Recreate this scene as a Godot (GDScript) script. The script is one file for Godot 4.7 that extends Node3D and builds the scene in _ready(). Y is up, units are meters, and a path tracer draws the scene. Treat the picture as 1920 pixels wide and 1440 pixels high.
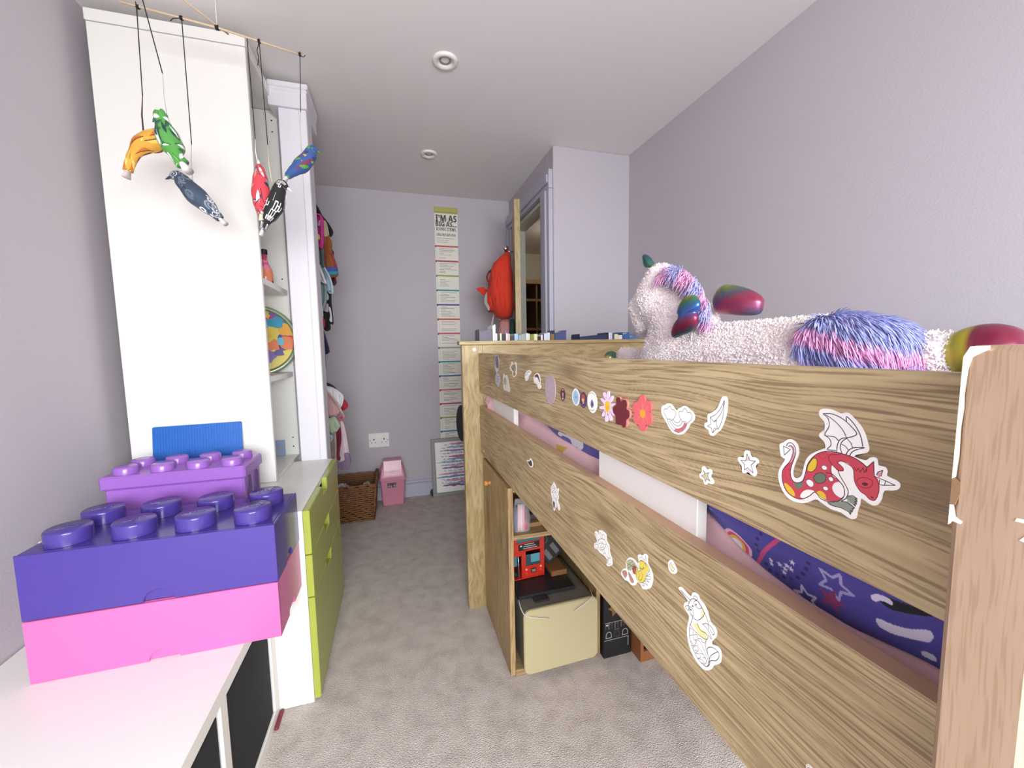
extends Node3D

var org := Vector3.ZERO
var taken := {}
var mats := {}
var uvo := Vector2.ZERO
var rng := RandomNumberGenerator.new()

# ---------------------------------------------------------------- helpers
func S(smooth := false) -> SurfaceTool:
	var s := SurfaceTool.new()
	s.begin(Mesh.PRIMITIVE_TRIANGLES)
	s.set_smooth_group(0 if smooth else -1)
	return s

func numbered(n: String) -> String:
	if not taken.has(n):
		taken[n] = 0
		return n
	taken[n] += 1
	return "%s_%03d" % [n, taken[n]]

func tag(o: Node3D, label: String, category := "", group := "", kind := "") -> Node3D:
	if label: o.set_meta("label", label)
	if category: o.set_meta("category", category)
	if group: o.set_meta("group", group)
	if kind: o.set_meta("kind", kind)
	return o

# a thing whose parts are given in room coordinates
func thing(n: String, label: String, category: String, at: Vector3, group := "") -> Node3D:
	var o := Node3D.new()
	o.name = numbered(n)
	add_child(o)
	o.position = at
	org = at
	tag(o, label, category, group)
	return o

# a thing whose parts are given in its own coordinates
func local_thing(n: String, label: String, category: String, at: Vector3, turn := Vector3.ZERO, group := "") -> Node3D:
	var o := thing(n, label, category, at, group)
	o.rotation = turn
	org = Vector3.ZERO
	return o

func part(n: String, st: SurfaceTool, m: Material, par: Node3D, label := "", kind := "") -> MeshInstance3D:
	var o := MeshInstance3D.new()
	o.name = n if par != self else numbered(n)
	st.generate_normals()
	o.mesh = st.commit()
	o.mesh.surface_set_material(0, m)
	par.add_child(o, true)
	tag(o, label, "", "", kind)
	return o

func structure(n: String, st: SurfaceTool, m: Material, label := "") -> MeshInstance3D:
	org = Vector3.ZERO
	return part(n, st, m, self, label, "structure")

func v(st: SurfaceTool, p: Vector3, uv: Vector2) -> void:
	st.set_uv(uv)
	st.add_vertex(p - org)

func tri(st: SurfaceTool, a: Vector3, b: Vector3, c: Vector3, ua := Vector2.ZERO, ub := Vector2.ZERO, uc := Vector2.ZERO) -> void:
	v(st, a, ua); v(st, c, uc); v(st, b, ub)

func guv(p: Vector3, n: int, g: int) -> Vector2:
	if n == g:
		return Vector2(p[(g + 1) % 3] * 0.4, p[(g + 2) % 3]) + uvo
	return Vector2(p[g], p[3 - n - g]) + uvo

# a flat face turned outwards, with metres as uv: u along the grain axis g
func face(st: SurfaceTool, pts: Array, out: Vector3, g := 0) -> void:
	var nn: Vector3 = (pts[1] - pts[0]).cross(pts[2] - pts[0])
	if nn.dot(out) < 0:
		pts = pts.duplicate()
		pts.reverse()
	var ax := out.abs().max_axis_index()
	for i in range(1, pts.size() - 1):
		tri(st, pts[0], pts[i], pts[i + 1], guv(pts[0], ax, g), guv(pts[i], ax, g), guv(pts[i + 1], ax, g))

func box(st: SurfaceTool, lo: Vector3, hi: Vector3, r := 0.0015, g := 0, xf := Transform3D()) -> void:
	var c := (lo + hi) / 2
	var h := (hi - lo) / 2
	h = Vector3(absf(h.x), absf(h.y), absf(h.z))
	r = minf(r, minf(h.x, minf(h.y, h.z)) * 0.8)
	var P := func(s: Vector3, ax: int) -> Vector3:
		var p := Vector3(s.x * h.x, s.y * h.y, s.z * h.z)
		for k in 3:
			if k != ax: p[k] -= s[k] * r
		return xf * (c + p)
	for ax in 3:
		var b := (ax + 1) % 3
		var d := (ax + 2) % 3
		for s in [-1.0, 1.0]:
			var q := []
			for e in [[-1, -1], [1, -1], [1, 1], [-1, 1]]:
				var w := Vector3.ZERO
				w[ax] = s; w[b] = e[0]; w[d] = e[1]
				q.append(P.call(w, ax))
			var o := Vector3.ZERO
			o[ax] = s
			face(st, q, xf.basis * o, g)
		if r > 0:
			for s in [-1.0, 1.0]:
				for t in [-1.0, 1.0]:
					var w0 := Vector3.ZERO
					w0[b] = s; w0[d] = t
					var w1 := w0
					w0[ax] = -1; w1[ax] = 1
					var o2 := Vector3.ZERO
					o2[b] = s; o2[d] = t * 0.999
					face(st, [P.call(w0, b), P.call(w1, b), P.call(w1, d), P.call(w0, d)], xf.basis * o2, g)
	if r > 0:
		for sx in [-1.0, 1.0]:
			for sy in [-1.0, 1.0]:
				for sz in [-1.0, 1.0]:
					var w := Vector3(sx, sy, sz)
					face(st, [P.call(w, 0), P.call(w, 1), P.call(w, 2)], xf.basis * w, g)

func lathe(st: SurfaceTool, prof: Array, seg: int, xf: Transform3D) -> void:
	for i in prof.size() - 1:
		var a: Vector2 = prof[i]
		var b: Vector2 = prof[i + 1]
		for k in seg:
			var t0 := TAU * k / seg
			var t1 := TAU * (k + 1) / seg
			var p := func(q: Vector2, t: float) -> Vector3: return xf * Vector3(q.x * cos(t), q.y, -q.x * sin(t))
			var u0 := float(k) / seg
			var u1 := float(k + 1) / seg
			var v0 := float(i) / (prof.size() - 1)
			var v1 := float(i + 1) / (prof.size() - 1)
			if a.x > 1e-6:
				tri(st, p.call(a, t0), p.call(a, t1), p.call(b, t1), Vector2(u0, v0), Vector2(u1, v0), Vector2(u1, v1))
			if b.x > 1e-6:
				tri(st, p.call(a, t0), p.call(b, t1), p.call(b, t0), Vector2(u0, v0), Vector2(u1, v1), Vector2(u0, v1))

func tube(st: SurfaceTool, pts: Array, r, seg := 8, flat := 1.0) -> void:
	var rings := []
	var up := Vector3.UP
	for i in pts.size():
		var d: Vector3 = pts[mini(i + 1, pts.size() - 1)] - pts[maxi(i - 1, 0)]
		d = d.normalized()
		if absf(d.dot(up)) > 0.95:
			up = Vector3.RIGHT if absf(d.x) < 0.9 else Vector3.BACK
		var x := up.cross(d).normalized()
		var y := d.cross(x)
		up = y
		var rr: float = r[i] if r is Array else r
		var ring := []
		for k in seg:
			var t := TAU * k / seg
			ring.append(pts[i] + (x * cos(t) + y * sin(t) * flat) * rr)
		rings.append(ring)
	for i in rings.size() - 1:
		for k in seg:
			var k2 := (k + 1) % seg
			var u0 := float(k) / seg
			var u1 := float(k + 1) / seg
			tri(st, rings[i][k], rings[i][k2], rings[i + 1][k2], Vector2(i, u0), Vector2(i, u1), Vector2(i + 1, u1))
			tri(st, rings[i][k], rings[i + 1][k2], rings[i + 1][k], Vector2(i, u0), Vector2(i + 1, u1), Vector2(i + 1, u0))
	for e in [0, rings.size() - 1]:
		for k in seg:
			var k2 := (k + 1) % seg
			if e == 0: tri(st, pts[0], rings[0][k2], rings[0][k])
			else: tri(st, pts[e], rings[e][k], rings[e][k2])

# a flat polygon given thickness: drawn in xy of xf, from z0 to z1, front at z1, edges eased by bev; uv across box
func extrude(st: SurfaceTool, poly: PackedVector2Array, z0: float, z1: float, xf := Transform3D(), bev := 0.0, uvbox := Rect2(0, 0, 1, 1), both := true) -> void:
	if not Geometry2D.is_polygon_clockwise(poly):
		poly.reverse()
	poly.reverse()
	var U := func(p: Vector2) -> Vector2: return Vector2((p.x - uvbox.position.x) / uvbox.size.x, 1.0 - (p.y - uvbox.position.y) / uvbox.size.y)
	var top := poly
	var zs := z1
	if bev > 0:
		top = PackedVector2Array()
		for i in poly.size():
			var a := poly[(i + poly.size() - 1) % poly.size()]
			var b := poly[i]
			var c := poly[(i + 1) % poly.size()]
			var n := ((b - a).normalized().orthogonal() + (c - b).normalized().orthogonal())
			n = n.normalized() if n.length() > 0.01 else (b - a).normalized().orthogonal()
			top.append(b - n * bev * 1.0 if Geometry2D.is_polygon_clockwise(poly) else b - n * bev)
		zs = z1 - bev
	var P := func(p: Vector2, z: float) -> Vector3: return xf * Vector3(p.x, p.y, z)
	var ix := Geometry2D.triangulate_polygon(top)
	for i in range(0, ix.size(), 3):
		var q := [top[ix[i]], top[ix[i + 1]], top[ix[i + 2]]]
		if (q[1] - q[0]).cross(q[2] - q[0]) < 0: q = [q[0], q[2], q[1]]
		tri(st, P.call(q[0], z1), P.call(q[1], z1), P.call(q[2], z1), U.call(q[0]), U.call(q[1]), U.call(q[2]))
	if both:
		ix = Geometry2D.triangulate_polygon(poly)
		for i in range(0, ix.size(), 3):
			var q := [poly[ix[i]], poly[ix[i + 1]], poly[ix[i + 2]]]
			if (q[1] - q[0]).cross(q[2] - q[0]) > 0: q = [q[0], q[2], q[1]]
			tri(st, P.call(q[0], z0), P.call(q[1], z0), P.call(q[2], z0), U.call(q[0]), U.call(q[1]), U.call(q[2]))
	for i in poly.size():
		var j := (i + 1) % poly.size()
		var a := poly[i]
		var b := poly[j]
		tri(st, P.call(a, z0), P.call(b, z0), P.call(b, zs), U.call(a), U.call(b), U.call(b))
		tri(st, P.call(a, z0), P.call(b, zs), P.call(a, zs), U.call(a), U.call(b), U.call(a))
		if bev > 0:
			tri(st, P.call(a, zs), P.call(b, zs), P.call(top[j], z1), U.call(a), U.call(b), U.call(top[j]))
			tri(st, P.call(a, zs), P.call(top[j], z1), P.call(top[i], z1), U.call(a), U.call(top[j]), U.call(top[i]))

func grid(st: SurfaceTool, nu: int, nv: int, f: Callable, flip := false) -> void:
	for i in nu:
		for j in nv:
			var a := Vector2(float(i) / nu, float(j) / nv)
			var b := Vector2(float(i + 1) / nu, float(j) / nv)
			var c := Vector2(float(i + 1) / nu, float(j + 1) / nv)
			var d := Vector2(float(i) / nu, float(j + 1) / nv)
			if flip:
				tri(st, f.call(a), f.call(c), f.call(b), a, c, b)
				tri(st, f.call(a), f.call(d), f.call(c), a, d, c)
			else:
				tri(st, f.call(a), f.call(b), f.call(c), a, b, c)
				tri(st, f.call(a), f.call(c), f.call(d), a, c, d)

func poly(xs: Array, ox := 0.0, oy := 0.0, k := 1.0) -> PackedVector2Array:
	var o := PackedVector2Array()
	for i in range(0, xs.size(), 2):
		o.append(Vector2((xs[i] - ox) * k, (xs[i + 1] - oy) * k))
	return o

# a smooth closed or open line through points
func curve(pts: PackedVector2Array, closed := true, n := 4) -> PackedVector2Array:
	var o := PackedVector2Array()
	var m := pts.size()
	for i in (m if closed else m - 1):
		var a := pts[(i + m - 1) % m] if closed or i > 0 else pts[i]
		var b := pts[i]
		var c := pts[(i + 1) % m]
		var d := pts[(i + 2) % m] if closed or i + 2 < m else c
		for k in n:
			o.append(b.cubic_interpolate(c, a, d, float(k) / n))
	if not closed: o.append(pts[m - 1])
	return o

func rrect(w: float, h: float, r: float, n := 5) -> PackedVector2Array:
	var o := PackedVector2Array()
	for k in 4:
		var c := Vector2((w / 2 - r) * (1 if k in [0, 3] else -1), (h / 2 - r) * (1 if k < 2 else -1))
		for i in n + 1:
			var t := PI / 2 * (k + float(i) / n)
			o.append(c + Vector2(cos(t), sin(t)) * r)
	return o

func mat(hex: String, rough := 0.6, key := "", metal := 0.0) -> StandardMaterial3D:
	var id := "%s/%.2f/%s/%.2f" % [hex, rough, key, metal]
	if not mats.has(id):
		var m := StandardMaterial3D.new()
		m.albedo_color = Color(hex)
		m.roughness = rough
		m.metallic = metal
		m.resource_name = key
		mats[id] = m
	return mats[id]

func textured(t: Texture2D, rough := 0.6, scale := Vector2.ONE) -> StandardMaterial3D:
	var m := StandardMaterial3D.new()
	m.albedo_texture = t
	m.roughness = rough
	m.uv1_scale = Vector3(scale.x, scale.y, 1)
	return m

func noise_texture(freq: float, oct := 4, size := 512, normal := false, strength := 4.0, sd := 1) -> NoiseTexture2D:
	var n := FastNoiseLite.new()
	n.seed = sd
	n.frequency = freq
	n.fractal_octaves = oct
	var t := NoiseTexture2D.new()
	t.width = size
	t.height = size
	t.seamless = true
	t.noise = n
	t.as_normal_map = normal
	t.bump_strength = strength
	return t

func ramp_texture(freq: float, cols: Array, oct := 4, size := 512, sd := 1) -> NoiseTexture2D:
	var t := noise_texture(freq, oct, size, false, 1.0, sd)
	var g := Gradient.new()
	g.offsets = PackedFloat32Array(range(cols.size()).map(func(i): return float(i) / (cols.size() - 1)))
	g.colors = PackedColorArray(cols.map(func(c): return Color(c)))
	t.color_ramp = g
	return t

# oak-like boards: long growth lines that drift round a few knots, with dark pores, u along the grain
func wood_image(w: int, h: int, light: Color, dark: Color, pore: Color, sd: int, lines := 26.0, wave := 0.05, contrast := 1.0, knots := 4) -> Image:
	var img := Image.create(w, h, false, Image.FORMAT_RGB8)
	var n := FastNoiseLite.new()
	n.seed = sd
	n.frequency = 1.0
	n.fractal_octaves = 2
	var n2 := FastNoiseLite.new()
	n2.seed = sd + 7
	n2.frequency = 1.0
	n2.fractal_octaves = 1
	var r := RandomNumberGenerator.new()
	r.seed = sd
	var kn := []
	for i in knots: kn.append(Vector3(r.randf(), r.randf_range(0.15, 0.85), r.randf_range(0.6, 1.3)))
	for y in h:
		for x in w:
			var u := float(x) / w
			var vv := float(y) / h
			# wrap along the grain by walking a circle in the noise
			var cx := cos(u * TAU)
			var cz := sin(u * TAU)
			var warp := n.get_noise_3d(cx * 0.5, vv * 1.2, cz * 0.5) * wave
			var spot := 0.0
			for k in kn:
				var du := absf(u - k.x)
				du = minf(du, 1.0 - du) * 12.0 / k.z
				var dv: float = (vv - k.y) * 9.0 / k.z
				var e := exp(-du * du - dv * dv)
				warp += dv * e * 0.055
				spot += e * e * e * e
			var f := (vv + warp) * lines
			var g := n2.get_noise_3d(cx * 0.7, f * 0.9, cz * 0.7)
			var fine := n2.get_noise_3d(cx * 1.7 + 40.0, f * 2.6, cz * 1.7)
			var broad := n.get_noise_3d(cx * 0.6 + 9.0, (vv + warp) * 4.0, cz * 0.6)
			var c := light.lerp(dark, clampf(0.4 + contrast * (g * 0.6 + broad * 0.4), 0.0, 1.0))
			c = c.lerp(pore, clampf((fine - 0.12) * 1.8, 0.0, 0.7) * contrast)
			c = c.lerp(pore, clampf(spot * 0.6, 0.0, 0.6))
			img.set_pixel(x, y, c)
	return img

# ---------------------------------------------------------------- scene
var oak: StandardMaterial3D          # bed rails
var oak_warm: StandardMaterial3D     # end panel, seen in window light
var oak_pink: StandardMaterial3D     # near post
var oak_cab: StandardMaterial3D
var white: StandardMaterial3D
var wall_paint: StandardMaterial3D
var trim_paint: StandardMaterial3D

func _ready() -> void:
	rng.seed = 7
	var cam := Camera3D.new()
	cam.name = "camera"
	cam.fov = 87.77
	cam.near = 0.02
	cam.position = Vector3(0, 1.2, 0)
	cam.rotation = Vector3(-0.09117, -0.28356, -0.01754)
	add_child(cam)
	cam.current = true

	var we := WorldEnvironment.new()
	we.name = "environment"
	var env := Environment.new()
	var sky := Sky.new()
	var sm := ProceduralSkyMaterial.new()
	sm.sky_top_color = Color("b9cbe0")
	sm.sky_horizon_color = Color("e6ecf2")
	sm.ground_bottom_color = Color("8d8f88")
	sm.ground_horizon_color = Color("c9cdcf")
	sm.sky_energy_multiplier = 1.0
	sky.sky_material = sm
	env.sky = sky
	env.background_mode = Environment.BG_SKY
	env.tonemap_mode = Environment.TONE_MAPPER_LINEAR
	env.tonemap_exposure = 1.0
	env.sdfgi_enabled = true
	env.ssao_enabled = true
	env.ssil_enabled = true
	we.environment = env
	add_child(we)

	# daylight through the window behind the photographer
	var day := AreaLight3D.new()
	day.name = "window_daylight"
	day.area_size = Vector2(1.7, 1.15)
	day.position = Vector3(0.2, 1.35, 1.45)
	day.light_color = Color("f6fbff")
	day.rotation.x = -0.75   # skylight falls inwards and down
	day.light_energy = 16.6
	day.area_range = 12.0
	day.area_attenuation = 2.0
	day.shadow_enabled = true
	add_child(day)

	make_materials()
	room()
	left_furniture()
	bricks()
	wardrobe()
	far_end()
	bed()
	stickers()
	under_bed()
	books()
	unicorn()
	mobile()

func make_materials() -> void:
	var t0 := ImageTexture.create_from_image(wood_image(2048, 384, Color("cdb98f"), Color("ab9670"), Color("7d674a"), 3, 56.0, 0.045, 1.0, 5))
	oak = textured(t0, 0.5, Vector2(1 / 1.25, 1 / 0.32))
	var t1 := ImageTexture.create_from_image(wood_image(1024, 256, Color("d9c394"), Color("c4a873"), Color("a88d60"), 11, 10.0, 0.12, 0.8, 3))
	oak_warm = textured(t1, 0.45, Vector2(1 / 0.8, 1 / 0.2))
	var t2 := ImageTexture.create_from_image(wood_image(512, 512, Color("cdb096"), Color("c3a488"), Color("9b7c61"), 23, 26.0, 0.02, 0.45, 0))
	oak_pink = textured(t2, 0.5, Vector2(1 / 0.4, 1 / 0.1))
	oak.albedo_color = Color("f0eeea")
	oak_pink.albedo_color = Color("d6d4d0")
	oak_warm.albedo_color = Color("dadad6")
	oak_cab = oak.duplicate()
	oak_cab.albedo_color = Color("e8dccb")
	white = mat("e6e3dd", 0.32, "white melamine")
	wall_paint = mat("beb7bd", 0.9, "lilac paint")
	wall_paint.heightmap_enabled = true
	wall_paint.heightmap_texture = noise_texture(0.09, 3, 512)
	wall_paint.heightmap_scale = 0.03
	wall_paint.uv1_scale = Vector3(2.5, 2.5, 1)
	trim_paint = mat("b9b6c6", 0.45, "satin lilac grey trim")

func room() -> void:
	org = Vector3.ZERO
	# floor: short mauve-grey pile
	var st := S()
	box(st, Vector3(-1.09, -0.1, -3.39), Vector3(1.58, 0, 1.7), 0)
	box(st, Vector3(1.0, -0.1, -5.1), Vector3(2.5, -0.002, -2.3), 0)
	var m := textured(ramp_texture(0.012, ["c6bcb6", "d0c6c0", "dad0ca", "e0d7d1", "e6ddd8"], 5, 1024, 4), 1.0, Vector2(0.9, 0.9))
	m.detail_enabled = true
	m.detail_blend_mode = BaseMaterial3D.BLEND_MODE_MUL
	m.detail_uv_layer = BaseMaterial3D.DETAIL_UV_1
	m.detail_albedo = ramp_texture(0.22, ["bdb8b4", "e6e3e0", "ffffff"], 3, 1024, 9)
	m.heightmap_enabled = true
	m.heightmap_texture = noise_texture(0.25, 3, 1024, false, 1, 5)
	m.heightmap_scale = 0.3
	structure("floor", st, m, "mauve grey short pile carpet with brushed lighter patches")
	st = S()
	box(st, Vector3(-1.09, 2.4, -3.39), Vector3(1.58, 2.5, 1.7), 0)
	box(st, Vector3(1.58, 2.4, -3.39), Vector3(2.5, 2.5, -2.3), 0)
	box(st, Vector3(0.96, 2.4, -5.1), Vector3(2.5, 2.5, -3.39), 0)
	structure("ceiling", st, mat("e9e4e1", 0.95, "ceiling paint"))
	st = S()
	box(st, Vector3(-1.09, 0, -3.39), Vector3(-0.99, 2.4, 1.7), 0, 2)
	structure("wall_left", st, wall_paint)
	st = S()
	box(st, Vector3(1.48, 0, -2.33), Vector3(1.58, 2.4, 1.7), 0, 2)
	structure("wall_right", st, wall_paint)
	st = S()
	box(st, Vector3(-0.99, 0, -3.39), Vector3(1.06, 2.4, -3.29), 0, 0)
	structure("wall_back", st, wall_paint)
	# the wall round the doorway: it stands out into the room
	st = S()
	box(st, Vector3(0.96, 0, -2.43), Vector3(2.5, 2.4, -2.33), 0.004, 0)
	structure("wall_chimney", st, wall_paint)
	st = S()
	box(st, Vector3(0.96, 2.17, -3.29), Vector3(1.06, 2.4, -2.43), 0, 2)
	box(st, Vector3(0.96, 0, -3.29), Vector3(1.06, 2.17, -3.2), 0, 2)
	box(st, Vector3(0.96, 0, -2.5), Vector3(1.06, 2.17, -2.43), 0, 2)
	structure("wall_doorway", st, wall_paint)
	st = S()
	box(st, Vector3(2.4, 0, -5.0), Vector3(2.5, 2.4, -2.43), 0, 2)
	box(st, Vector3(0.96, 0, -5.1), Vector3(2.5, 2.4, -5.0), 0, 0)
	box(st, Vector3(0.96, 0, -5.0), Vector3(1.06, 2.4, -3.39), 0, 2)
	structure("wall_hall", st, mat("c9c3b4", 0.9, "hall paint"))
	# window wall behind the photographer
	st = S()
	box(st, Vector3(-0.99, 0, 1.6), Vector3(-0.75, 2.4, 1.7), 0)
	box(st, Vector3(1.25, 0, 1.6), Vector3(1.48, 2.4, 1.7), 0)
	box(st, Vector3(-0.75, 0, 1.6), Vector3(1.25, 0.75, 1.7), 0)
	box(st, Vector3(-0.75, 2.0, 1.6), Vector3(1.25, 2.4, 1.7), 0)
	structure("wall_front", st, wall_paint)
	var win := tag(Node3D.new(), "", "", "", "structure")
	win.name = "window_1"
	add_child(win)
	st = S()
	for b in [[-0.75, -0.7, 0.75, 2.0], [1.2, 1.25, 0.75, 2.0], [0.175, 0.225, 0.75, 2.0], [-0.75, 1.25, 0.75, 0.85], [-0.75, 1.25, 1.95, 2.0]]:
		box(st, Vector3(b[0], b[2], 1.62), Vector3(b[1], b[3], 1.68), 0.003)
	part("window_frame", st, white, win)
	st = S()
	box(st, Vector3(-0.56, 0.79, 1.645), Vector3(0.96, 1.96, 1.651), 0)
	var gl := mat("ffffff", 0.02, "pane")
	gl.transparency = BaseMaterial3D.TRANSPARENCY_ALPHA
	gl.albedo_color.a = 0.06
	part("pane", st, gl, win)
	# architrave round the door, moulded in steps
	var tr := tag(Node3D.new(), "", "", "", "structure")
	tr.name = "trim_1"
	add_child(tr)
	var leg := func(a: float, b: float, n: String):
		var s := S()
		var w := b - a
		box(s, Vector3(0.935, 0, a), Vector3(0.962, 2.158, b), 0.002, 1)
		box(s, Vector3(0.922, 0, a + w * 0.32), Vector3(0.9348, 2.156, b - w * 0.2), 0.005, 1)
		part(n, s, trim_paint, tr)
	leg.call(-2.5, -2.345, "architrave_leg")
	leg.call(-3.285, -3.2, "architrave_leg")
	st = S()
	box(st, Vector3(0.935, 2.16, -3.285), Vector3(0.962, 2.27, -2.345), 0.002, 2)
	box(st, Vector3(0.922, 2.19, -3.283), Vector3(0.9348, 2.24, -2.347), 0.005, 2)
	part("architrave_head", st, trim_paint, tr)
	st = S()
	box(st, Vector3(0.965, 0, -3.2), Vector3(1.06, 2.16, -3.175), 0.001, 1)
	box(st, Vector3(0.965, 0, -2.525), Vector3(1.06, 2.16, -2.5), 0.001, 1)
	box(st, Vector3(0.965, 2.135, -3.175), Vector3(1.06, 2.16, -2.525), 0.001, 2)
	part("door_lining", st, mat("dfe0d8", 0.5, "pale lining"), tr)
	# skirting
	var sk := func(n: String, s: SurfaceTool):
		structure(n, s, trim_paint)
	st = S()
	box(st, Vector3(-0.98, 0, -3.29), Vector3(0.935, 0.11, -3.27), 0.002)
	box(st, Vector3(-0.98, 0.11, -3.29), Vector3(0.935, 0.135, -3.276), 0.004)
	box(st, Vector3(-0.98, 0.135, -3.29), Vector3(0.935, 0.155, -3.282), 0.004)
	sk.call("baseboard_back", st)
	st = S()
	box(st, Vector3(1.46, 0, -2.33), Vector3(1.48, 0.15, 1.6), 0.003, 2)
	sk.call("baseboard_right", st)
	st = S()
	box(st, Vector3(-0.99, 0, -3.27), Vector3(-0.97, 0.15, 1.6), 0.003, 2)
	sk.call("baseboard_left", st)
	# recessed ceiling lamps, switched off
	for d in [[0.254, -1.785, "nearer and larger looking of two white ceiling downlights", 0.052], [0.254, -2.617, "farther small white ceiling downlight above the passage", 0.05], [1.75, -3.8, "lit ceiling downlight in the hall beyond the door", 0.05]]:
		var t := thing("ceiling_downlight", d[2], "downlight", Vector3(d[0], 2.4, d[1]), "recessed ceiling downlights")
		org = Vector3.ZERO
		var r: float = d[3]
		st = S(true)
		lathe(st, [Vector2(r * 0.48, 0.012), Vector2(r * 0.5, 0.0), Vector2(r * 0.62, -0.009), Vector2(r * 0.85, -0.011), Vector2(r * 0.97, -0.007), Vector2(r, 0.0)], 40, Transform3D())
		part("bezel", st, mat("e9e6e2", 0.35, "white enamel"), t)
		st = S(true)
		lathe(st, [Vector2(0, 0.012), Vector2(r * 0.2, 0.006), Vector2(r * 0.36, 0.001), Vector2(r * 0.44, -0.002), Vector2(r * 0.5, 0.004)], 32, Transform3D(Basis(), Vector3(0, -0.002, 0)))
		var glass := mat("b5b0b0", 0.08, "reflector", 0.7)
		if d[0] > 1.0:
			glass = mat("fff2dc", 0.3, "lit lamp glass")
			glass.emission_enabled = true
			glass.emission = Color("fff0d8")
			glass.emission_energy_multiplier = 1.5
			var hall := OmniLight3D.new()
			hall.name = "hall_lamp"
			hall.position = Vector3(0, -0.06, 0)
			hall.light_color = Color("fff2e0")
			hall.light_energy = 0.16
			hall.light_size = 0.05
			hall.omni_range = 8.0
			hall.omni_attenuation = 2.0
			hall.shadow_enabled = true
			t.add_child(hall)
		part("lamp_glass", st, glass, t, "shiny glass of the lamp")

const SIDE := Basis(Vector3(0, 0, -1), Vector3(0, 1, 0), Vector3(1, 0, 0))   # polygon x runs to -z, front faces +x

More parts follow.
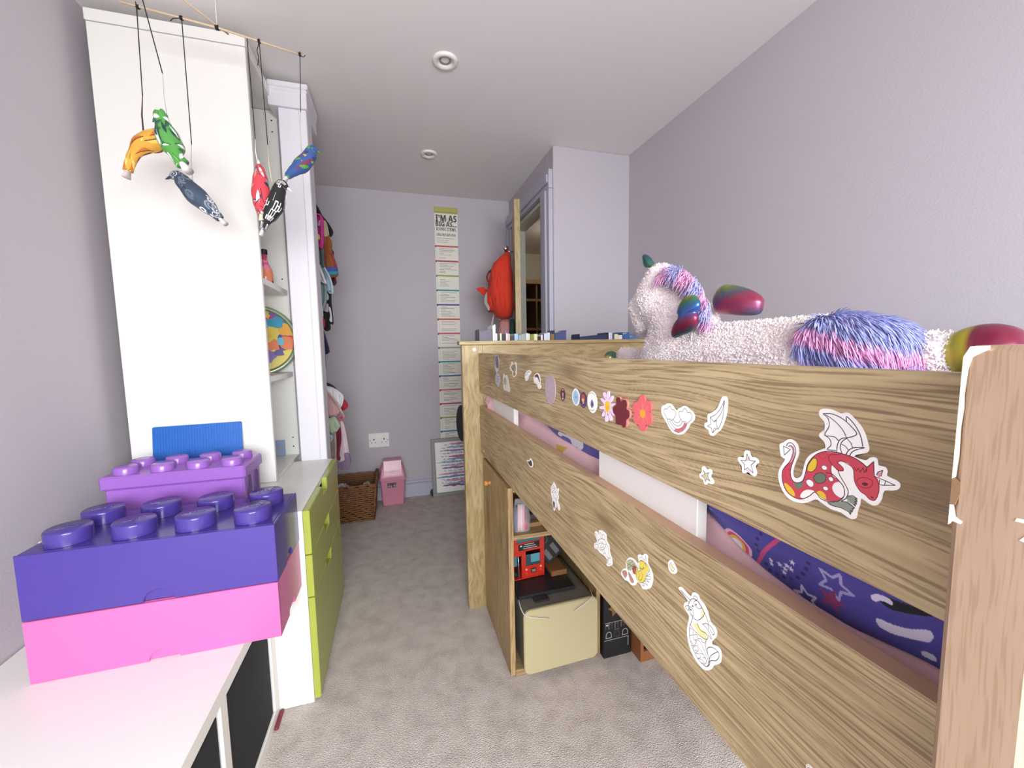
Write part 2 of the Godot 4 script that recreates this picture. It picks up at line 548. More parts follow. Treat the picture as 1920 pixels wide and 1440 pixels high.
func left_furniture() -> void:
	var st := S()
	# low white bench
	var t := thing("storage_bench", "low white storage bench along the left wall with black boxes in its openings", "bench", Vector3(-0.7, 0, -0.5))
	box(st, Vector3(-0.985, 0.389, -1.405), Vector3(-0.418, 0.427, 0.55), 0.002, 2)
	part("top", st, white, t)
	for z in [[-1.405, -1.367], [-1.04, -1.004], [-0.672, -0.636], [-0.31, -0.274], [0.05, 0.086], [0.512, 0.55]]:
		st = S()
		box(st, Vector3(-0.985, 0.038, z[0]), Vector3(-0.419, 0.389, z[1]), 0.0015, 1)
		part("divider", st, white, t)
	st = S()
	box(st, Vector3(-0.985, 0, -1.405), Vector3(-0.419, 0.038, 0.55), 0.002, 2)
	part("base", st, white, t)
	st = S()
	box(st, Vector3(-0.985, 0.038, -1.367), Vector3(-0.975, 0.389, 0.512), 0, 2)
	part("back_panel", st, white, t)
	var cloth := mat("15171b", 0.85, "black fabric")
	cloth.heightmap_enabled = true
	cloth.heightmap_texture = noise_texture(0.2, 2, 256)
	cloth.heightmap_scale = 0.04
	var lab := ["black fabric box in the bench opening beneath the pink brick", "second black fabric box, nearer than the white bench divider"]
	var zz := [[-1.36, -1.047], [-0.997, -0.68]]
	for k in 2:
		var b := thing("storage_box", lab[k], "box", Vector3(-0.6, 0.038, (zz[k][0] + zz[k][1]) / 2), "black boxes in the bench")
		st = S()
		var lo := Vector3(-0.955, 0.0385, zz[k][0])
		var hi := Vector3(-0.424, 0.378, zz[k][1])
		box(st, Vector3(hi.x - 0.012, lo.y, lo.z), hi, 0.004)
		part("front_panel", st, cloth, b)
		st = S()
		box(st, lo, Vector3(hi.x - 0.012, hi.y, lo.z + 0.006), 0)
		box(st, Vector3(lo.x, lo.y, hi.z - 0.006), Vector3(hi.x - 0.012, hi.y, hi.z), 0)
		box(st, lo, Vector3(lo.x + 0.006, hi.y, hi.z), 0)
		box(st, lo, Vector3(hi.x - 0.012, lo.y + 0.005, hi.z), 0)
		part("box_body", st, cloth, b)
	# a dark red slat on the carpet at the bench foot
	t = thing("floor_strip", "thin dark red strip lying on the carpet at the bench foot", "strip", Vector3(-0.408, 0, -1.4))
	st = S()
	box(st, Vector3(-0.417, 0.0005, -1.405), Vector3(-0.405, 0.01, -1.33), 0.003)
	part("strip", st, mat("7c2034", 0.5), t)

	# lime drawer unit
	t = thing("drawer_unit", "white chest of drawers with three lime green fronts below the tall shelf", "drawers", Vector3(-0.6, 0, -1.74))
	st = S()
	box(st, Vector3(-0.985, 0.655, -2.075), Vector3(-0.314, 0.678, -1.41), 0.0015)
	part("top", st, white, t)
	for z in [[-1.43, -1.41], [-2.075, -2.055]]:
		st = S()
		box(st, Vector3(-0.985, 0, z[0]), Vector3(-0.314, 0.655, z[1]), 0.0015, 1)
		part("side_panel", st, white, t)
	st = S()
	box(st, Vector3(-0.975, 0.02, -2.055), Vector3(-0.965, 0.655, -1.43), 0)
	box(st, Vector3(-0.965, 0.01, -2.055), Vector3(-0.33, 0.028, -1.43), 0)
	part("carcass", st, white, t)
	var lime := mat("a4ad4a", 0.28, "lime lacquer")
	for y in [[0.527, 0.676], [0.378, 0.523], [0.012, 0.374]]:
		st = S()
		var p := PackedVector2Array()
		var a := 1.413
		var b := 2.07
		var c := (a + b) / 2 - 0.02
		p.append_array([Vector2(a, y[0]), Vector2(b, y[0]), Vector2(b, y[1])])
		for q in [[0.052, 0], [0.05, 0.004], [0.046, 0.036], [0.04, 0.042], [-0.04, 0.042], [-0.05, 0.036], [-0.062, 0.004], [-0.066, 0]]:
			p.append(Vector2(c + q[0], y[1] - q[1]))
		p.append(Vector2(a, y[1]))
		extrude(st, p, -0.313, -0.293, Transform3D(SIDE, Vector3.ZERO), 0.0035)
		var dr := part("drawer", st, lime, t)
		st = S()
		box(st, Vector3(-0.95, y[0] + 0.01, -2.045), Vector3(-0.3135, y[0] + 0.02, -1.44), 0)
		box(st, Vector3(-0.95, y[0] + 0.02, -2.045), Vector3(-0.3135, y[1] - 0.05, -2.03), 0)
		box(st, Vector3(-0.95, y[0] + 0.02, -1.455), Vector3(-0.3135, y[1] - 0.05, -1.44), 0)
		part("drawer_box", st, mat("2f2e2a", 0.8, "inside"), dr)

	# tall open cabinet on the drawer unit
	t = thing("tall_cabinet", "tall white open shelf cabinet with its bright end panel facing the window", "cabinet", Vector3(-0.7, 0.678, -1.98))
	st = S()
	box(st, Vector3(-0.942, 0.679, -1.79), Vector3(-0.478, 2.31, -1.77), 0.0015, 1)
	part("end_panel", st, white, t)
	st = S()
	box(st, Vector3(-0.945, 2.312, -2.2), Vector3(-0.476, 2.35, -1.767), 0.002)
	part("top_panel", st, white, t)
	st = S()
	box(st, Vector3(-0.942, 0.679, -2.2), Vector3(-0.478, 2.31, -2.18), 0.0015, 1)
	var far := part("end_panel", st, white, t)
	for y in [2.265, 2.215, 1.545, 1.497, 0.775, 0.73]:
		st = S()
		lathe(st, [Vector2(0.0034, 0.0), Vector2(0.0034, 0.0008), Vector2(0, 0.0008)], 10, Transform3D(Basis(Vector3.RIGHT, PI / 2), Vector3(-0.502, y, -2.18)))
		part("peg_hole", st, mat("2b2926", 0.9, "hole"), far)
	st = S()
	box(st, Vector3(-0.942, 0.679, -2.18), Vector3(-0.93, 2.31, -1.79), 0, 1)
	part("back_panel", st, white, t)
	for y in [[0.679, 0.69, -0.479], [1.078, 1.101, -0.483], [1.467, 1.491, -0.483]]:
		st = S()
		box(st, Vector3(-0.93, y[0], -2.179), Vector3(y[2], y[1], -1.791), 0.001)
		part("shelf", st, white, t)

	# things on the shelves
	t = thing("sand_bottle", "small glass bottle of layered pink sand on the upper cabinet shelf", "bottle", Vector3(-0.545, 1.491, -2.075))
	org = Vector3.ZERO
	st = S(true)
	lathe(st, [Vector2(0, 0.001), Vector2(0.026, 0.001), Vector2(0.03, 0.008), Vector2(0.031, 0.06), Vector2(0.028, 0.078), Vector2(0.016, 0.105), Vector2(0.0125, 0.12), Vector2(0.012, 0.145), Vector2(0, 0.145)], 28, Transform3D())
	var im := Image.create(128, 256, false, Image.FORMAT_RGB8)
	var sand := [Color("d9737f"), Color("c8558a"), Color("3a2630"), Color("ef8f66"), Color("f08ca0"), Color("d9609a"), Color("e98f85"), Color("c24f72"), Color("b8476a")]
	var n := FastNoiseLite.new()
	n.frequency = 0.03
	for y in 256:
		for x in 128:
			var f := float(255 - y) / 256.0 * 9.0 + n.get_noise_2d(x, y * 0.3) * 1.6
			im.set_pixel(x, 255 - y if false else 255 - (255 - y), sand[clampi(int(f), 0, 8)])
	im.flip_y()
	part("sand_body", st, textured(ImageTexture.create_from_image(im), 0.06), t)
	st = S(true)
	lathe(st, [Vector2(0, 0.144), Vector2(0.0145, 0.144), Vector2(0.0145, 0.163), Vector2(0.013, 0.166), Vector2(0, 0.166)], 20, Transform3D())
	part("stopper", st, mat("1d1b1c", 0.5), t)
	t = thing("dark_trinket", "tiny dark pointed trinket left of the sand bottle on the cabinet shelf", "trinket", Vector3(-0.55, 1.491, -1.9))
	org = Vector3.ZERO
	st = S(true)
	lathe(st, [Vector2(0, 0.0), Vector2(0.017, 0.0), Vector2(0.016, 0.012), Vector2(0.005, 0.04), Vector2(0.003, 0.05), Vector2(0, 0.052)], 16, Transform3D())
	part("trinket", st, mat("2a2c30", 0.4), t)
	# painted round tin leaning on the far panel
	t = local_thing("painted_plate", "round brightly painted plate standing upright on the middle cabinet shelf", "plate", Vector3(-0.6, 1.101, -2.1), Vector3(-0.16, 0.25, 0))
	im = Image.create(256, 256, false, Image.FORMAT_RGB8)
	im.fill(Color("d8c64f"))
	var pc := ["c8344f", "d65b6a", "e2a53c", "3d97b5", "5ab3cf", "2f7f9a", "e0b13a", "54408e", "7a5ba8", "3d8f7a", "c8458a", "e07a4a", "2c2a3a", "4a6fb0"]
	var r2 := RandomNumberGenerator.new()
	r2.seed = 21
	for k in 46:
		var cx := r2.randf_range(20, 236)
		var cy := r2.randf_range(20, 236)
		var ra := r2.randf_range(12, 34)
		var pp := PackedVector2Array()
		for i in 9:
			pp.append(Vector2(cx, cy) + Vector2.from_angle(TAU * i / 9) * ra * r2.randf_range(0.6, 1.2))
		fill_poly(im, curve(pp, true, 4), Color(pc[k % pc.size()]))
	for q in [[118, 118, 17], [124, 158, 14]]:
		fill_poly(im, circle_poly(Vector2(q[0], q[1]), q[2], q[2], 7), Color("2a2535"))
	st = S(true)
	var R := 0.155
	grid(st, 32, 8, func(p: Vector2):
		var a := p.x * TAU
		var rr := p.y * R * 0.92
		return Vector3(rr * cos(a), R + rr * sin(a), 0.004 * pow(p.y, 4)))
	var face_mat := textured(ImageTexture.create_from_image(im), 0.25)
	var st3 := S(true)
	for i in 48:
		var a0 := TAU * i / 48
		var a1 := TAU * (i + 1) / 48
		var rr := R * 0.93
		tri(st3, Vector3(0, R, 0.005), Vector3(rr * cos(a0), R + rr * sin(a0), 0.005), Vector3(rr * cos(a1), R + rr * sin(a1), 0.005), Vector2(0.5, 0.5), Vector2(0.5 + cos(a0) / 2, 0.5 - sin(a0) / 2), Vector2(0.5 + cos(a1) / 2, 0.5 - sin(a1) / 2))
	part("painted_face", st3, face_mat, t)
	st = S(true)
	var ring := []
	for i in 49: ring.append(Vector3(R * cos(TAU * i / 48), R + R * sin(TAU * i / 48), 0.0))
	tube(st, ring, 0.011, 10)
	part("rim", st, mat("9fae8c", 0.25, "rim", 0.4), t)
	st = S()
	extrude(st, circle_poly(Vector2(0, R), R * 0.97, R * 0.97, 40), -0.006, 0.003)
	part("plate_back", st, mat("b9b3a6", 0.4), t)
	t = thing("blue_card", "small grey blue card standing at the bottom of the tall cabinet", "card", Vector3(-0.56, 0.69, -2.12))
	st = S()
	box(st, Vector3(-0.6, 0.691, -2.165), Vector3(-0.535, 0.768, -2.16), 0.001)
	part("card", st, mat("8d9db8", 0.5), t)
	st = S()
	box(st, Vector3(-0.562, 0.725, -2.1601), Vector3(-0.552, 0.733, -2.157), 0.001)
	part("stud", st, mat("b9a27a", 0.4), t)

func circle_poly(c: Vector2, rx: float, ry: float, n := 24, a := 0.0) -> PackedVector2Array:
	var o := PackedVector2Array()
	for i in n:
		o.append(c + Vector2(cos(TAU * i / n) * rx, sin(TAU * i / n) * ry).rotated(a))
	return o

# fills a polygon, given in pixels, into a picture
func fill_poly(im: Image, p: PackedVector2Array, c: Color) -> void:
	var lo := 1e9
	var hi := -1e9
	for q in p:
		lo = minf(lo, q.y)
		hi = maxf(hi, q.y)
	for y in range(maxi(0, int(lo)), mini(im.get_height() - 1, int(hi) + 1) + 1):
		var xs := []
		var yy := y + 0.5
		for i in p.size():
			var a := p[i]
			var b := p[(i + 1) % p.size()]
			if (a.y <= yy) != (b.y <= yy):
				xs.append(a.x + (b.x - a.x) * (yy - a.y) / (b.y - a.y))
		xs.sort()
		for k in range(0, xs.size() - 1, 2):
			var x0 := maxi(0, int(round(xs[k])))
			var x1 := mini(im.get_width(), int(round(xs[k + 1])))
			if x1 > x0: im.fill_rect(Rect2i(x0, y, x1 - x0, 1), c)

func stroke(im: Image, p: PackedVector2Array, w: float, c: Color, closed := false) -> void:
	var n := p.size()
	for i in (n if closed else n - 1):
		var a := p[i]
		var b := p[(i + 1) % n]
		var d := (b - a).normalized().orthogonal() * w / 2
		if a.distance_to(b) > 0.01: fill_poly(im, PackedVector2Array([a + d, b + d, b - d, a - d]), c)
		if w > 1.6: fill_poly(im, circle_poly(a, w / 2, w / 2, 8), c)

func brick_box(n: String, label: String, m: Material, lo: Vector3, hi: Vector3) -> Node3D:
	var t := thing(n, label, "storage box", Vector3((lo.x + hi.x) / 2, lo.y, (lo.z + hi.z) / 2), "brick shaped storage boxes on the bench")
	var st := S()
	var e := 0.006
	box(st, Vector3(lo.x + 0.001, lo.y, lo.z + 0.001), Vector3(hi.x - e, hi.y - 0.0005, hi.z - e), 0.003)
	part("body", st, m, t)
	# outer skins with a half-round finger recess at the bottom
	var sk := func(w: float, h: float, xf: Transform3D, nm: String):
		var s := S()
		var p := PackedVector2Array()
		p.append(Vector2(-w / 2, 0))
		for i in 17:
			var a := PI - PI * i / 16
			p.append(Vector2(cos(a) * 0.033, sin(a) * 0.029))
		p.append_array([Vector2(w / 2, 0), Vector2(w / 2, h), Vector2(-w / 2, h)])
		extrude(s, p, 0, e, xf, 0.0018)
		part(nm, s, m, t)
	sk.call(hi.x - lo.x, hi.y - lo.y - 0.001, Transform3D(Basis(), Vector3((lo.x + hi.x) / 2, lo.y, hi.z - e)), "front_skin")
	sk.call(hi.z - lo.z - 0.003, hi.y - lo.y - 0.001, Transform3D(SIDE, Vector3(hi.x - e, lo.y, (lo.z + hi.z) / 2)), "side_skin")
	return t

func bricks() -> void:
	var pink := mat("cd66a0", 0.3, "pink plastic")
	var purple := mat("473888", 0.2, "purple plastic")
	var lilac := mat("9864ba", 0.25, "lilac plastic")
	brick_box("brick_storage_box", "pink brick shaped storage drawer directly on the white bench", pink, Vector3(-0.858, 0.427, -1.408), Vector3(-0.328, 0.583, -1.16))
	var t := brick_box("brick_storage_box", "purple brick shaped storage box with eight studs stacked on the pink one", purple, Vector3(-0.858, 0.5845, -1.408), Vector3(-0.326, 0.744, -1.16))
	var at := t.position
	for i in 4:
		for j in 2:
			org = at
			var c := Vector3(-0.858 + 0.532 * (i + 0.5) / 4, 0.744, -1.16 - 0.248 * (j + 0.5) / 2)
			var st := S(true)
			lathe(st, [Vector2(0.0445, 0), Vector2(0.0445, 0.029), Vector2(0.0435, 0.033), Vector2(0.041, 0.035), Vector2(0, 0.0352)], 40, Transform3D(Basis(), c))
			var sd := part("stud", st, purple, t)
			var tm := TextMesh.new()
			tm.text = "LEGO"
			var sf := SystemFont.new()
			sf.font_names = PackedStringArray(["Droid Sans"])
			sf.font_weight = 700
			tm.font = sf
			tm.font_size = 32
			tm.pixel_size = 0.00058
			tm.depth = 0.0016
			tm.curve_step = 2.0
			var o := MeshInstance3D.new()
			o.name = "embossed_lettering"
			o.mesh = tm
			o.material_override = purple
			sd.add_child(o, true)
			o.transform = Transform3D(Basis(Vector3.UP, 0.45) * Basis(Vector3.RIGHT, -PI / 2), c - at + Vector3(0, 0.0355, 0))
	# lilac brick with a lipped lid, on the drawer unit
	var x0 := -0.875
	var x1 := -0.488
	var z0 := -1.655
	var z1 := -1.475
	t = thing("lidded_brick_box", "lilac brick shaped box with a lipped lid behind the purple one", "storage box", Vector3((x0 + x1) / 2, 0.678, (z0 + z1) / 2), "brick shaped storage boxes on the bench")
	var st := S()
	box(st, Vector3(x0 + 0.008, 0.679, z0 + 0.008), Vector3(x1 - 0.008, 0.79, z1 - 0.008), 0.006)
	part("body", st, lilac, t)
	st = S()
	box(st, Vector3(x0, 0.787, z0), Vector3(x1, 0.829, z1), 0.006)
	var lid := part("lid", st, lilac, t)
	for i in 4:
		for j in 2:
			st = S(true)
			lathe(st, [Vector2(0.031, 0), Vector2(0.0305, 0.017), Vector2(0.028, 0.021), Vector2(0.025, 0.022), Vector2(0, 0.022)], 32, Transform3D(Basis(), Vector3(x0 + (x1 - x0) * (i + 0.5) / 4, 0.829, z0 + (z1 - z0) * (j + 0.5) / 2)))
			part("stud", st, lilac, lid)
	for z in [-1.53, -1.6]:
		st = S()
		extrude(st, poly([-0.018, 0, 0.018, 0, 0.018, 0.085, 0.012, 0.1, -0.012, 0.1, -0.018, 0.085]), 0, 0.004, Transform3D(SIDE, Vector3(x1 - 0.009, 0.68, z)), 0.001)
		part("side_slot", st, mat("5d3f7c", 0.5, "dark slot"), t)
	# blue studded baseplate leaning on the end panel
	t = local_thing("baseplate", "blue studded building plate leaning against the white end panel", "baseplate", Vector3(-0.722, 0.6785, -1.729), Vector3(-0.14, 0, 0.012))
	var blue := mat("2565b8", 0.35, "blue plastic")
	st = S()
	extrude(st, rrect(0.288, 0.256, 0.006, 3), -0.002, 0.0, Transform3D(Basis(), Vector3(0, 0.128, 0)), 0.0005)
	part("plate", st, blue, t)
	st = S()
	for i in 32:
		for j in 32:
			lathe(st, [Vector2(0.0027, 0), Vector2(0.0027, 0.002), Vector2(0, 0.002)], 8, Transform3D(Basis(Vector3.RIGHT, PI / 2), Vector3(-0.144 + 0.288 * (i + 0.5) / 32, 0.256 * (j + 0.5) / 32, 0)))
	part("studs", st, blue, t, "", "stuff")

func cloth_mat(hex: String) -> StandardMaterial3D:
	var m := mat(hex, 0.9, "cloth")
	if not m.heightmap_enabled:
		m.heightmap_enabled = true
		m.heightmap_texture = fold_tex
		m.heightmap_scale = 1.2
		m.uv1_triplanar = true
		m.uv1_scale = Vector3(5, 1.2, 5)
		m.rim_enabled = true
		m.rim = 0.25
	return m

var fold_tex: NoiseTexture2D

func garment(label: String, cat: String, hex: String, z: float, outline: Array, depth := 0.035, low := false, bands := []) -> Node3D:
	var p := curve(poly(outline), true, 3)
	var top := p[0]
	for q in p:
		if q.y > top.y: top = q
	var t := thing({"top": "hanging_blouse"}.get(cat, "hanging_" + cat), label, cat, Vector3(top.x, top.y, z), "clothes on the lower wardrobe rail" if low else "clothes on the upper wardrobe rail")
	var st := S()
	extrude(st, p, -depth, 0, Transform3D(Basis(), Vector3(0, 0, z)), depth * 0.3)
	part("cloth", st, cloth_mat(hex), t)
	for b in bands:
		st = S()
		extrude(st, curve(poly(b[1]), true, 3), -depth * 0.6, 0.004, Transform3D(Basis(), Vector3(0, 0, z)), 0.003)
		part(b[2], st, cloth_mat(b[0]), t)
	var y := 1.02 if low else 2.24
	st = S(true)
	var rx := -0.66
	var pts := [Vector3(rx + 0.018, y + 0.004, z - depth / 2), Vector3(rx + 0.012, y + 0.018, z - depth / 2), Vector3(rx, y + 0.024, z - depth / 2), Vector3(rx - 0.018, y + 0.012, z - depth / 2), Vector3(rx - 0.01, y - 0.02, z - depth / 2), Vector3(rx, y - 0.05, z - depth / 2), Vector3(top.x - 0.01, top.y - 0.012, z - depth / 2)]
	tube(st, pts, 0.003, 6)
	part("hanger", st, mat("7d7974", 0.4), t)
	return t

func wardrobe() -> void:
	fold_tex = noise_texture(0.02, 3, 256)
	var paint := mat("e2dee4", 0.5, "pale lilac furniture paint")
	var t := thing("wardrobe_frame", "pale painted open wardrobe with a panelled side and cornice beyond the tall cabinet", "wardrobe", Vector3(-0.65, 0, -2.3))
	var st := S()
	box(st, Vector3(-0.449, 0, -2.195), Vector3(-0.336, 2.28, -2.08), 0.003, 1)
	part("side_post", st, paint, t)
	st = S()
	box(st, Vector3(-0.449, 0, -2.08), Vector3(-0.37, 2.275, -2.078), 0.0008, 1)
	box(st, Vector3(-0.366, 0, -2.08), Vector3(-0.337, 2.275, -2.074), 0.002, 1)
	part("post_facing", st, paint, t)
	st = S()
	box(st, Vector3(-0.985, 0, -2.235), Vector3(-0.35, 2.28, -2.203), 0.002, 1)
	part("side_panel", st, paint, t)
	st = S()
	box(st, Vector3(-0.485, 2.276, -2.3), Vector3(-0.33, 2.372, -2.064), 0.002)
	box(st, Vector3(-0.485, 2.355, -2.3), Vector3(-0.322, 2.378, -2.056), 0.004)
	box(st, Vector3(-0.485, 2.34, -2.3), Vector3(-0.326, 2.352, -2.06), 0.003)
	part("cornice", st, paint, t)
	st = S()
	box(st, Vector3(-0.985, 2.285, -3.285), Vector3(-0.55, 2.372, -2.3), 0.002, 2)
	part("top_box", st, paint, t)
	for y in [2.24, 1.02]:
		st = S(true)
		tube(st, [Vector3(-0.66, y, -3.285), Vector3(-0.66, y, -2.237)], 0.0125, 14)
		part("hanging_rail", st, mat("b9b9bd", 0.2, "chrome", 1.0), t)
	# garments: outline in the plane they hang in
	garment("magenta patterned hoodie hanging foremost at the top beside the wardrobe post", "hoodie", "b3307e", -2.42, [-0.401, 1.9385, -0.3821, 1.9379, -0.363, 1.9393, -0.3448, 1.9224, -0.3443, 1.8493, -0.354, 1.7567, -0.3837, 1.7756, -0.4218, 1.7755, -0.414, 1.9094], 0.04, false, [["d8b24a", [-0.3807, 1.8145, -0.3654, 1.8276, -0.3637, 1.8032, -0.3805, 1.7982], "yellow_motif"], ["d8a0c8", [-0.3699, 1.8842, -0.3556, 1.9014, -0.3586, 1.8809, -0.3668, 1.8722], "pale_motif"]])
	garment("dark grey green top hanging under the magenta hoodie", "top", "4a5558", -2.45, [-0.4263, 1.795, -0.3868, 1.7787, -0.3585, 1.7615, -0.3536, 1.6741, -0.3678, 1.6651, -0.3894, 1.6976, -0.4311, 1.7124], 0.03)
	garment("off white T-shirt hanging in front of the pale blue one", "shirt", "c8cac9", -2.4, [-0.4223, 1.7019, -0.38, 1.6794, -0.3663, 1.6513, -0.3466, 1.5903, -0.3416, 1.5623, -0.3724, 1.5763, -0.3813, 1.5892, -0.4282, 1.6], 0.03)
	garment("grey teal dress hanging between the white shirt and the sequins", "dress", "7d9096", -2.46, [-0.4384, 1.6184, -0.3925, 1.6031, -0.3698, 1.5869, -0.3512, 1.5663, -0.3564, 1.4724, -0.3791, 1.4208, -0.4016, 1.4419, -0.4475, 1.4626], 0.03)
	garment("pale blue long sleeved top beside the rainbow hem", "top", "a9bccb", -2.5, [-0.3744, 1.6917, -0.3557, 1.6668, -0.3341, 1.6203, -0.3211, 1.5602, -0.3247, 1.5231, -0.3501, 1.5335, -0.36, 1.5894, -0.3727, 1.6491], 0.03)
	garment("brown and orange printed top with a red and blue striped hem", "top", "8a4a22", -2.55, [-0.4066, 1.907, -0.3643, 1.9441, -0.3426, 1.9327, -0.3343, 1.8601, -0.3239, 1.826, -0.324, 1.7695, -0.3072, 1.7134, -0.3004, 1.638, -0.3529, 1.6319, -0.365, 1.711, -0.371, 1.8234, -0.4103, 1.8426], 0.04, false, [["b9a68a", [-0.3609, 1.9315, -0.3428, 1.9284, -0.3347, 1.8609, -0.3612, 1.8541], "tan_yoke"], ["c4304a", [-0.3613, 1.7416, -0.3233, 1.7608, -0.3082, 1.6958, -0.3047, 1.6828, -0.3579, 1.6764], "red_panel"], ["3a4f9a", [-0.3571, 1.6755, -0.304, 1.6811, -0.3025, 1.6609, -0.355, 1.6546], "blue_band"], ["2d8090", [-0.3546, 1.6533, -0.3022, 1.6591, -0.3007, 1.6411, -0.3528, 1.6345], "teal_band"]])
	garment("black jacket hanging farthest back at the top with its shoulder showing", "jacket", "1c1d26", -2.7, [-0.4308, 2.0923, -0.4051, 2.0608, -0.3842, 2.0151, -0.3522, 1.972, -0.3304, 1.9255, -0.3511, 1.8954, -0.3667, 1.9437, -0.3865, 1.9742, -0.4285, 1.9848], 0.04)
	garment("maroon garment peeping out behind the striped hem", "garment", "54202e", -2.66, [-0.3548, 1.8159, -0.33, 1.799, -0.3298, 1.7626, -0.326, 1.6482, -0.3218, 1.6137, -0.341, 1.5948, -0.3511, 1.6474, -0.3603, 1.7157], 0.03)
	var seq := garment("black and silver sequinned skirt hanging below the pale blue top", "skirt", "1d1b20", -2.52, [-0.4187, 1.5367, -0.3723, 1.5341, -0.3569, 1.5427, -0.3371, 1.5376, -0.3387, 1.4834, -0.3343, 1.3586, -0.3513, 1.3558, -0.3531, 1.3223, -0.3849, 1.3215, -0.3854, 1.4359, -0.4241, 1.441], 0.03, false, [["b8b2b8", [-0.3675, 1.5287, -0.3553, 1.5326, -0.3493, 1.5016, -0.3578, 1.4877, -0.3656, 1.5013], "silver_patch"], ["a39aa0", [-0.3812, 1.4507, -0.3545, 1.4694, -0.3542, 1.4279, -0.3636, 1.4209, -0.3839, 1.4323], "silver_patch"], ["cfcbd0", [-0.3523, 1.4464, -0.3423, 1.4419, -0.3377, 1.3678, -0.3521, 1.3725, -0.3473, 1.4049], "silver_patch"]])
	garment("white scarf strip hanging close to the wardrobe post", "scarf", "ccd0d8", -2.38, [-0.3994, 1.5179, -0.3797, 1.5141, -0.3701, 1.4712, -0.3641, 1.3924, -0.378, 1.388, -0.3858, 1.4062, -0.4033, 1.4492], 0.02)
	garment("red garment below the white scarf strip", "garment", "a5282c", -2.44, [-0.4132, 1.3891, -0.3883, 1.3794, -0.3686, 1.3768, -0.3701, 1.3356, -0.3797, 1.3267, -0.4162, 1.3357], 0.03)
	garment("navy and purple dress hanging lowest on the upper rail", "dress", "3c3557", -2.6, [-0.4443, 1.3303, -0.4109, 1.3398, -0.3937, 1.2918, -0.375, 1.1942, -0.3988, 1.1831, -0.4011, 1.093, -0.4146, 1.0914, -0.4217, 1.1865, -0.4514, 1.2063], 0.03, false, [["27305c", [-0.3984, 1.2871, -0.3909, 1.263, -0.3758, 1.1962, -0.3987, 1.185], "navy_skirt"]])
	var low := "clothes"
	garment("dark padded hanger shoulder topmost on the lower rail", "jacket", "2a2230", -2.64, [-0.4621, 1.0162, -0.4196, 1.0095, -0.3818, 0.9904, -0.3566, 0.9642, -0.3782, 0.9727, -0.4231, 0.9872, -0.4635, 0.9915], 0.04, true)
	garment("white T-shirt spread over the lower rail clothes", "shirt", "dcdcdc", -2.58, [-0.453, 0.9962, -0.4091, 0.9904, -0.3739, 0.982, -0.3347, 0.9566, -0.3084, 0.9208, -0.3213, 0.8645, -0.34, 0.8557, -0.3736, 0.9045, -0.4108, 0.9603, -0.4543, 0.9721], 0.035, true)
	garment("red T-shirt corner sticking out behind the white one", "shirt", "b3243c", -2.66, [-0.3565, 0.909, -0.3152, 0.8926, -0.2952, 0.8494, -0.333, 0.8219, -0.3507, 0.8424], 0.03, true)
	garment("dusty pink top with a peach strap in the middle of the lower clothes", "top", "c99a9c", -2.5, [-0.4408, 0.9697, -0.3984, 0.9606, -0.3615, 0.9232, -0.3251, 0.8483, -0.3541, 0.8165, -0.3886, 0.8235, -0.3984, 0.8824, -0.445, 0.8945], 0.04, true, [["dcc0b0", [-0.3975, 0.9771, -0.3923, 0.9769, -0.3446, 0.9127, -0.3009, 0.8212, -0.309, 0.8193, -0.3538, 0.9037], "peach_strap"]])
	garment("pale green T-shirt hanging below the dusty pink top", "shirt", "a9b59a", -2.46, [-0.43, 0.8149, -0.3791, 0.8114, -0.3478, 0.8188, -0.3244, 0.7697, -0.3346, 0.7409, -0.3694, 0.7135, -0.3902, 0.7261, -0.4343, 0.7399], 0.04, true)
	garment("light blue scrap of clothing below the pale green shirt", "garment", "9fb3cc", -2.42, [-0.4278, 0.7359, -0.3822, 0.7253, -0.3572, 0.7177, -0.3666, 0.6856, -0.386, 0.6952, -0.4301, 0.6965], 0.03, true)
	garment("lavender and tan leggings hanging close to the drawer top", "leggings", "a7938a", -2.44, [-0.4249, 0.6964, -0.3872, 0.6885, -0.3625, 0.7101, -0.3445, 0.7252, -0.3492, 0.5805, -0.3676, 0.5751, -0.3894, 0.5701, -0.4318, 0.5743], 0.03, true, [["8f86a6", [-0.3885, 0.665, -0.3712, 0.6682, -0.3761, 0.5784, -0.3913, 0.5751], "lavender_leg"]])
	garment("wine red dress hanging narrow beside the pale pink one", "dress", "7a1f3e", -2.52, [-0.3604, 0.7076, -0.3294, 0.7453, -0.3282, 0.6657, -0.3447, 0.5834, -0.3386, 0.5531, -0.355, 0.5572, -0.3599, 0.6586], 0.03, true)
	garment("pale pink dress with a mauve hem, lowest and farthest out", "dress", "d5bcc4", -2.56, [-0.3397, 0.7721, -0.3113, 0.7503, -0.2919, 0.5757, -0.2904, 0.4859, -0.3524, 0.4872, -0.3517, 0.5436, -0.3385, 0.6227], 0.035, true, [["85708c", [-0.3495, 0.5258, -0.3177, 0.5393, -0.3193, 0.5778, -0.2919, 0.5757, -0.2904, 0.4859, -0.3524, 0.4872], "mauve_hem"]])
	garment("crumpled rose and red cuff sticking out above the pale pink dress", "garment", "b8697a", -2.5, [-0.3343, 0.8161, -0.3094, 0.829, -0.2987, 0.8031, -0.3205, 0.7852, -0.3309, 0.7966], 0.04, true)

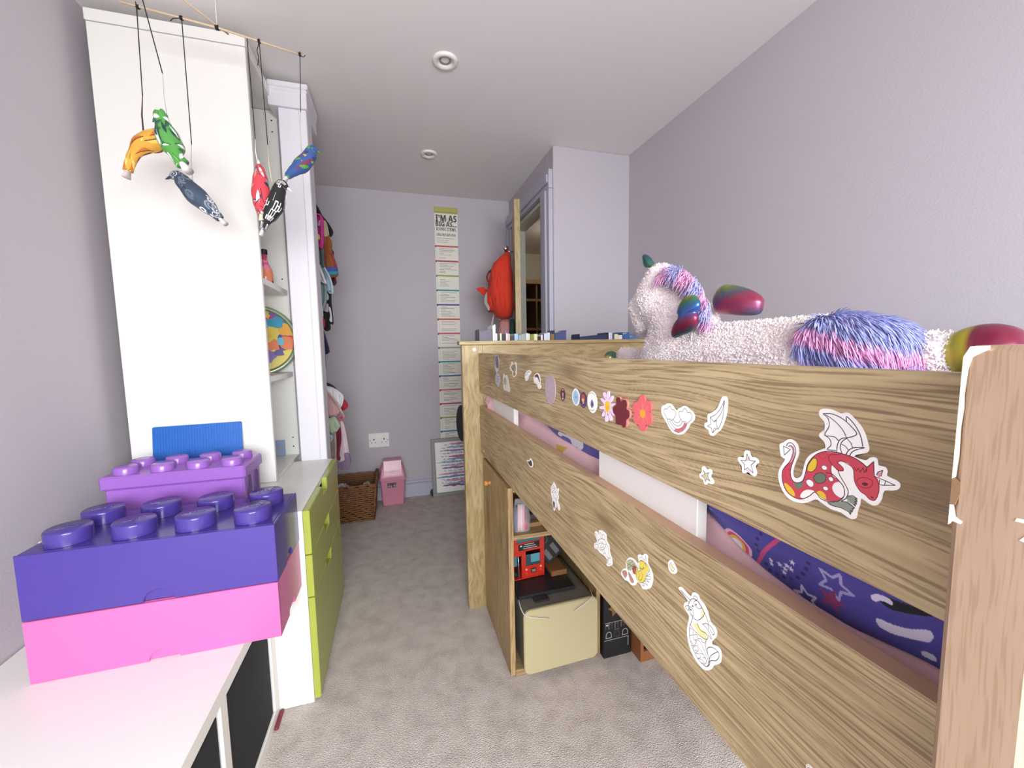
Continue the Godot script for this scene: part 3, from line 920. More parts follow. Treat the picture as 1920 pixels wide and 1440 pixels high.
func far_end() -> void:
	var st := S()
	# growth chart on the back wall
	var im := Image.create(224, 2048, false, Image.FORMAT_RGB8)
	im.fill(Color("e6e4d8"))
	var H := 2048.0 / 432.0
	im.fill_rect(Rect2i(0, 0, 224, int(10 * H)), Color("b3b06a"))
	im.fill_rect(Rect2i(94, 12, 40, 18), Color("d9d69c"))
	var r2 := RandomNumberGenerator.new()
	r2.seed = 5
	for k in 12:
		im.fill_rect(Rect2i(18 + k * 17, 80, 3, 12 + (k % 4) * 6 if k in [3, 4, 6] else 8), Color("77716c"))
	var cols := ["c05a54", "b0486a", "9aa058", "3f8f93", "54508c", "c8524e", "c2506c", "8fa096", "3f8fa6", "4a6fa8", "cf6a8c", "b0447e", "a0a55c", "4a86a6", "5f5a94", "c2605c"]
	for k in 15:
		var y := int((66 + 26 * k) * H)
		im.fill_rect(Rect2i(0, y, 224, 13), Color(cols[k]))
		im.fill_rect(Rect2i(0, y, 14, 18), Color(cols[k]).darkened(0.35))
		for l in 7:
			var yy := y + 24 + l * 13
			im.fill_rect(Rect2i(16, yy, 6, 3), Color("8f8c84"))
			if r2.randf() < 0.86:
				im.fill_rect(Rect2i(40, yy, int(r2.randf_range(40, 160)), 4), Color("a3a098").lerp(Color(cols[k]), 0.15))
	for k in 17:
		im.fill_rect(Rect2i(22 + k * 11, 212 - (k % 3), 4 + (k * 7) % 4, 22), Color("7a7571"))
		if k % 2: im.fill_rect(Rect2i(22 + k * 11, 212 + (k * 5) % 16, 9, 5), Color("7a7571"))
	for l in 3:
		im.fill_rect(Rect2i(20, 250 + l * 16, int(r2.randf_range(80, 170)), 4), Color("9d9a92"))
	var t := thing("growth_chart", "tall narrow paper growth chart with coloured bands on the back wall", "wall chart", Vector3(0.43, 0.48, -3.288))
	var P := PackedVector2Array([Vector2(0.337, 0.40), Vector2(0.516, 0.40), Vector2(0.528, 2.296), Vector2(0.345, 2.296)])
	extrude(st, P, 0, 0.0012, Transform3D(Basis(), Vector3(0, 0, -3.29)), 0, Rect2(0.339, 0.40, 0.189, 1.91))
	part("paper", st, textured(ImageTexture.create_from_image(im), 0.7), t)
	st = S()
	box(st, Vector3(0.342, 2.274, -3.29), Vector3(0.53, 2.314, -3.281), 0.003)
	part("header_bar", st, mat("b1ad62", 0.5), t)
	var txt := func(s: String, size: float, x: float, y: float, wmax: float, col: String, font: String):
		var tm := TextMesh.new()
		tm.text = s
		var sf := SystemFont.new()
		sf.font_names = PackedStringArray([font])
		sf.font_weight = 700
		tm.font = sf
		tm.font_size = 48
		tm.pixel_size = size / 48.0
		tm.depth = 0.0003
		tm.curve_step = 3.0
		tm.horizontal_alignment = HORIZONTAL_ALIGNMENT_LEFT
		var o := MeshInstance3D.new()
		o.name = "chart_lettering"
		var heavy := SurfaceTool.new()
		for q in [Vector3(-0.022, 0, 0), Vector3(0.022, 0.012, 0.00002), Vector3(0, -0.012, 0.00004)]:
			heavy.append_from(tm, 0, Transform3D(Basis(), q * size))
		o.mesh = heavy.commit()
		o.material_override = mat(col, 0.7)
		t.add_child(o, true)
		var w := tm.get_aabb().size.x
		o.transform = Transform3D(Basis().scaled(Vector3(wmax / maxf(w, 0.001), 1, 1)), Vector3(x - tm.get_aabb().position.x * wmax / maxf(w, 0.001), y, -3.2885) - t.position)
	txt.call("I'M AS", 0.068, 0.354, 2.228, 0.165, "504c4a", "Droid Sans")
	txt.call("BIG AS...", 0.05, 0.354, 2.184, 0.165, "504c4a", "Droid Sans")
	txt.call("ICONIC ITEMS,", 0.032, 0.356, 2.146, 0.16, "5a5552", "Droid Serif")

	# double socket
	t = thing("wall_socket", "white double wall socket on the back wall above the pink bin", "socket", Vector3(-0.149, 0.487, -3.288))
	st = S()
	box(st, Vector3(-0.226, 0.43, -3.29), Vector3(-0.071, 0.545, -3.281), 0.003)
	part("plate", st, mat("eceae6", 0.35), t)
	for k in 2:
		var cx := -0.187 + 0.077 * k
		st = S()
		for h in [[-0.004, 0.006, 0.015, 0.009], [-0.019, -0.017, 0.008, 0.005], [0.011, -0.017, 0.008, 0.005]]:
			box(st, Vector3(cx + h[0], 0.487 + h[1] - 0.004, -3.283), Vector3(cx + h[0] + h[2] * 0.6, 0.487 + h[1] + h[3], -3.2805), 0.0005)
		part("pin_holes", st, mat("3a3836", 0.6), t, "", "stuff")
		st = S()
		box(st, Vector3(-0.158 + 0.018 * k, 0.502, -3.282), Vector3(-0.146 + 0.018 * k, 0.52, -3.277), 0.002)
		part("switch", st, mat("fbfaf7", 0.2), t)
	st = S(true)
	for x in [-0.215, -0.082]:
		lathe(st, [Vector2(0.004, 0), Vector2(0.003, 0.001), Vector2(0, 0.001)], 10, Transform3D(Basis(Vector3.RIGHT, PI / 2), Vector3(x, 0.487, -3.281)))
	part("screws", st, mat("8a8683", 0.3, "screw", 0.8), t, "", "stuff")

	# pink swing bin
	t = local_thing("swing_bin", "small pink plastic swing-lid bin against the back wall", "bin", Vector3(-0.058, 0, -3.195), Vector3(0, 0.03, 0))
	var pk := mat("cb8699", 0.28, "pink plastic")
	st = S()
	loft_rect(st, [[0.001, 0.076, 0.058, 0.012], [0.006, 0.08, 0.062, 0.014], [0.205, 0.092, 0.072, 0.016]])
	var bd := part("body", st, pk, t)
	st = S()
	loft_rect(st, [[0.198, 0.094, 0.074, 0.014], [0.2, 0.098, 0.077, 0.014], [0.222, 0.098, 0.077, 0.014], [0.228, 0.094, 0.074, 0.014], [0.29, 0.084, 0.05, 0.014], [0.318, 0.074, 0.034, 0.012], [0.322, 0.07, 0.03, 0.01]])
	part("collar", st, pk, t)
	st = S()
	var lp := poly([0.07, 0.24, 0.058, 0.275, 0.048, 0.318, 0.042, 0.346, 0.036, 0.351, -0.036, 0.351, -0.042, 0.346, -0.062, 0.26, -0.06, 0.24])
	extrude(st, lp, -0.068, 0.068, Transform3D(Basis(Vector3(0, 0, 1), Vector3(0, 1, 0), Vector3(-1, 0, 0)), Vector3.ZERO), 0.006)
	var ld := part("swing_lid", st, pk, t)
	st = S()
	extrude(st, curve(poly([-0.022, 0.0, 0, 0.012, 0.022, 0.0, 0, -0.004]), true, 4), 0, 0.004, Transform3D(Basis(Vector3.RIGHT, -0.25), Vector3(0, 0.262, 0.066)), 0.001)
	part("thumb_grip", st, mat("b5627a", 0.3), ld)
	st = S()
	box(st, Vector3(-0.042, 0.15, 0.066), Vector3(0.026, 0.186, 0.0715), 0.001, 0, Transform3D(Basis(Vector3.RIGHT, 0.05), Vector3(0, -0.0005, -0.0075)))
	im = Image.create(96, 48, false, Image.FORMAT_RGB8)
	im.fill(Color("55444c"))
	for q in [[14, 14], [34, 12], [54, 14], [76, 12]]:
		fill_poly(im, circle_poly(Vector2(q[0], q[1] + 4), 8, 9, 12), Color("c9b6b6"))
		fill_poly(im, circle_poly(Vector2(q[0], q[1] + 2), 3, 3, 8), Color("3c3036"))
	im.fill_rect(Rect2i(12, 32, 62, 5), Color("a98f94"))
	part("printed_label", st, textured(ImageTexture.create_from_image(im), 0.4, Vector2(1 / 0.068, 1 / 0.036)), bd)

	# wicker basket of fabric scraps
	t = thing("wicker_basket", "square brown wicker basket with soft scraps inside beside the drawers", "basket", Vector3(-0.33, 0, -3.04))
	var wm := textured(ramp_texture(0.06, ["4a2e18", "6e4626", "8f6238", "a87c4c"], 3, 256, 3), 0.65, Vector2(0.3, 1))
	var rows := 17
	st = S(true)
	for k in rows:
		var y := 0.008 + k * 0.0145
		var f := float(k) / rows
		var x1 := -0.192 + 0.022 * f
		var x0 := -0.49 - 0.01 * f
		var z1 := -2.905 + 0.008 * f
		var z0 := -3.185 - 0.01 * f
		var pts := []
		var cs := [Vector2(x0, z1), Vector2(x1, z1), Vector2(x1, z0), Vector2(x0, z0)]
		for e in 4:
			var a: Vector2 = cs[e]
			var b: Vector2 = cs[(e + 1) % 4]
			var nn := (b - a).normalized().orthogonal()
			for i in 14:
				var w := sin(PI * (i + 0.5 + k)) * 0.0045
				var q := a.lerp(b, (i + 0.5) / 14.0) - nn * w
				pts.append(Vector3(q.x, y + sin(i * 1.7 + k * 2.1) * 0.0016, q.y))
		pts.append(pts[0])
		tube(st, pts, 0.0082, 6, 0.8)
	part("weave", st, wm, t, "", "stuff")
	st = S(true)
	for e in 4:
		for i in 8:
			var c0 := [Vector2(-0.49, -2.905), Vector2(-0.192, -2.905), Vector2(-0.192, -3.185), Vector2(-0.49, -3.185)]
			var c1 := [Vector2(-0.5, -2.897), Vector2(-0.17, -2.897), Vector2(-0.17, -3.195), Vector2(-0.5, -3.195)]
			var u := (i + 0.0) / 8.0
			var a: Vector2 = c0[e].lerp(c0[(e + 1) % 4], u)
			var b: Vector2 = c1[e].lerp(c1[(e + 1) % 4], u)
			tube(st, [Vector3(a.x, 0.002, a.y), Vector3(b.x, 0.25, b.y)], 0.007 if i == 0 else 0.0045, 6)
	part("stakes", st, wm, t, "", "stuff")
	st = S(true)
	for k in 2:
		var pts := []
		for i in 41:
			var u := i / 10.0
			var e := int(u) % 4
			var c1 := [Vector2(-0.5, -2.897), Vector2(-0.168, -2.897), Vector2(-0.168, -3.195), Vector2(-0.5, -3.195)]
			var q: Vector2 = c1[e].lerp(c1[(e + 1) % 4], u - int(u))
			pts.append(Vector3(q.x, 0.254 + sin(i * 1.5 + k * PI) * 0.005, q.y))
		tube(st, pts, 0.0085, 7)
	part("braided_rim", st, wm, t)
	st = S(true)
	tube(st, [Vector3(-0.168, 0.23, -2.99), Vector3(-0.163, 0.285, -3.0), Vector3(-0.162, 0.312, -3.03), Vector3(-0.162, 0.317, -3.05), Vector3(-0.162, 0.312, -3.07), Vector3(-0.163, 0.285, -3.1), Vector3(-0.168, 0.23, -3.11)], 0.0115, 9)
	part("handle", st, mat("5b3c26", 0.6), t)
	st = S()
	box(st, Vector3(-0.485, 0.002, -3.18), Vector3(-0.197, 0.012, -2.91), 0)
	part("base", st, mat("4b2f1a", 0.8), t)
	var scr := [["d9d9d4", -0.36, -3.0, "pale crumpled white fabric scrap on top in the wicker basket"], ["a9aa86", -0.24, -3.07, "small olive patterned fabric scrap at the right in the wicker basket"], ["c9cbd0", -0.42, -3.08, "pale blue grey fabric scrap at the left in the wicker basket"]]
	for k in 3:
		var s3 = scr[k]
		var b := thing("fabric_scrap", s3[3], "fabric scrap", Vector3(s3[1], 0.06, s3[2]), "fabric scraps in the basket")
		org = Vector3.ZERO
		st = S(true)
		var nz := FastNoiseLite.new()
		nz.seed = 30 + k
		nz.frequency = 9.0
		grid(st, 28, 16, func(p: Vector2):
			var d := Vector3(cos(p.x * TAU) * sin(p.y * PI), cos(p.y * PI), sin(p.x * TAU) * sin(p.y * PI))
			return Vector3(0, 0.085, 0) + d * Vector3(0.075 if k != 1 else 0.048, 0.088, 0.09) * (0.9 + 0.35 * nz.get_noise_3dv(d * 0.32)))
		var sm := textured(ramp_texture(0.04, [s3[0], "f2f0ea", s3[0], "8e8f98" if k != 1 else "6d6a4a", s3[0]], 3, 128, 40 + k), 0.9, Vector2(2, 2))
		part("scrap", st, sm, b)

	# picture frame leaning on the wall
	t = local_thing("picture_frame", "grey framed handwritten poem on watercolour stripes leaning on the back wall", "picture", Vector3(0.252, 0, -3.21), Vector3(-0.13, 0, 0.004))
	st = S()
	for b in [[0, 0, 0.36, 0.028], [0, 0.437, 0.36, 0.468], [0, 0.028, 0.032, 0.437], [0.328, 0.028, 0.36, 0.437]]:
		box(st, Vector3(b[0], b[1], -0.012), Vector3(b[2], b[3], 0.006), 0.002)
	part("frame", st, mat("8f8d88", 0.5), t)
	im = Image.create(320, 440, false, Image.FORMAT_RGB8)
	im.fill(Color("f0efec"))
	var wc := ["c86fa0", "5b88b4", "7f4f8f", "a9c6cf", "b85a94", "5f7fae", "86aebc", "c06a9c", "7a6fa6", "b0c9d2", "cf76a0", "5d86b8"]
	r2.seed = 77
	for k in 15:
		var y0 := 26 + k * 26 + r2.randf_range(-6, 6)
		var x0 := r2.randf_range(4, 130) if k != 0 else 130.0
		var pp := PackedVector2Array()
		for i in 9: pp.append(Vector2(x0 + i * (316 - x0) / 8.0, y0 - r2.randf_range(4, 16) * sin(PI * (i + 0.6) / 9.0)))
		for i in 9: pp.append(Vector2(316 - i * (316 - x0) / 8.0, y0 + r2.randf_range(4, 15) * sin(PI * (i + 0.6) / 9.0)))
		fill_poly(im, curve(pp, true, 3), Color(wc[k % 12]).lerp(Color("f0efec"), r2.randf_range(0.1, 0.5)))
	for k in 15:
		var y := 34.0 + k * 25.0
		var x := r2.randf_range(40, 90)
		while x < 300:
			var wl := r2.randf_range(14, 40)
			var sp := PackedVector2Array()
			for i in int(wl / 3.0): sp.append(Vector2(x + i * 3.0, y - 3 + r2.randf_range(-6, 5)))
			if sp.size() > 1: stroke(im, sp, 2.2, Color("33303c"))
			x += wl + r2.randf_range(7, 14)
	st = S()
	extrude(st, poly([0.03, 0.026, 0.33, 0.026, 0.33, 0.439, 0.03, 0.439]), -0.01, -0.001, Transform3D(), 0, Rect2(0.03, 0.026, 0.3, 0.413))
	part("poem_sheet", st, textured(ImageTexture.create_from_image(im), 0.3), t)
	st = S()
	extrude(st, curve(poly([-0.022, 0.03, -0.014, 0.055, 0.002, 0.06, 0.012, 0.03, 0.006, -0.001, -0.008, 0.003]), true, 3), -0.02, -0.004, Transform3D(), 0.002)
	part("corner_stand", st, mat("1d1c1e", 0.5), t)

	# oak door, ajar, seen along its face
	var door := Node3D.new()
	door.name = "door_1"
	add_child(door)
	tag(door, "oak door standing ajar, seen edge on", "", "", "structure")
	door.position = Vector3(0.95, 0.008, -3.19)
	door.rotation.y = -(PI - acos(0.263))
	org = Vector3.ZERO
	st = S()
	box(st, Vector3(0.0, 0, -0.038), Vector3(0.69, 2.135, 0.0), 0.002, 1)
	part("leaf", st, oak_warm, door)
	st = S()
	box(st, Vector3(0.02, 0.9, 0.0), Vector3(0.05, 1.0, 0.004), 0.001)
	part("hinge", st, mat("c2b69a", 0.3, "brass", 1.0), door)
	st = S(true)
	tube(st, [Vector3(0.46, 1.86, 0.0), Vector3(0.46, 1.86, 0.03), Vector3(0.46, 1.868, 0.045)], 0.007, 8)
	lathe(st, [Vector2(0, -0.024), Vector2(0.012, -0.02), Vector2(0.0225, -0.008), Vector2(0.024, 0.002), Vector2(0.02, 0.014), Vector2(0.01, 0.022), Vector2(0, 0.024)], 18, Transform3D(Basis(), Vector3(0.46, 1.88, 0.055)))
	part("coat_knob", st, mat("d8d8dc", 0.08, "chrome", 1.0), door, "round chrome coat knob")

	# rucksack and cloth bags on the knob
	var dx := door.transform
	t = local_thing("rucksack", "red rucksack hanging from the chrome knob on the oak door", "rucksack", dx * Vector3(0.46, 1.39, 0.0), Vector3(0, door.rotation.y, 0))
	var red := cloth_mat("cc341e")
	st = S(true)
	var R := func(y: float, z0: float, z1: float, w: float): return [y, z0, z1, w]
	blob_rings(st, [R.call(0.005, 0.05, 0.1, 0.04), R.call(0.02, 0.02, 0.13, 0.1), R.call(0.08, 0.008, 0.165, 0.13), R.call(0.16, 0.006, 0.175, 0.135), R.call(0.24, 0.008, 0.18, 0.135), R.call(0.32, 0.012, 0.17, 0.125), R.call(0.38, 0.018, 0.145, 0.11), R.call(0.43, 0.02, 0.095, 0.075), R.call(0.462, 0.025, 0.06, 0.03), R.call(0.468, 0.035, 0.05, 0.01)])
	part("bag_body", st, red, t)
	st = S(true)
	blob_rings(st, [R.call(0.055, 0.1, 0.14, 0.03), R.call(0.06, 0.1, 0.186, 0.09), R.call(0.12, 0.1, 0.197, 0.1), R.call(0.19, 0.1, 0.196, 0.1), R.call(0.22, 0.1, 0.186, 0.09), R.call(0.226, 0.1, 0.14, 0.03)])
	part("front_pocket", st, red, t)
	st = S(true)
	tube(st, [Vector3(-0.06, 0.36, 0.155), Vector3(0.0, 0.33, 0.178), Vector3(0.06, 0.29, 0.19), Vector3(0.11, 0.25, 0.18)], 0.006, 6)
	tube(st, [Vector3(0.0, 0.47, 0.045), Vector3(0.02, 0.485, 0.052), Vector3(0.0, 0.5, 0.055), Vector3(-0.02, 0.485, 0.052), Vector3(0.0, 0.47, 0.045)], 0.005, 6)
	part("strap", st, mat("8e1a15", 0.8), t)
	st = S()
	extrude(st, poly([0.02, -0.03, 0.06, 0.0, 0.075, 0.02, 0.02, 0.03, -0.01, 0.0]), 0, 0.006, Transform3D(Basis(Vector3.UP, -1.3), Vector3(0.0, 0.2, 0.195)), 0.002)
	part("strap_tail", st, red, t)
	st = S()
	extrude(st, curve(poly([-0.03, 0.0, 0.0, -0.045, 0.02, -0.06, 0.03, 0.0, 0.02, 0.06, -0.01, 0.06]), true, 3), 0, 0.005, Transform3D(Basis(Vector3.UP, 0.7), Vector3(0.06, 0.12, 0.19)), 0.002)
	part("white_patch", st, mat("c9c3b8", 0.7), t, "off white badge with dark mark")
	st = S(true)
	lathe(st, [Vector2(0, 0.006), Vector2(0.008, 0.004), Vector2(0.01, 0.0)], 12, Transform3D(Basis(Vector3.RIGHT, PI / 2), Vector3(0.01, 0.332, 0.178)))
	lathe(st, [Vector2(0, 0.006), Vector2(0.011, 0.004), Vector2(0.013, 0.0)], 12, Transform3D(Basis(Vector3.RIGHT, PI / 2), Vector3(0.06, 0.245, 0.193)))
	part("buckles", st, mat("a49a92", 0.3, "buckle", 0.8), t, "", "stuff")
	t = local_thing("cloth_bag", "crumpled peach and pink cloth bag hanging below the red rucksack", "bag", dx * Vector3(0.42, 1.2, 0.0), Vector3(0, door.rotation.y, 0))
	st = S(true)
	blob_rings(st, [R.call(0.0, 0.04, 0.1, 0.08), R.call(0.03, 0.02, 0.13, 0.12), R.call(0.1, 0.02, 0.125, 0.11), R.call(0.17, 0.03, 0.11, 0.08), R.call(0.2, 0.04, 0.09, 0.03)])
	part("bag_cloth", st, cloth_mat("c98f88"), t)
	st = S(true)
	blob_rings(st, [R.call(0.0, 0.06, 0.09, 0.04), R.call(0.03, 0.035, 0.1, 0.125), R.call(0.1, 0.03, 0.09, 0.12), R.call(0.14, 0.05, 0.08, 0.06)])
	part("pink_lining", st, cloth_mat("c696b8"), t)
	st = S(true)
	tube(st, [Vector3(0.0, 0.19, 0.1), Vector3(0.01, 0.23, 0.15), Vector3(0.03, 0.15, 0.165), Vector3(0.03, 0.09, 0.155)], 0.007, 6)
	part("cord", st, mat("c9b8b2", 0.8), t)
	t = local_thing("green_bag", "dark green cloth hanging against the oak door under the rucksack", "bag", dx * Vector3(0.5, 1.2, 0.0), Vector3(0, door.rotation.y, 0))
	st = S(true)
	blob_rings(st, [R.call(0.0, 0.002, 0.035, 0.06), R.call(0.03, 0.002, 0.045, 0.09), R.call(0.12, 0.002, 0.04, 0.08), R.call(0.19, 0.004, 0.03, 0.04)])
	part("green_cloth", st, cloth_mat("24413a"), t)

	# the hall beyond
	t = thing("hall_bookcase", "dark wooden bookcase in the hall seen through the doorway", "bookcase", Vector3(1.7, 0, -4.7))
	for x in [[1.3, 1.335], [1.66, 1.68], [2.25, 2.285]]:
		st = S()
		box(st, Vector3(x[0], 0, -4.95), Vector3(x[1], 1.95, -4.6), 0.002, 1)
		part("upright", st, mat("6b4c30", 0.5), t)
	for y in [0.06, 0.5, 1.0, 1.4, 1.75]:
		st = S()
		box(st, Vector3(1.335, y, -4.94), Vector3(2.25, y + 0.03, -4.61), 0.002)
		part("shelf", st, mat("7a5836", 0.5), t)
	st = S()
	box(st, Vector3(1.28, 1.95, -4.96), Vector3(2.3, 2.0, -4.57), 0.003)
	part("top_board", st, mat("8f6c44", 0.5), t)
	st = S()
	box(st, Vector3(1.3, 0.0, -4.97), Vector3(2.285, 1.95, -4.95), 0)
	part("back_panel", st, mat("4a4f3a", 0.7), t)
	st = S()
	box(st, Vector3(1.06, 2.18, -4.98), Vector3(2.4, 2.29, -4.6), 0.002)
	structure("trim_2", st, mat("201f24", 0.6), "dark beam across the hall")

# rounded-rectangle rings [y, half width, half depth, corner] joined into a closed body
func loft_rect(st: SurfaceTool, rings: Array) -> void:
	var rs := []
	for q in rings:
		var ring := []
		for p in rrect(q[1] * 2, q[2] * 2, q[3], 4): ring.append(Vector3(p.x, q[0], -p.y))
		rs.append(ring)
	var n: int = rs[0].size()
	for i in rs.size() - 1:
		for k in n:
			var k2 := (k + 1) % n
			tri(st, rs[i][k], rs[i][k2], rs[i + 1][k2]); tri(st, rs[i][k], rs[i + 1][k2], rs[i + 1][k])
	for k in range(1, n - 1):
		tri(st, rs[0][0], rs[0][k + 1], rs[0][k])
		tri(st, rs[-1][0], rs[-1][k], rs[-1][k + 1])

# soft rings [y, z0, z1, half width] joined into a closed bag
func blob_rings(st: SurfaceTool, rings: Array) -> void:
	var rs := []
	var n := 22
	for q in rings:
		var ring := []
		for k in n:
			var a := TAU * k / n
			var cx := signf(cos(a)) * pow(absf(cos(a)), 0.7)
			var cz := signf(sin(a)) * pow(absf(sin(a)), 0.7)
			ring.append(Vector3(cx * q[3] * (1 + 0.05 * sin(5 * a + q[0] * 40)), q[0], (q[1] + q[2]) / 2 - cz * (q[2] - q[1]) / 2 * (1 + 0.06 * sin(4 * a + q[0] * 30))))
		rs.append(ring)
	for i in rs.size() - 1:
		for k in n:
			var k2 := (k + 1) % n
			var u := float(k) / n
			tri(st, rs[i][k], rs[i][k2], rs[i + 1][k2], Vector2(u, i * 0.1), Vector2(u + 0.04, i * 0.1), Vector2(u + 0.04, i * 0.1 + 0.1))
			tri(st, rs[i][k], rs[i + 1][k2], rs[i + 1][k], Vector2(u, i * 0.1), Vector2(u + 0.04, i * 0.1 + 0.1), Vector2(u, i * 0.1 + 0.1))
	for k in range(1, n - 1):
		tri(st, rs[0][0], rs[0][k + 1], rs[0][k])
		tri(st, rs[-1][0], rs[-1][k], rs[-1][k + 1])

var rail_top_node: Node3D
var rail_low_node: Node3D
const RX := 0.352

func bed() -> void:
	var t := thing("cabin_bed", "raised oak effect child's bed with stickered guard rails along the right wall", "bed", Vector3(0.87, 0, -0.93))
	var st := S()
	# far end: two posts, a panel and a capping board
	uvo = Vector2(0.1, 0.03)
	for x in [[0.28, 0.372], [1.365, 1.457]]:
		st = S()
		box(st, Vector3(x[0], 0, -1.762), Vector3(x[1], 1.214, -1.73), 0.002, 1)
		part("end_post", st, oak_warm, t)
	uvo = Vector2(0.3, 0.4)
	st = S()
	box(st, Vector3(0.372, 0.62, -1.758), Vector3(1.365, 1.214, -1.734), 0.001, 0)
	part("end_panel", st, oak_warm, t)
	st = S()
	box(st, Vector3(0.268, 1.2145, -1.785), Vector3(1.462, 1.231, -1.722), 0.002, 0)
	part("cap_board", st, oak_warm, t)
	st = S(true)
	lathe(st, [Vector2(0.0085, 0), Vector2(0.008, 0.002), Vector2(0.003, 0.0028), Vector2(0.0028, 0.0015), Vector2(0, 0.0015)], 18, Transform3D(Basis(Vector3.RIGHT, PI / 2), Vector3(0.335, 1.194, -1.73)))
	part("screw_cap", st, mat("efeae0", 0.4), t)
	# near end: a board seen from its long edge
	uvo = Vector2(0.0, 0.0)
	st = S()
	box(st, Vector3(0.28, 0, -0.132), Vector3(0.372, 1.197, -0.0985), 0.003, 1)
	var np := part("near_post", st, oak_pink, t)
	st = S()
	var SB := Basis(Vector3(0, 0, 1), Vector3(0, 1, 0), Vector3(-1, 0, 0))   # polygon x runs to +z, front faces -x
	extrude(st, poly([-0.1322, 1.127, -0.1313, 1.128, -0.1306, 1.14, -0.1309, 1.155, -0.1302, 1.165, -0.1306, 1.172, -0.1298, 1.184, -0.1285, 1.191, -0.123, 1.195, -0.123, 1.1968, -0.1295, 1.1965, -0.1318, 1.191]), -0.001, 0.0006, Transform3D(SB, Vector3(0.2802, 0, 0)))
	part("worn_edge", st, mat("f1e3cd", 0.7), np, "pale chipped edge where the finish has worn off")
	st = S()
	extrude(st, poly([-0.1322, 1.102, -0.1308, 1.1045, -0.1275, 1.104, -0.1268, 1.1056, -0.1298, 1.1072, -0.1312, 1.113, -0.1322, 1.113]), -0.001, 0.0006, Transform3D(SB, Vector3(0.2802, 0, 0)))
	extrude(st, poly([-0.109, 1.1135, -0.099, 1.114, -0.099, 1.1162, -0.1085, 1.1152]), -0.001, 0.0005, Transform3D(SB, Vector3(0.2802, 0, 0)))
	extrude(st, poly([-0.107, 1.105, -0.1035, 1.1042, -0.099, 1.1025, -0.099, 1.1088, -0.105, 1.1082]), -0.001, 0.0005, Transform3D(SB, Vector3(0.2802, 0, 0)))
	part("scuffs", st, mat("f3e7d6", 0.7), np, "pale scuff marks", "stuff")
	st = S()
	extrude(st, poly([-0.1322, 1.1135, -0.1302, 1.1135, -0.1285, 1.12, -0.1287, 1.126, -0.1315, 1.1275, -0.1322, 1.127]), -0.001, 0.0005, Transform3D(SB, Vector3(0.2801, 0, 0)))
	part("chip", st, mat("8a6a4c", 0.8), np, "dark brown chip")
	uvo = Vector2(0.2, 0.2)
	st = S()
	box(st, Vector3(1.365, 0, -0.132), Vector3(1.457, 1.197, -0.101), 0.0035, 1)
	part("end_post", st, oak_pink, t)
	st = S()
	box(st, Vector3(0.372, 0.62, -0.128), Vector3(1.365, 1.19, -0.105), 0.001, 0)
	part("end_panel", st, oak_pink, t)
	# guard rails
	uvo = Vector2(0.15, 0.02)
	st = S()
	box(st, Vector3(RX, 1.008, -1.73), Vector3(RX + 0.02, 1.178, -0.132), 0.0012, 2)
	rail_top_node = part("guard_rail", st, oak, t)
	uvo = Vector2(0.55, 0.13)
	st = S()
	box(st, Vector3(RX, 0.735, -1.73), Vector3(RX + 0.02, 0.946, -0.132), 0.0012, 2)
	rail_low_node = part("guard_rail", st, oak, t)
	uvo = Vector2(0.5, 0.1)
	st = S()
	box(st, Vector3(RX + 0.001, 0.9462, -1.73), Vector3(RX + 0.021, 0.9468, -0.132), 0)
	part("edge_banding", st, mat("c79f80", 0.5), rail_low_node, "pinkish brown edge band along the top")
	for p in [[-1.555, -1.262], [-0.683, -0.419]]:
		st = S()
		box(st, Vector3(RX + 0.0205, 0.76, p[0]), Vector3(RX + 0.0365, 1.16, p[1]), 0.001, 1)
		part("joining_plate", st, white, t, "white plate joining the two rails")
	st = S(true)
	for q in [[-1.66, 0.757]]:
		lathe(st, [Vector2(0.004, 0), Vector2(0.003, 0.001), Vector2(0, 0.001)], 10, Transform3D(Basis(Vector3(0, 0, 1), PI / 2), Vector3(RX, q[1], q[0])))
	part("screw_cap", st, mat("efeae0", 0.4), rail_low_node)
	# slat base and the far rails, out of sight behind
	uvo = Vector2.ZERO
	st = S()
	box(st, Vector3(1.435, 0.735, -1.73), Vector3(1.455, 1.178, -0.132), 0.001, 2)
	part("wall_rail", st, oak, t)
	for k in 10:
		st = S()
		box(st, Vector3(0.395, 0.785, -1.66 + k * 0.16), Vector3(1.43, 0.8, -1.6 + k * 0.16), 0.001)
		part("slat", st, oak_cab, t)

	# mattress in a pink fitted sheet
	var pink := Image.create(1024, 128, false, Image.FORMAT_RGB8)
	pink.fill(Color("f9ccd3"))
	var zz := func(q: Array, w: int, h: int, y0: float, y1: float) -> PackedVector2Array:
		var o := PackedVector2Array()
		for i in range(0, q.size(), 2): o.append(Vector2((q[i] + 1.73) / 1.6 * w, (y1 - q[i + 1]) / (y1 - y0) * h))
		return o
	fill_poly(pink, zz.call([-0.9818, 0.9393, -0.9387, 0.9437, -0.904, 0.9479, -0.9219, 0.9353, -0.9187, 0.9238, -0.9426, 0.919, -0.96, 0.9302], 1024, 128, 0.86, 1.0), Color("e3bb4e"))
	fill_poly(pink, zz.call([-0.7417, 0.9743, -0.7238, 0.9833, -0.7229, 0.9769], 1024, 128, 0.86, 1.0), Color("b8324e"))
	t = thing("mattress", "mattress in a pink sheet showing through the gap between the rails", "mattress", Vector3(0.92, 0.8, -0.93))
	st = S(true)
	var prof := [Vector2(0.0, 0.805), Vector2(0.006, 0.80), Vector2(-0.01, 0.83), Vector2(-0.018, 0.87), Vector2(-0.021, 0.905), Vector2(-0.019, 0.927), Vector2(-0.008, 0.938), Vector2(-0.006, 0.95), Vector2(-0.004, 0.962), Vector2(0.01, 0.971), Vector2(0.03, 0.974), Vector2(0.5, 0.975), Vector2(1.0, 0.974), Vector2(1.02, 0.95), Vector2(1.02, 0.81)]
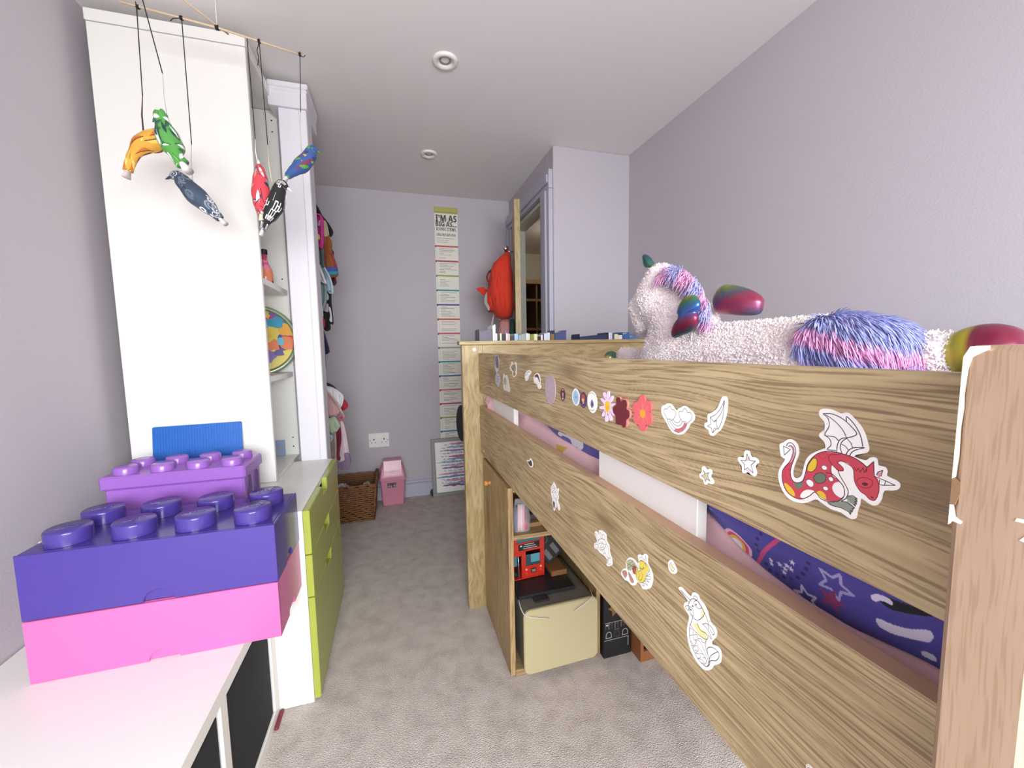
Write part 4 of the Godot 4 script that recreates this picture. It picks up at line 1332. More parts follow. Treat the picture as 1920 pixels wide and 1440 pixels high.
	var nz := FastNoiseLite.new()
	nz.frequency = 3.0
	grid(st, 64, 28, func(p: Vector2):
		var f := p.y * (prof.size() - 1)
		var i := mini(int(f), prof.size() - 2)
		var q: Vector2 = prof[i].lerp(prof[i + 1], f - i)
		var z := -1.71 + p.x * 1.56
		var w := nz.get_noise_2d(z, q.y * 5.0) * 0.007
		return Vector3(0.414 + q.x + w * 0.6, q.y + w * 0.5, z))
	st = remap_side(st, 0.86, 1.0)
	var sheet := textured(ImageTexture.create_from_image(pink), 0.9)
	sheet.rim_enabled = true
	sheet.rim = 0.3
	part("sheet", st, sheet, t)
	st = soft_body([[Vector3(0.384, 0.965, -1.69), Vector3(0.386, 0.955, -1.62), 0.014, 0.02], [Vector3(0.386, 0.955, -1.62), Vector3(0.4, 0.945, -1.5), 0.02, 0.026], [Vector3(0.382, 0.985, -1.68), Vector3(0.392, 0.972, -1.6), 0.01, 0.014]], 0.005, 0.012)
	part("sheet_corner", st, mat("f3c3cb", 0.9, "pink cloth"), t, "bunched corner of the pink sheet")
	# duvet
	var du := Image.create(2048, 256, false, Image.FORMAT_RGB8)
	du.fill(Color("4b4494"))
	var D := func(q: Array) -> PackedVector2Array: return zz.call(q, 2048, 256, 0.9, 1.1)
	var white_c := Color("d9d3e6")
	# rainbow, dotted rings, stars, pale swooshes printed on the purple cover
	for k in 4:
		var c: Vector2 = D.call([-0.3822, 0.9497])[0]
		var rr := [30.0, 24.0, 18.0, 12.0][k] as float
		fill_poly(du, circle_poly(c, rr, rr * 0.8, 24), [Color("e7b8d8"), Color("d8476a"), Color("e7b94e"), Color("e7e0f0")][k])
	stroke(du, curve(D.call([-0.317, 0.991, -0.3353, 0.9683, -0.3469, 0.9504, -0.3496, 0.9403, -0.3377, 0.9379]), false), 6, Color("c44a7c"))
	for q in D.call([-0.3436, 0.9822, -0.3472, 0.9745, -0.3487, 0.9665, -0.3478, 0.9597, -0.3394, 0.9471, -0.3341, 0.9428, -0.3254, 0.9429, -0.3171, 0.9441, -0.3081, 0.9477, -0.2996, 0.9542, -0.2936, 0.962, -0.2898, 0.9695, -0.2871, 0.9773]):
		fill_poly(du, circle_poly(q, 3.2, 2.6, 8), Color("2d2766"))
	var star := func(c: Vector2, r: float, a: float) -> PackedVector2Array:
		var o := PackedVector2Array()
		for i in 10: o.append(c + Vector2.from_angle(a + TAU * i / 10) * (r if i % 2 == 0 else r * 0.45) * Vector2(1, 0.9))
		return o
	for q in D.call([-0.3322, 0.9562, -0.332, 0.9515, -0.3206, 0.9572, -0.3115, 0.961, -0.3142, 0.9556, -0.3162, 0.9504, -0.3046, 0.9684, -0.3064, 0.9599, -0.4204, 0.9805]):
		fill_poly(du, star.call(q, 5.0, -PI / 2), white_c)
	var sc: PackedVector2Array = D.call([-0.2627, 0.9686, -0.2918, 0.9361, -0.2651, 0.9513])
	stroke(du, star.call(sc[0], 21, -1.2), 3.5, Color("a79fce"), true)
	stroke(du, star.call(sc[1], 17, -1.9), 3.5, Color("d3cdec"), true)
	fill_poly(du, star.call(sc[2], 18, -1.4), Color("8a3566"))
	fill_poly(du, curve(D.call([-0.2271, 0.9578, -0.2246, 0.9604, -0.2146, 0.9619, -0.2039, 0.9658, -0.1905, 0.9736, -0.19, 0.9648, -0.2009, 0.9584, -0.2141, 0.9532, -0.2241, 0.9524]), true), white_c)
	fill_poly(du, curve(D.call([-0.1971, 0.95, -0.1942, 0.9528, -0.1886, 0.9532, -0.1883, 0.9483, -0.1938, 0.9466, -0.1966, 0.9469]), true), white_c)
	fill_poly(du, curve(D.call([-0.2273, 0.9818, -0.2104, 0.9851, -0.1903, 0.9896, -0.1901, 0.9864, -0.2073, 0.9775, -0.2195, 0.9739]), true), Color("17151f"))
	stroke(du, curve(D.call([-0.2292, 0.976, -0.2257, 0.9795, -0.2199, 0.9809, -0.2171, 0.9805]), false), 7, white_c)
	fill_poly(du, curve(D.call([-0.9396, 0.9754, -0.9278, 0.9847, -0.8984, 0.9852, -0.8645, 0.987, -0.8328, 0.9949, -0.7952, 0.9907, -0.7979, 0.9757, -0.8219, 0.9614, -0.8559, 0.9555, -0.8707, 0.961, -0.8676, 0.9773, -0.9049, 0.9786, -0.9247, 0.973]), true), Color("d2cfd8"))
	stroke(du, curve(D.call([-0.8414, 0.9641, -0.833, 0.9586, -0.8164, 0.9615]), false), 4, Color("35314a"))
	t = thing("duvet", "purple duvet printed with stars and rainbows on the bed", "duvet", Vector3(0.92, 0.975, -0.7))
	var hem := func(z: float) -> float:
		var k := [[-1.12, 1.0], [-1.06, 0.985], [-0.95, 0.967], [-0.85, 0.962], [-0.7, 0.965], [-0.52, 1.0], [-0.45, 0.984], [-0.404, 0.961], [-0.373, 0.947], [-0.334, 0.939], [-0.305, 0.934], [-0.25, 0.933], [-0.2, 0.942], [-0.14, 0.944]]
		for i in k.size() - 1:
			if z <= k[i + 1][0]: return lerpf(k[i][1], k[i + 1][1], clampf((z - k[i][0]) / (k[i + 1][0] - k[i][0]), 0, 1))
		return 0.934
	st = S(true)
	grid(st, 80, 24, func(p: Vector2):
		var z := -1.12 + p.x * 0.975
		var hy: float = hem.call(z)
		var w := nz.get_noise_2d(z * 1.4, p.y * 2.0) * 0.008
		if p.y < 0.35:
			var f := p.y / 0.35
			return Vector3(0.397 + (1 - f) * 0.003 - sin(f * PI) * 0.006 + w * 0.6, lerpf(hy, 1.025, f), z)
		if p.y < 0.55:
			var a := (p.y - 0.35) / 0.2 * PI / 2
			return Vector3(0.44 - cos(a) * 0.04 + w, 1.025 + sin(a) * 0.03 + w, z)
		var u := (p.y - 0.55) / 0.45
		return Vector3(0.44 + u * 0.98, 1.055 + w * 1.6, z))
	st = remap_side(st, 0.9, 1.1)
	var dm := textured(ImageTexture.create_from_image(du), 0.85)
	dm.rim_enabled = true
	dm.rim = 0.3
	part("cover", st, dm, t)

# uv from the place along the bed (u) and height (v)
func remap_side(st: SurfaceTool, y0: float, y1: float) -> SurfaceTool:
	var a := st.commit_to_arrays()
	var vs: PackedVector3Array = a[Mesh.ARRAY_VERTEX]
	var s := S(true)
	for q in vs:
		var w := q + org
		s.set_uv(Vector2((w.z + 1.73) / 1.6, clampf((y1 - w.y) / (y1 - y0), 0.01, 0.99)))
		s.add_vertex(q)
	return s

func under_bed() -> void:
	var st := S()
	var t := thing("bed_cabinet", "oak cabinet with a round door knob and an open end under the bed", "cabinet", Vector3(0.53, 0, -1.5))
	uvo = Vector2(0.7, 0.5)
	st = S()
	box(st, Vector3(0.356, 0.012, -1.705), Vector3(0.375, 0.712, -1.3), 0.001, 1)
	var dr := part("door", st, oak_cab, t)
	st = S(true)
	lathe(st, [Vector2(0, 0.026), Vector2(0.008, 0.025), Vector2(0.0115, 0.02), Vector2(0.0115, 0.015), Vector2(0.007, 0.009), Vector2(0.0065, 0.004), Vector2(0.01, 0.0), Vector2(0.01, -0.001)], 20, Transform3D(Basis(Vector3(0, 0, 1), PI / 2), Vector3(0.356, 0.645, -1.57)))
	part("knob", st, mat("c9864a", 0.35), dr, "turned orange wooden knob")
	uvo = Vector2(0.1, 0.7)
	st = S()
	box(st, Vector3(0.7, 0.012, -1.705), Vector3(0.716, 0.712, -1.3), 0.001, 1)
	part("side_panel", st, oak_cab, t)
	for y in [[0.0, 0.026], [0.519, 0.535], [0.694, 0.712]]:
		st = S()
		box(st, Vector3(0.3755, y[0], -1.69), Vector3(0.6995, y[1], -1.302), 0.001, 0)
		part("shelf", st, oak_cab, t)
	st = S()
	box(st, Vector3(0.375, 0.026, -1.705), Vector3(0.7, 0.694, -1.69), 0, 1)
	part("back_panel", st, oak_cab, t)
	uvo = Vector2.ZERO

	# cream tin with rounded corners and a white cord
	t = thing("cream_tin", "cream metal box with rounded corners and a white cord under the bed", "box", Vector3(0.545, 0.026, -1.45))
	st = S()
	extrude(st, rrect(0.294, 0.243, 0.026, 7), -0.012, 0.0, Transform3D(Basis(Vector3.UP, 0.02), Vector3(0.545, 0.148, -1.268)), 0.004)
	part("front", st, mat("b9af88", 0.35), t)
	st = S()
	extrude(st, rrect(0.288, 0.237, 0.026, 7), -0.3, 0.0, Transform3D(Basis(Vector3.UP, 0.02), Vector3(0.545, 0.1475, -1.28)), 0.002)
	part("case", st, mat("6e6c62", 0.45), t, "grey sides and top")
	st = S(true)
	tube(st, [Vector3(0.392, 0.29, -1.31), Vector3(0.393, 0.272, -1.285), Vector3(0.398, 0.262, -1.268), Vector3(0.42, 0.25, -1.262), Vector3(0.46, 0.238, -1.262), Vector3(0.493, 0.23, -1.264)], 0.0018, 6)
	tube(st, [Vector3(0.67, 0.29, -1.3), Vector3(0.665, 0.278, -1.264), Vector3(0.63, 0.257, -1.261), Vector3(0.592, 0.236, -1.264)], 0.0018, 6)
	part("cord", st, mat("cfcac2", 0.6), t, "white elastic cord", "stuff")
	# black tray on the tin
	t = thing("black_tray", "flat black lidded tray lying on the cream tin", "tray", Vector3(0.53, 0.268, -1.44))
	st = S()
	box(st, Vector3(0.398, 0.2685, -1.56), Vector3(0.63, 0.282, -1.335), 0.004)
	part("tray", st, mat("26282a", 0.4), t)
	st = S()
	box(st, Vector3(0.452, 0.2686, -1.333), Vector3(0.51, 0.276, -1.302), 0.002)
	part("clasp", st, mat("4a4a4c", 0.3, "metal", 0.7), t)
	# toy bus, seen from the back: open platform at the left
	t = local_thing("toy_bus", "red toy double-decker bus standing on the black tray under the bed", "toy bus", Vector3(0.478, 0.284, -1.44), Vector3(0, 0.06, 0))
	var red := mat("cc2f1e", 0.35, "red paint")
	var w := 0.066
	st = S()
	for b in [[-w, w, 0.205, 0.225], [-w, w, 0.112, 0.15], [-w, -w + 0.014, 0.15, 0.205], [w - 0.016, w, 0.15, 0.205], [-0.032, w, 0.004, 0.05], [-0.032, -0.014, 0.05, 0.112], [w - 0.018, w, 0.05, 0.112], [-w, -0.032, 0.096, 0.112]]:
		box(st, Vector3(b[0], b[2], -0.006), Vector3(b[1], b[3], 0.0), 0.001)
	part("rear_panel", st, red, t)
	st = S()
	box(st, Vector3(w - 0.004, 0.004, -0.11), Vector3(w, 0.225, -0.006), 0.001)
	box(st, Vector3(-w, 0.112, -0.11), Vector3(-w + 0.004, 0.225, -0.006), 0.001)
	box(st, Vector3(-w, 0.221, -0.11), Vector3(w, 0.227, -0.002), 0.002)
	box(st, Vector3(-w, 0.112, -0.11), Vector3(w, 0.117, -0.006), 0)
	box(st, Vector3(-w, 0.0, -0.11), Vector3(w, 0.004, 0.002), 0.001)
	part("body_shell", st, red, t)
	st = S()
	box(st, Vector3(-w + 0.006, 0.004, -0.1), Vector3(w - 0.006, 0.22, -0.094), 0)
	part("cabin_dark", st, mat("1c2022", 0.6), t)
	var teal := mat("5f9fb0", 0.15, "teal glazing")
	st = S()
	box(st, Vector3(-w + 0.014, 0.15, -0.0045), Vector3(w - 0.016, 0.205, -0.0025), 0)
	part("window", st, mat("3c6a76", 0.15), t)
	st = S()
	box(st, Vector3(-w + 0.02, 0.178, -0.0024), Vector3(0.02, 0.204, -0.0018), 0)
	part("window", st, teal, t, "pale blue reflection strip")
	st = S()
	box(st, Vector3(-0.014, 0.05, -0.0045), Vector3(w - 0.018, 0.096, -0.0025), 0)
	part("window", st, mat("39505a", 0.15), t)
	st = S()
	box(st, Vector3(0.008, 0.062, -0.0024), Vector3(w - 0.02, 0.095, -0.0016), 0)
	part("window", st, teal, t)
	st = S()
	box(st, Vector3(-w, 0.03, -0.05), Vector3(-0.034, 0.098, -0.046), 0)
	part("platform_window", st, teal, t)
	st = S(true)
	tube(st, [Vector3(-0.042, 0.003, -0.004), Vector3(-0.046, 0.1, -0.004)], 0.0025, 8)
	part("grab_pole", st, mat("b9b9b6", 0.25, "steel", 0.8), t)
	var im := Image.create(128, 44, false, Image.FORMAT_RGB8)
	im.fill(Color("17171a"))
	for k in 3: im.fill_rect(Rect2i(34 - k * 4, 7 + k * 12, 60 + k * 14, 5), Color("b9b6b2"))
	fill_poly(im, circle_poly(Vector2(16, 16), 7, 5, 10), Color("d8d5d0"))
	st = S()
	extrude(st, poly([-0.045, 0.118, 0.045, 0.122, 0.045, 0.148, -0.045, 0.144]), 0, 0.0012, Transform3D(), 0, Rect2(-0.045, 0.118, 0.09, 0.03))
	part("destination_board", st, textured(ImageTexture.create_from_image(im), 0.4), t)
	for q in [[-0.012, 0.036], [0.05, 0.04], [-0.012, 0.02], [0.05, 0.026]]:
		st = S(true)
		lathe(st, [Vector2(0, 0.004), Vector2(0.003, 0.0035), Vector2(0.0045, 0.0)], 12, Transform3D(Basis(Vector3.RIGHT, PI / 2), Vector3(q[0], q[1], 0)))
		part("tail_light", st, mat("f0b7a6" if q[1] > 0.03 else "e05040", 0.2), t)
	st = S()
	box(st, Vector3(0.008, 0.02, 0), Vector3(0.03, 0.038, 0.0012), 0.0004)
	var plate := part("number_plate", st, mat("161618", 0.4), t)
	st = S()
	for k in 2: box(st, Vector3(0.011, 0.024 + k * 0.006, 0.0011), Vector3(0.027, 0.0275 + k * 0.006, 0.0015), 0)
	part("plate_marks", st, mat("a9a6a2", 0.5), plate, "", "stuff")
	for x in [-0.052, 0.052]:
		for z in [-0.02, -0.09]:
			st = S(true)
			lathe(st, [Vector2(0, -0.006), Vector2(0.014, -0.006), Vector2(0.014, 0.006), Vector2(0, 0.006)], 18, Transform3D(Basis(Vector3(0, 0, 1), PI / 2), Vector3(x, 0.0005 + 0.0135, z)))
			part("wheel", st, mat("1a1a1a", 0.7), t)
	# clapper-like black board with grey stripes, tilted on a wooden block
	t = thing("wooden_block", "flat brown wooden block on the black tray right of the toy bus", "block", Vector3(0.6, 0.284, -1.45))
	st = S()
	box(st, Vector3(0.565, 0.2825, -1.52), Vector3(0.632, 0.304, -1.42), 0.002, 0)
	part("block", st, mat("8a5f38", 0.6), t)
	t = local_thing("striped_board", "black board with grey stripes and a ring leaning behind the toy bus", "board", Vector3(0.574, 0.305, -1.47), Vector3(-0.2, 0.05, 0.6))
	st = S()
	extrude(st, rrect(0.13, 0.2, 0.006, 3), -0.008, 0, Transform3D(Basis(), Vector3(0.065, 0.1, 0)), 0.001)
	part("board", st, mat("1a1b1d", 0.45), t)
	for k in 3:
		st = S()
		box(st, Vector3(0.012 + k * 0.038, 0.012, 0), Vector3(0.032 + k * 0.038, 0.058, 0.001), 0)
		part("stripe", st, mat("6f7072", 0.5), t)
	st = S()
	var ringp := []
	for i in 25: ringp.append(Vector3(0.045 + 0.019 * cos(TAU * i / 24), 0.1 + 0.022 * sin(TAU * i / 24), 0.0))
	tube(st, ringp, 0.003, 6)
	part("ring", st, mat("4d4e50", 0.4), t)
	# clear bag of party pieces on the cabinet shelf
	t = thing("clear_bag", "clear plastic bag of pink spoons and pens on the cabinet shelf under the bed", "bag", Vector3(0.415, 0.535, -1.34))
	org = Vector3.ZERO
	st = S()
	blob_rings(st, [[0.001, -0.02, 0.02, 0.03], [0.006, -0.025, 0.026, 0.034], [0.05, -0.022, 0.022, 0.034], [0.09, -0.015, 0.015, 0.026], [0.12, -0.004, 0.004, 0.02]])
	var film := mat("dfe3ea", 0.12, "clear film")
	film.transparency = BaseMaterial3D.TRANSPARENCY_ALPHA
	film.albedo_color.a = 0.22
	part("film", st, film, t)
	var sticks := [["f0c3d0", -0.012, 0.012, 0.005], ["f2d3dc", -0.003, 0.014, 0.005], ["e49fb4", 0.006, 0.012, 0.0045], ["2f4aa0", -0.024, 0.012, 0.003], ["5a2f34", -0.021, 0.016, 0.003]]
	for s in sticks:
		st = S(true)
		tube(st, [Vector3(s[1], 0.006, s[2]), Vector3(s[1] + 0.004, 0.1, s[2] - 0.008)], s[3], 8)
		part("stick", st, mat(s[0], 0.3), t)
	st = S(true)
	tube(st, [Vector3(0.012, 0.008, 0.017), Vector3(0.011, 0.016, 0.019), Vector3(0.012, 0.026, 0.019), Vector3(0.014, 0.034, 0.017), Vector3(0.018, 0.08, 0.01)], [0.004, 0.009, 0.0095, 0.004, 0.003], 10, 0.6)
	part("spoon", st, mat("d4405c", 0.25), t, "red plastic spoon")
	t = thing("small_gadget", "dark grey gadget parts on a wooden offcut on the cabinet shelf", "gadget", Vector3(0.46, 0.535, -1.38))
	st = S()
	box(st, Vector3(0.44, 0.5355, -1.42), Vector3(0.5, 0.552, -1.35), 0.002)
	part("offcut", st, mat("a5845a", 0.6), t)
	st = S()
	box(st, Vector3(0.442, 0.552, -1.4), Vector3(0.47, 0.6, -1.37), 0.004)
	box(st, Vector3(0.455, 0.56, -1.37), Vector3(0.48, 0.585, -1.355), 0.003)
	part("gadget", st, mat("3d3f42", 0.3, "metal", 0.5), t, "", "stuff")
	# black printed box and wooden pieces farther along
	t = thing("black_printed_box", "black cardboard box printed with white line drawings standing under the bed", "box", Vector3(0.79, 0, -1.36))
	st = S()
	box(st, Vector3(0.722, 0, -1.44), Vector3(0.842, 0.3, -1.282), 0.0015)
	part("carton", st, mat("17181a", 0.5), t)
	im = Image.create(240, 300, false, Image.FORMAT_RGB8)
	im.fill(Color("17181a"))
	var ink := Color("a9a9a6")
	im.fill_rect(Rect2i(10, 8, 210, 4), ink)
	for k in 8:
		im.fill_rect(Rect2i(12 + k * 27, 12, 3, 50), ink if k % 2 else ink.darkened(0.4))
		if k % 2: stroke(im, PackedVector2Array([Vector2(12 + k * 27, 26), Vector2(30 + k * 27, 26)]), 3, ink.darkened(0.3))
	fill_poly(im, circle_poly(Vector2(26, 28), 11, 7, 12), Color("c9c9c6"))
	for k in 3:
		var cx := 40.0 + k * 72.0
		var p := PackedVector2Array([Vector2(cx - 24, 136)])
		for i in 11: p.append(Vector2(cx - 22 * cos(PI * i / 10), 112 - 26 * sin(PI * i / 10)))
		p.append(Vector2(cx + 24, 136))
		stroke(im, p, 5 if k != 1 else 3, ink if k != 1 else ink.darkened(0.5), true)
	stroke(im, PackedVector2Array([Vector2(88, 74), Vector2(134, 74)]), 4, ink.darkened(0.3))
	im.fill_rect(Rect2i(0, 152, 216, 4), ink)
	im.fill_rect(Rect2i(210, 152, 5, 82), ink)
	st = S()
	extrude(st, poly([0.723, 0.001, 0.841, 0.001, 0.841, 0.148, 0.723, 0.148]), 0, 0.0006, Transform3D(Basis(), Vector3(0, 0, -1.282)), 0, Rect2(0.723, 0.001, 0.118, 0.147))
	part("printed_front", st, textured(ImageTexture.create_from_image(im), 0.5), t)
	t = thing("wooden_ornament", "small brown wooden star propped against the black printed box", "ornament", Vector3(0.775, 0.18, -1.275))
	st = S()
	var sp := PackedVector2Array()
	for i in 10: sp.append(Vector2(0.768, 0.2) + Vector2.from_angle(PI / 2 + 0.2 + TAU * i / 10) * (0.032 if i % 2 == 0 else 0.017))
	extrude(st, sp, 0, 0.006, Transform3D(Basis(), Vector3(0, 0, -1.2812)), 0.001)
	part("ornament", st, mat("7a5a38", 0.6), t)
	t = thing("wooden_crate", "small brown wooden crate on the carpet right of the black printed box", "crate", Vector3(0.91, 0, -1.29))
	st = S()
	for b in [[0.846, 0.86, 0, 0.13, -1.35, -1.225], [0.976, 0.99, 0, 0.13, -1.35, -1.225], [0.86, 0.976, 0, 0.04, -1.237, -1.225], [0.86, 0.976, 0, 0.13, -1.35, -1.338], [0.86, 0.976, 0.0, 0.01, -1.338, -1.237]]:
		box(st, Vector3(b[0], b[2], b[4]), Vector3(b[1], b[3], b[5]), 0.001, 1)
	part("crate", st, mat("8f5a32", 0.6), t)
	t = thing("green_toy", "dull green small toy inside the wooden crate", "toy", Vector3(0.9, 0.011, -1.29))
	org = Vector3.ZERO
	st = S(true)
	lathe(st, [Vector2(0, 0.0), Vector2(0.022, 0.002), Vector2(0.026, 0.03), Vector2(0.018, 0.06), Vector2(0.02, 0.08), Vector2(0, 0.095)], 16, Transform3D())
	part("toy", st, mat("6f7a4e", 0.6), t)

func books() -> void:
	var st := S()
	var t := thing("bookcase", "grey bookcase standing behind the raised bed's end panel", "bookcase", Vector3(0.78, 0, -1.9))
	st = S()
	for x in [[0.325, 0.343], [1.3, 1.318]]:
		box(st, Vector3(x[0], 0, -2.0), Vector3(x[1], 1.218, -1.79), 0.001, 1)
	part("side_panels", st, mat("7f7a74", 0.6), t, "", "stuff")
	for y in [0.06, 0.44, 0.8, 1.105]:
		st = S()
		box(st, Vector3(0.343, y, -2.0), Vector3(1.3, y + 0.018, -1.79), 0.001)
		part("shelf", st, mat("8d8780", 0.6), t)
	# [x0, x1, top, colour, page side colour, depth, words]
	var list := [[0.385, 0.445, 1.288, "6a5f74", "dark mauve picture book standing sideways at the left end", 2], [0.4495, 0.456, 1.305, "f2efe8", "tall cream book, left of the two tallest spines", 0], [0.4568, 0.464, 1.31, "e8ece6", "tallest white book next to the tall cream one", 0], [0.465, 0.472, 1.268, "dcdcd6", "short white paperback right of the tallest white book", 0], [0.4728, 0.484, 1.262, "23252b", "short black book before the first pale yellow spine", 0], [0.485, 0.4935, 1.268, "efe9bf", "pale yellow thin book between two black ones", 0], [0.4945, 0.514, 1.266, "1d1f26", "thick black book right of the pale yellow spine", 0], [0.5145, 0.525, 1.268, "ead9d0", "pale pink spine right of the thick black book", 0], [0.526, 0.5345, 1.266, "e8cdb0", "peach coloured paperback beside the pale pink spine", 0], [0.537, 0.556, 1.255, "4a3436", "low dark brown book in front of the oak door edge", 0], [0.5575, 0.575, 1.266, "a7d0e6", "sky blue book in front of the oak door edge", 0], [0.577, 0.614, 1.268, "a7aeb0", "slanted grey board book seen sideways", 2], [0.616, 0.6255, 1.268, "f0efe6", "white book right of the slanted grey one", 0], [0.626, 0.6355, 1.266, "e6ecd9", "off white book left of the olive green one", 0], [0.6365, 0.6555, 1.262, "8f9238", "olive green thick book", 0], [0.6565, 0.675, 1.264, "eff0c0", "pale lemon book right of the olive green one", 0], [0.677, 0.692, 1.252, "33242e", "low dark plum book right of the pale lemon one", 0], [0.693, 0.703, 1.26, "f4f2ee", "thin white book between the plum and navy ones", 0], [0.704, 0.709, 1.264, "2c3a66", "thin navy book left of the book with a blue topped back", 0], [0.71, 0.725, 1.266, "eceff4", "white book with its back to the blue topped one", 0], [0.7258, 0.74, 1.27, "dfe8f4", "white and pale blue book left of the brown one", 0], [0.742, 0.764, 1.264, "8a6c3e", "brown book beside the navy picture book", 0], [0.766, 0.828, 1.282, "44527e", "navy picture book leaning sideways, tallest right of the doorway", 1], [0.903, 1.056, 1.262, "263052", "wide dark navy picture book lying tilted near the unicorn", 1], [1.058, 1.066, 1.268, "302a4a", "dark purple spine right of the wide navy book", 0], [1.0675, 1.077, 1.268, "eef0f4", "white spine, first right of the dark purple one", 0], [1.0785, 1.087, 1.266, "dfe3ea", "thin pale grey spine among the books by the unicorn", 0], [1.089, 1.098, 1.266, "5a5f86", "slate blue spine among the books by the unicorn", 0], [1.1, 1.121, 1.26, "e9e0b8", "cream book in front of the blue one by the unicorn", 0], [1.1225, 1.147, 1.255, "efe4cf", "low ivory book in front of the blue one by the unicorn", 0], [1.15, 1.19, 1.27, "3a66a6", "bright blue book standing sideways by the unicorn's nose", 1], [1.192, 1.228, 1.256, "4a7fae", "low light blue book partly behind the unicorn's nose", 1]]
	for b in list:
		var bk := thing("book", b[4], "book", Vector3((b[0] + b[1]) / 2, 1.123, -1.88), "books in the bookcase behind the bed")
		st = S()
		var th: float = minf(0.0016, (b[1] - b[0]) * 0.2)
		var slope: float = [0.0, 0.014, 0.012][b[5]]
		var P := func(q: SurfaceTool, x0: float, x1: float, z0: float, z1: float, dy: float, bev: float):
			extrude(q, PackedVector2Array([Vector2(x0, 1.1235), Vector2(x1, 1.1235), Vector2(x1, b[2] - dy), Vector2(x0, b[2] - dy - slope)]), z0, z1, Transform3D(), bev)
		P.call(st, b[0], b[1], -1.86, -1.857 + th, 0.0, 0.0005)
		P.call(st, b[0], b[0] + th, -1.96, -1.86, 0.0, 0)
		P.call(st, b[1] - th, b[1], -1.96, -1.86, 0.0, 0)
		part("cover", st, mat(b[3], 0.45), bk)
		st = S()
		P.call(st, b[0] + th, b[1] - th, -1.957, -1.8605, 0.003, 0)
		part("pages", st, mat("ece6d6", 0.85), bk)
	t = thing("round_bag", "black rounded bag hanging beside the bookcase just behind the oak bed post", "bag", Vector3(0.3, 0.74, -1.9))
	org = Vector3.ZERO
	st = S(true)
	grid(st, 24, 14, func(p: Vector2):
		return Vector3(cos(p.x * TAU) * sin(p.y * PI) * 0.022 - 0.005, 0.1 + cos(p.y * PI) * 0.088, sin(p.x * TAU) * sin(p.y * PI) * 0.08))
	part("bag_body", st, mat("1a1b1f", 0.7), t)
	st = S(true)
	tube(st, [Vector3(0.0, 0.18, 0.02), Vector3(0.016, 0.3, 0.01), Vector3(0.019, 0.46, 0.0), Vector3(0.024, 0.482, 0.0), Vector3(0.034, 0.484, 0.0)], 0.004, 6)
	part("strap", st, mat("1a1b1f", 0.7), t)

# a cut-out sticker on a rail: outline and drawing in metres (along the bed, height)
func sticker(par: Node3D, label: String, outline: Array, base: String, ops: Array, smooth := 3, thick := 0.0005, rough := 0.35, res := 256.0) -> MeshInstance3D:
	var p := poly(outline)
	if smooth > 1: p = curve(p, true, smooth)
	var lo := p[0]
	var hi := p[0]
	for q in p:
		lo = lo.min(q)
		hi = hi.max(q)
	lo -= Vector2.ONE * 0.0005
	hi += Vector2.ONE * 0.0005
	var k := res / maxf(hi.x - lo.x, hi.y - lo.y)
	var im := Image.create(maxi(8, int((hi.x - lo.x) * k)), maxi(8, int((hi.y - lo.y) * k)), false, Image.FORMAT_RGB8)
	im.fill(Color(base))
	for o in ops:
		var q := PackedVector2Array()
		for a in poly(o[2]): q.append(Vector2((a.x - lo.x) * k, (hi.y - a.y) * k))
		match o[0]:
			"f": fill_poly(im, curve(q, true, 4), Color(o[1]))
			"p": fill_poly(im, q, Color(o[1]))
			"l": stroke(im, curve(q, false, 5), o[3] * 0.0016 * k, Color(o[1]))
			"c": stroke(im, curve(q, true, 5), o[3] * 0.0016 * k, Color(o[1]), true)
			"z": stroke(im, q, o[3] * 0.0016 * k, Color(o[1]), o.size() > 4)
			"d":
				for a in q: fill_poly(im, circle_poly(a, o[3] * 0.0016 * k, o[3] * 0.0016 * k, 12), Color(o[1]))
	# tiny dark edge of the cut
	var st := S()
	org = Vector3.ZERO
	var off: Vector3 = par.get_parent().position
	extrude(st, p, 0, thick, Transform3D(Basis(Vector3(0, 0, 1), Vector3(0, 1, 0), Vector3(-1, 0, 0)), Vector3(RX, 0, 0) - off), 0.0, Rect2(lo, hi - lo), false)
	return part("sticker", st, textured(ImageTexture.create_from_image(im), rough), par, label)

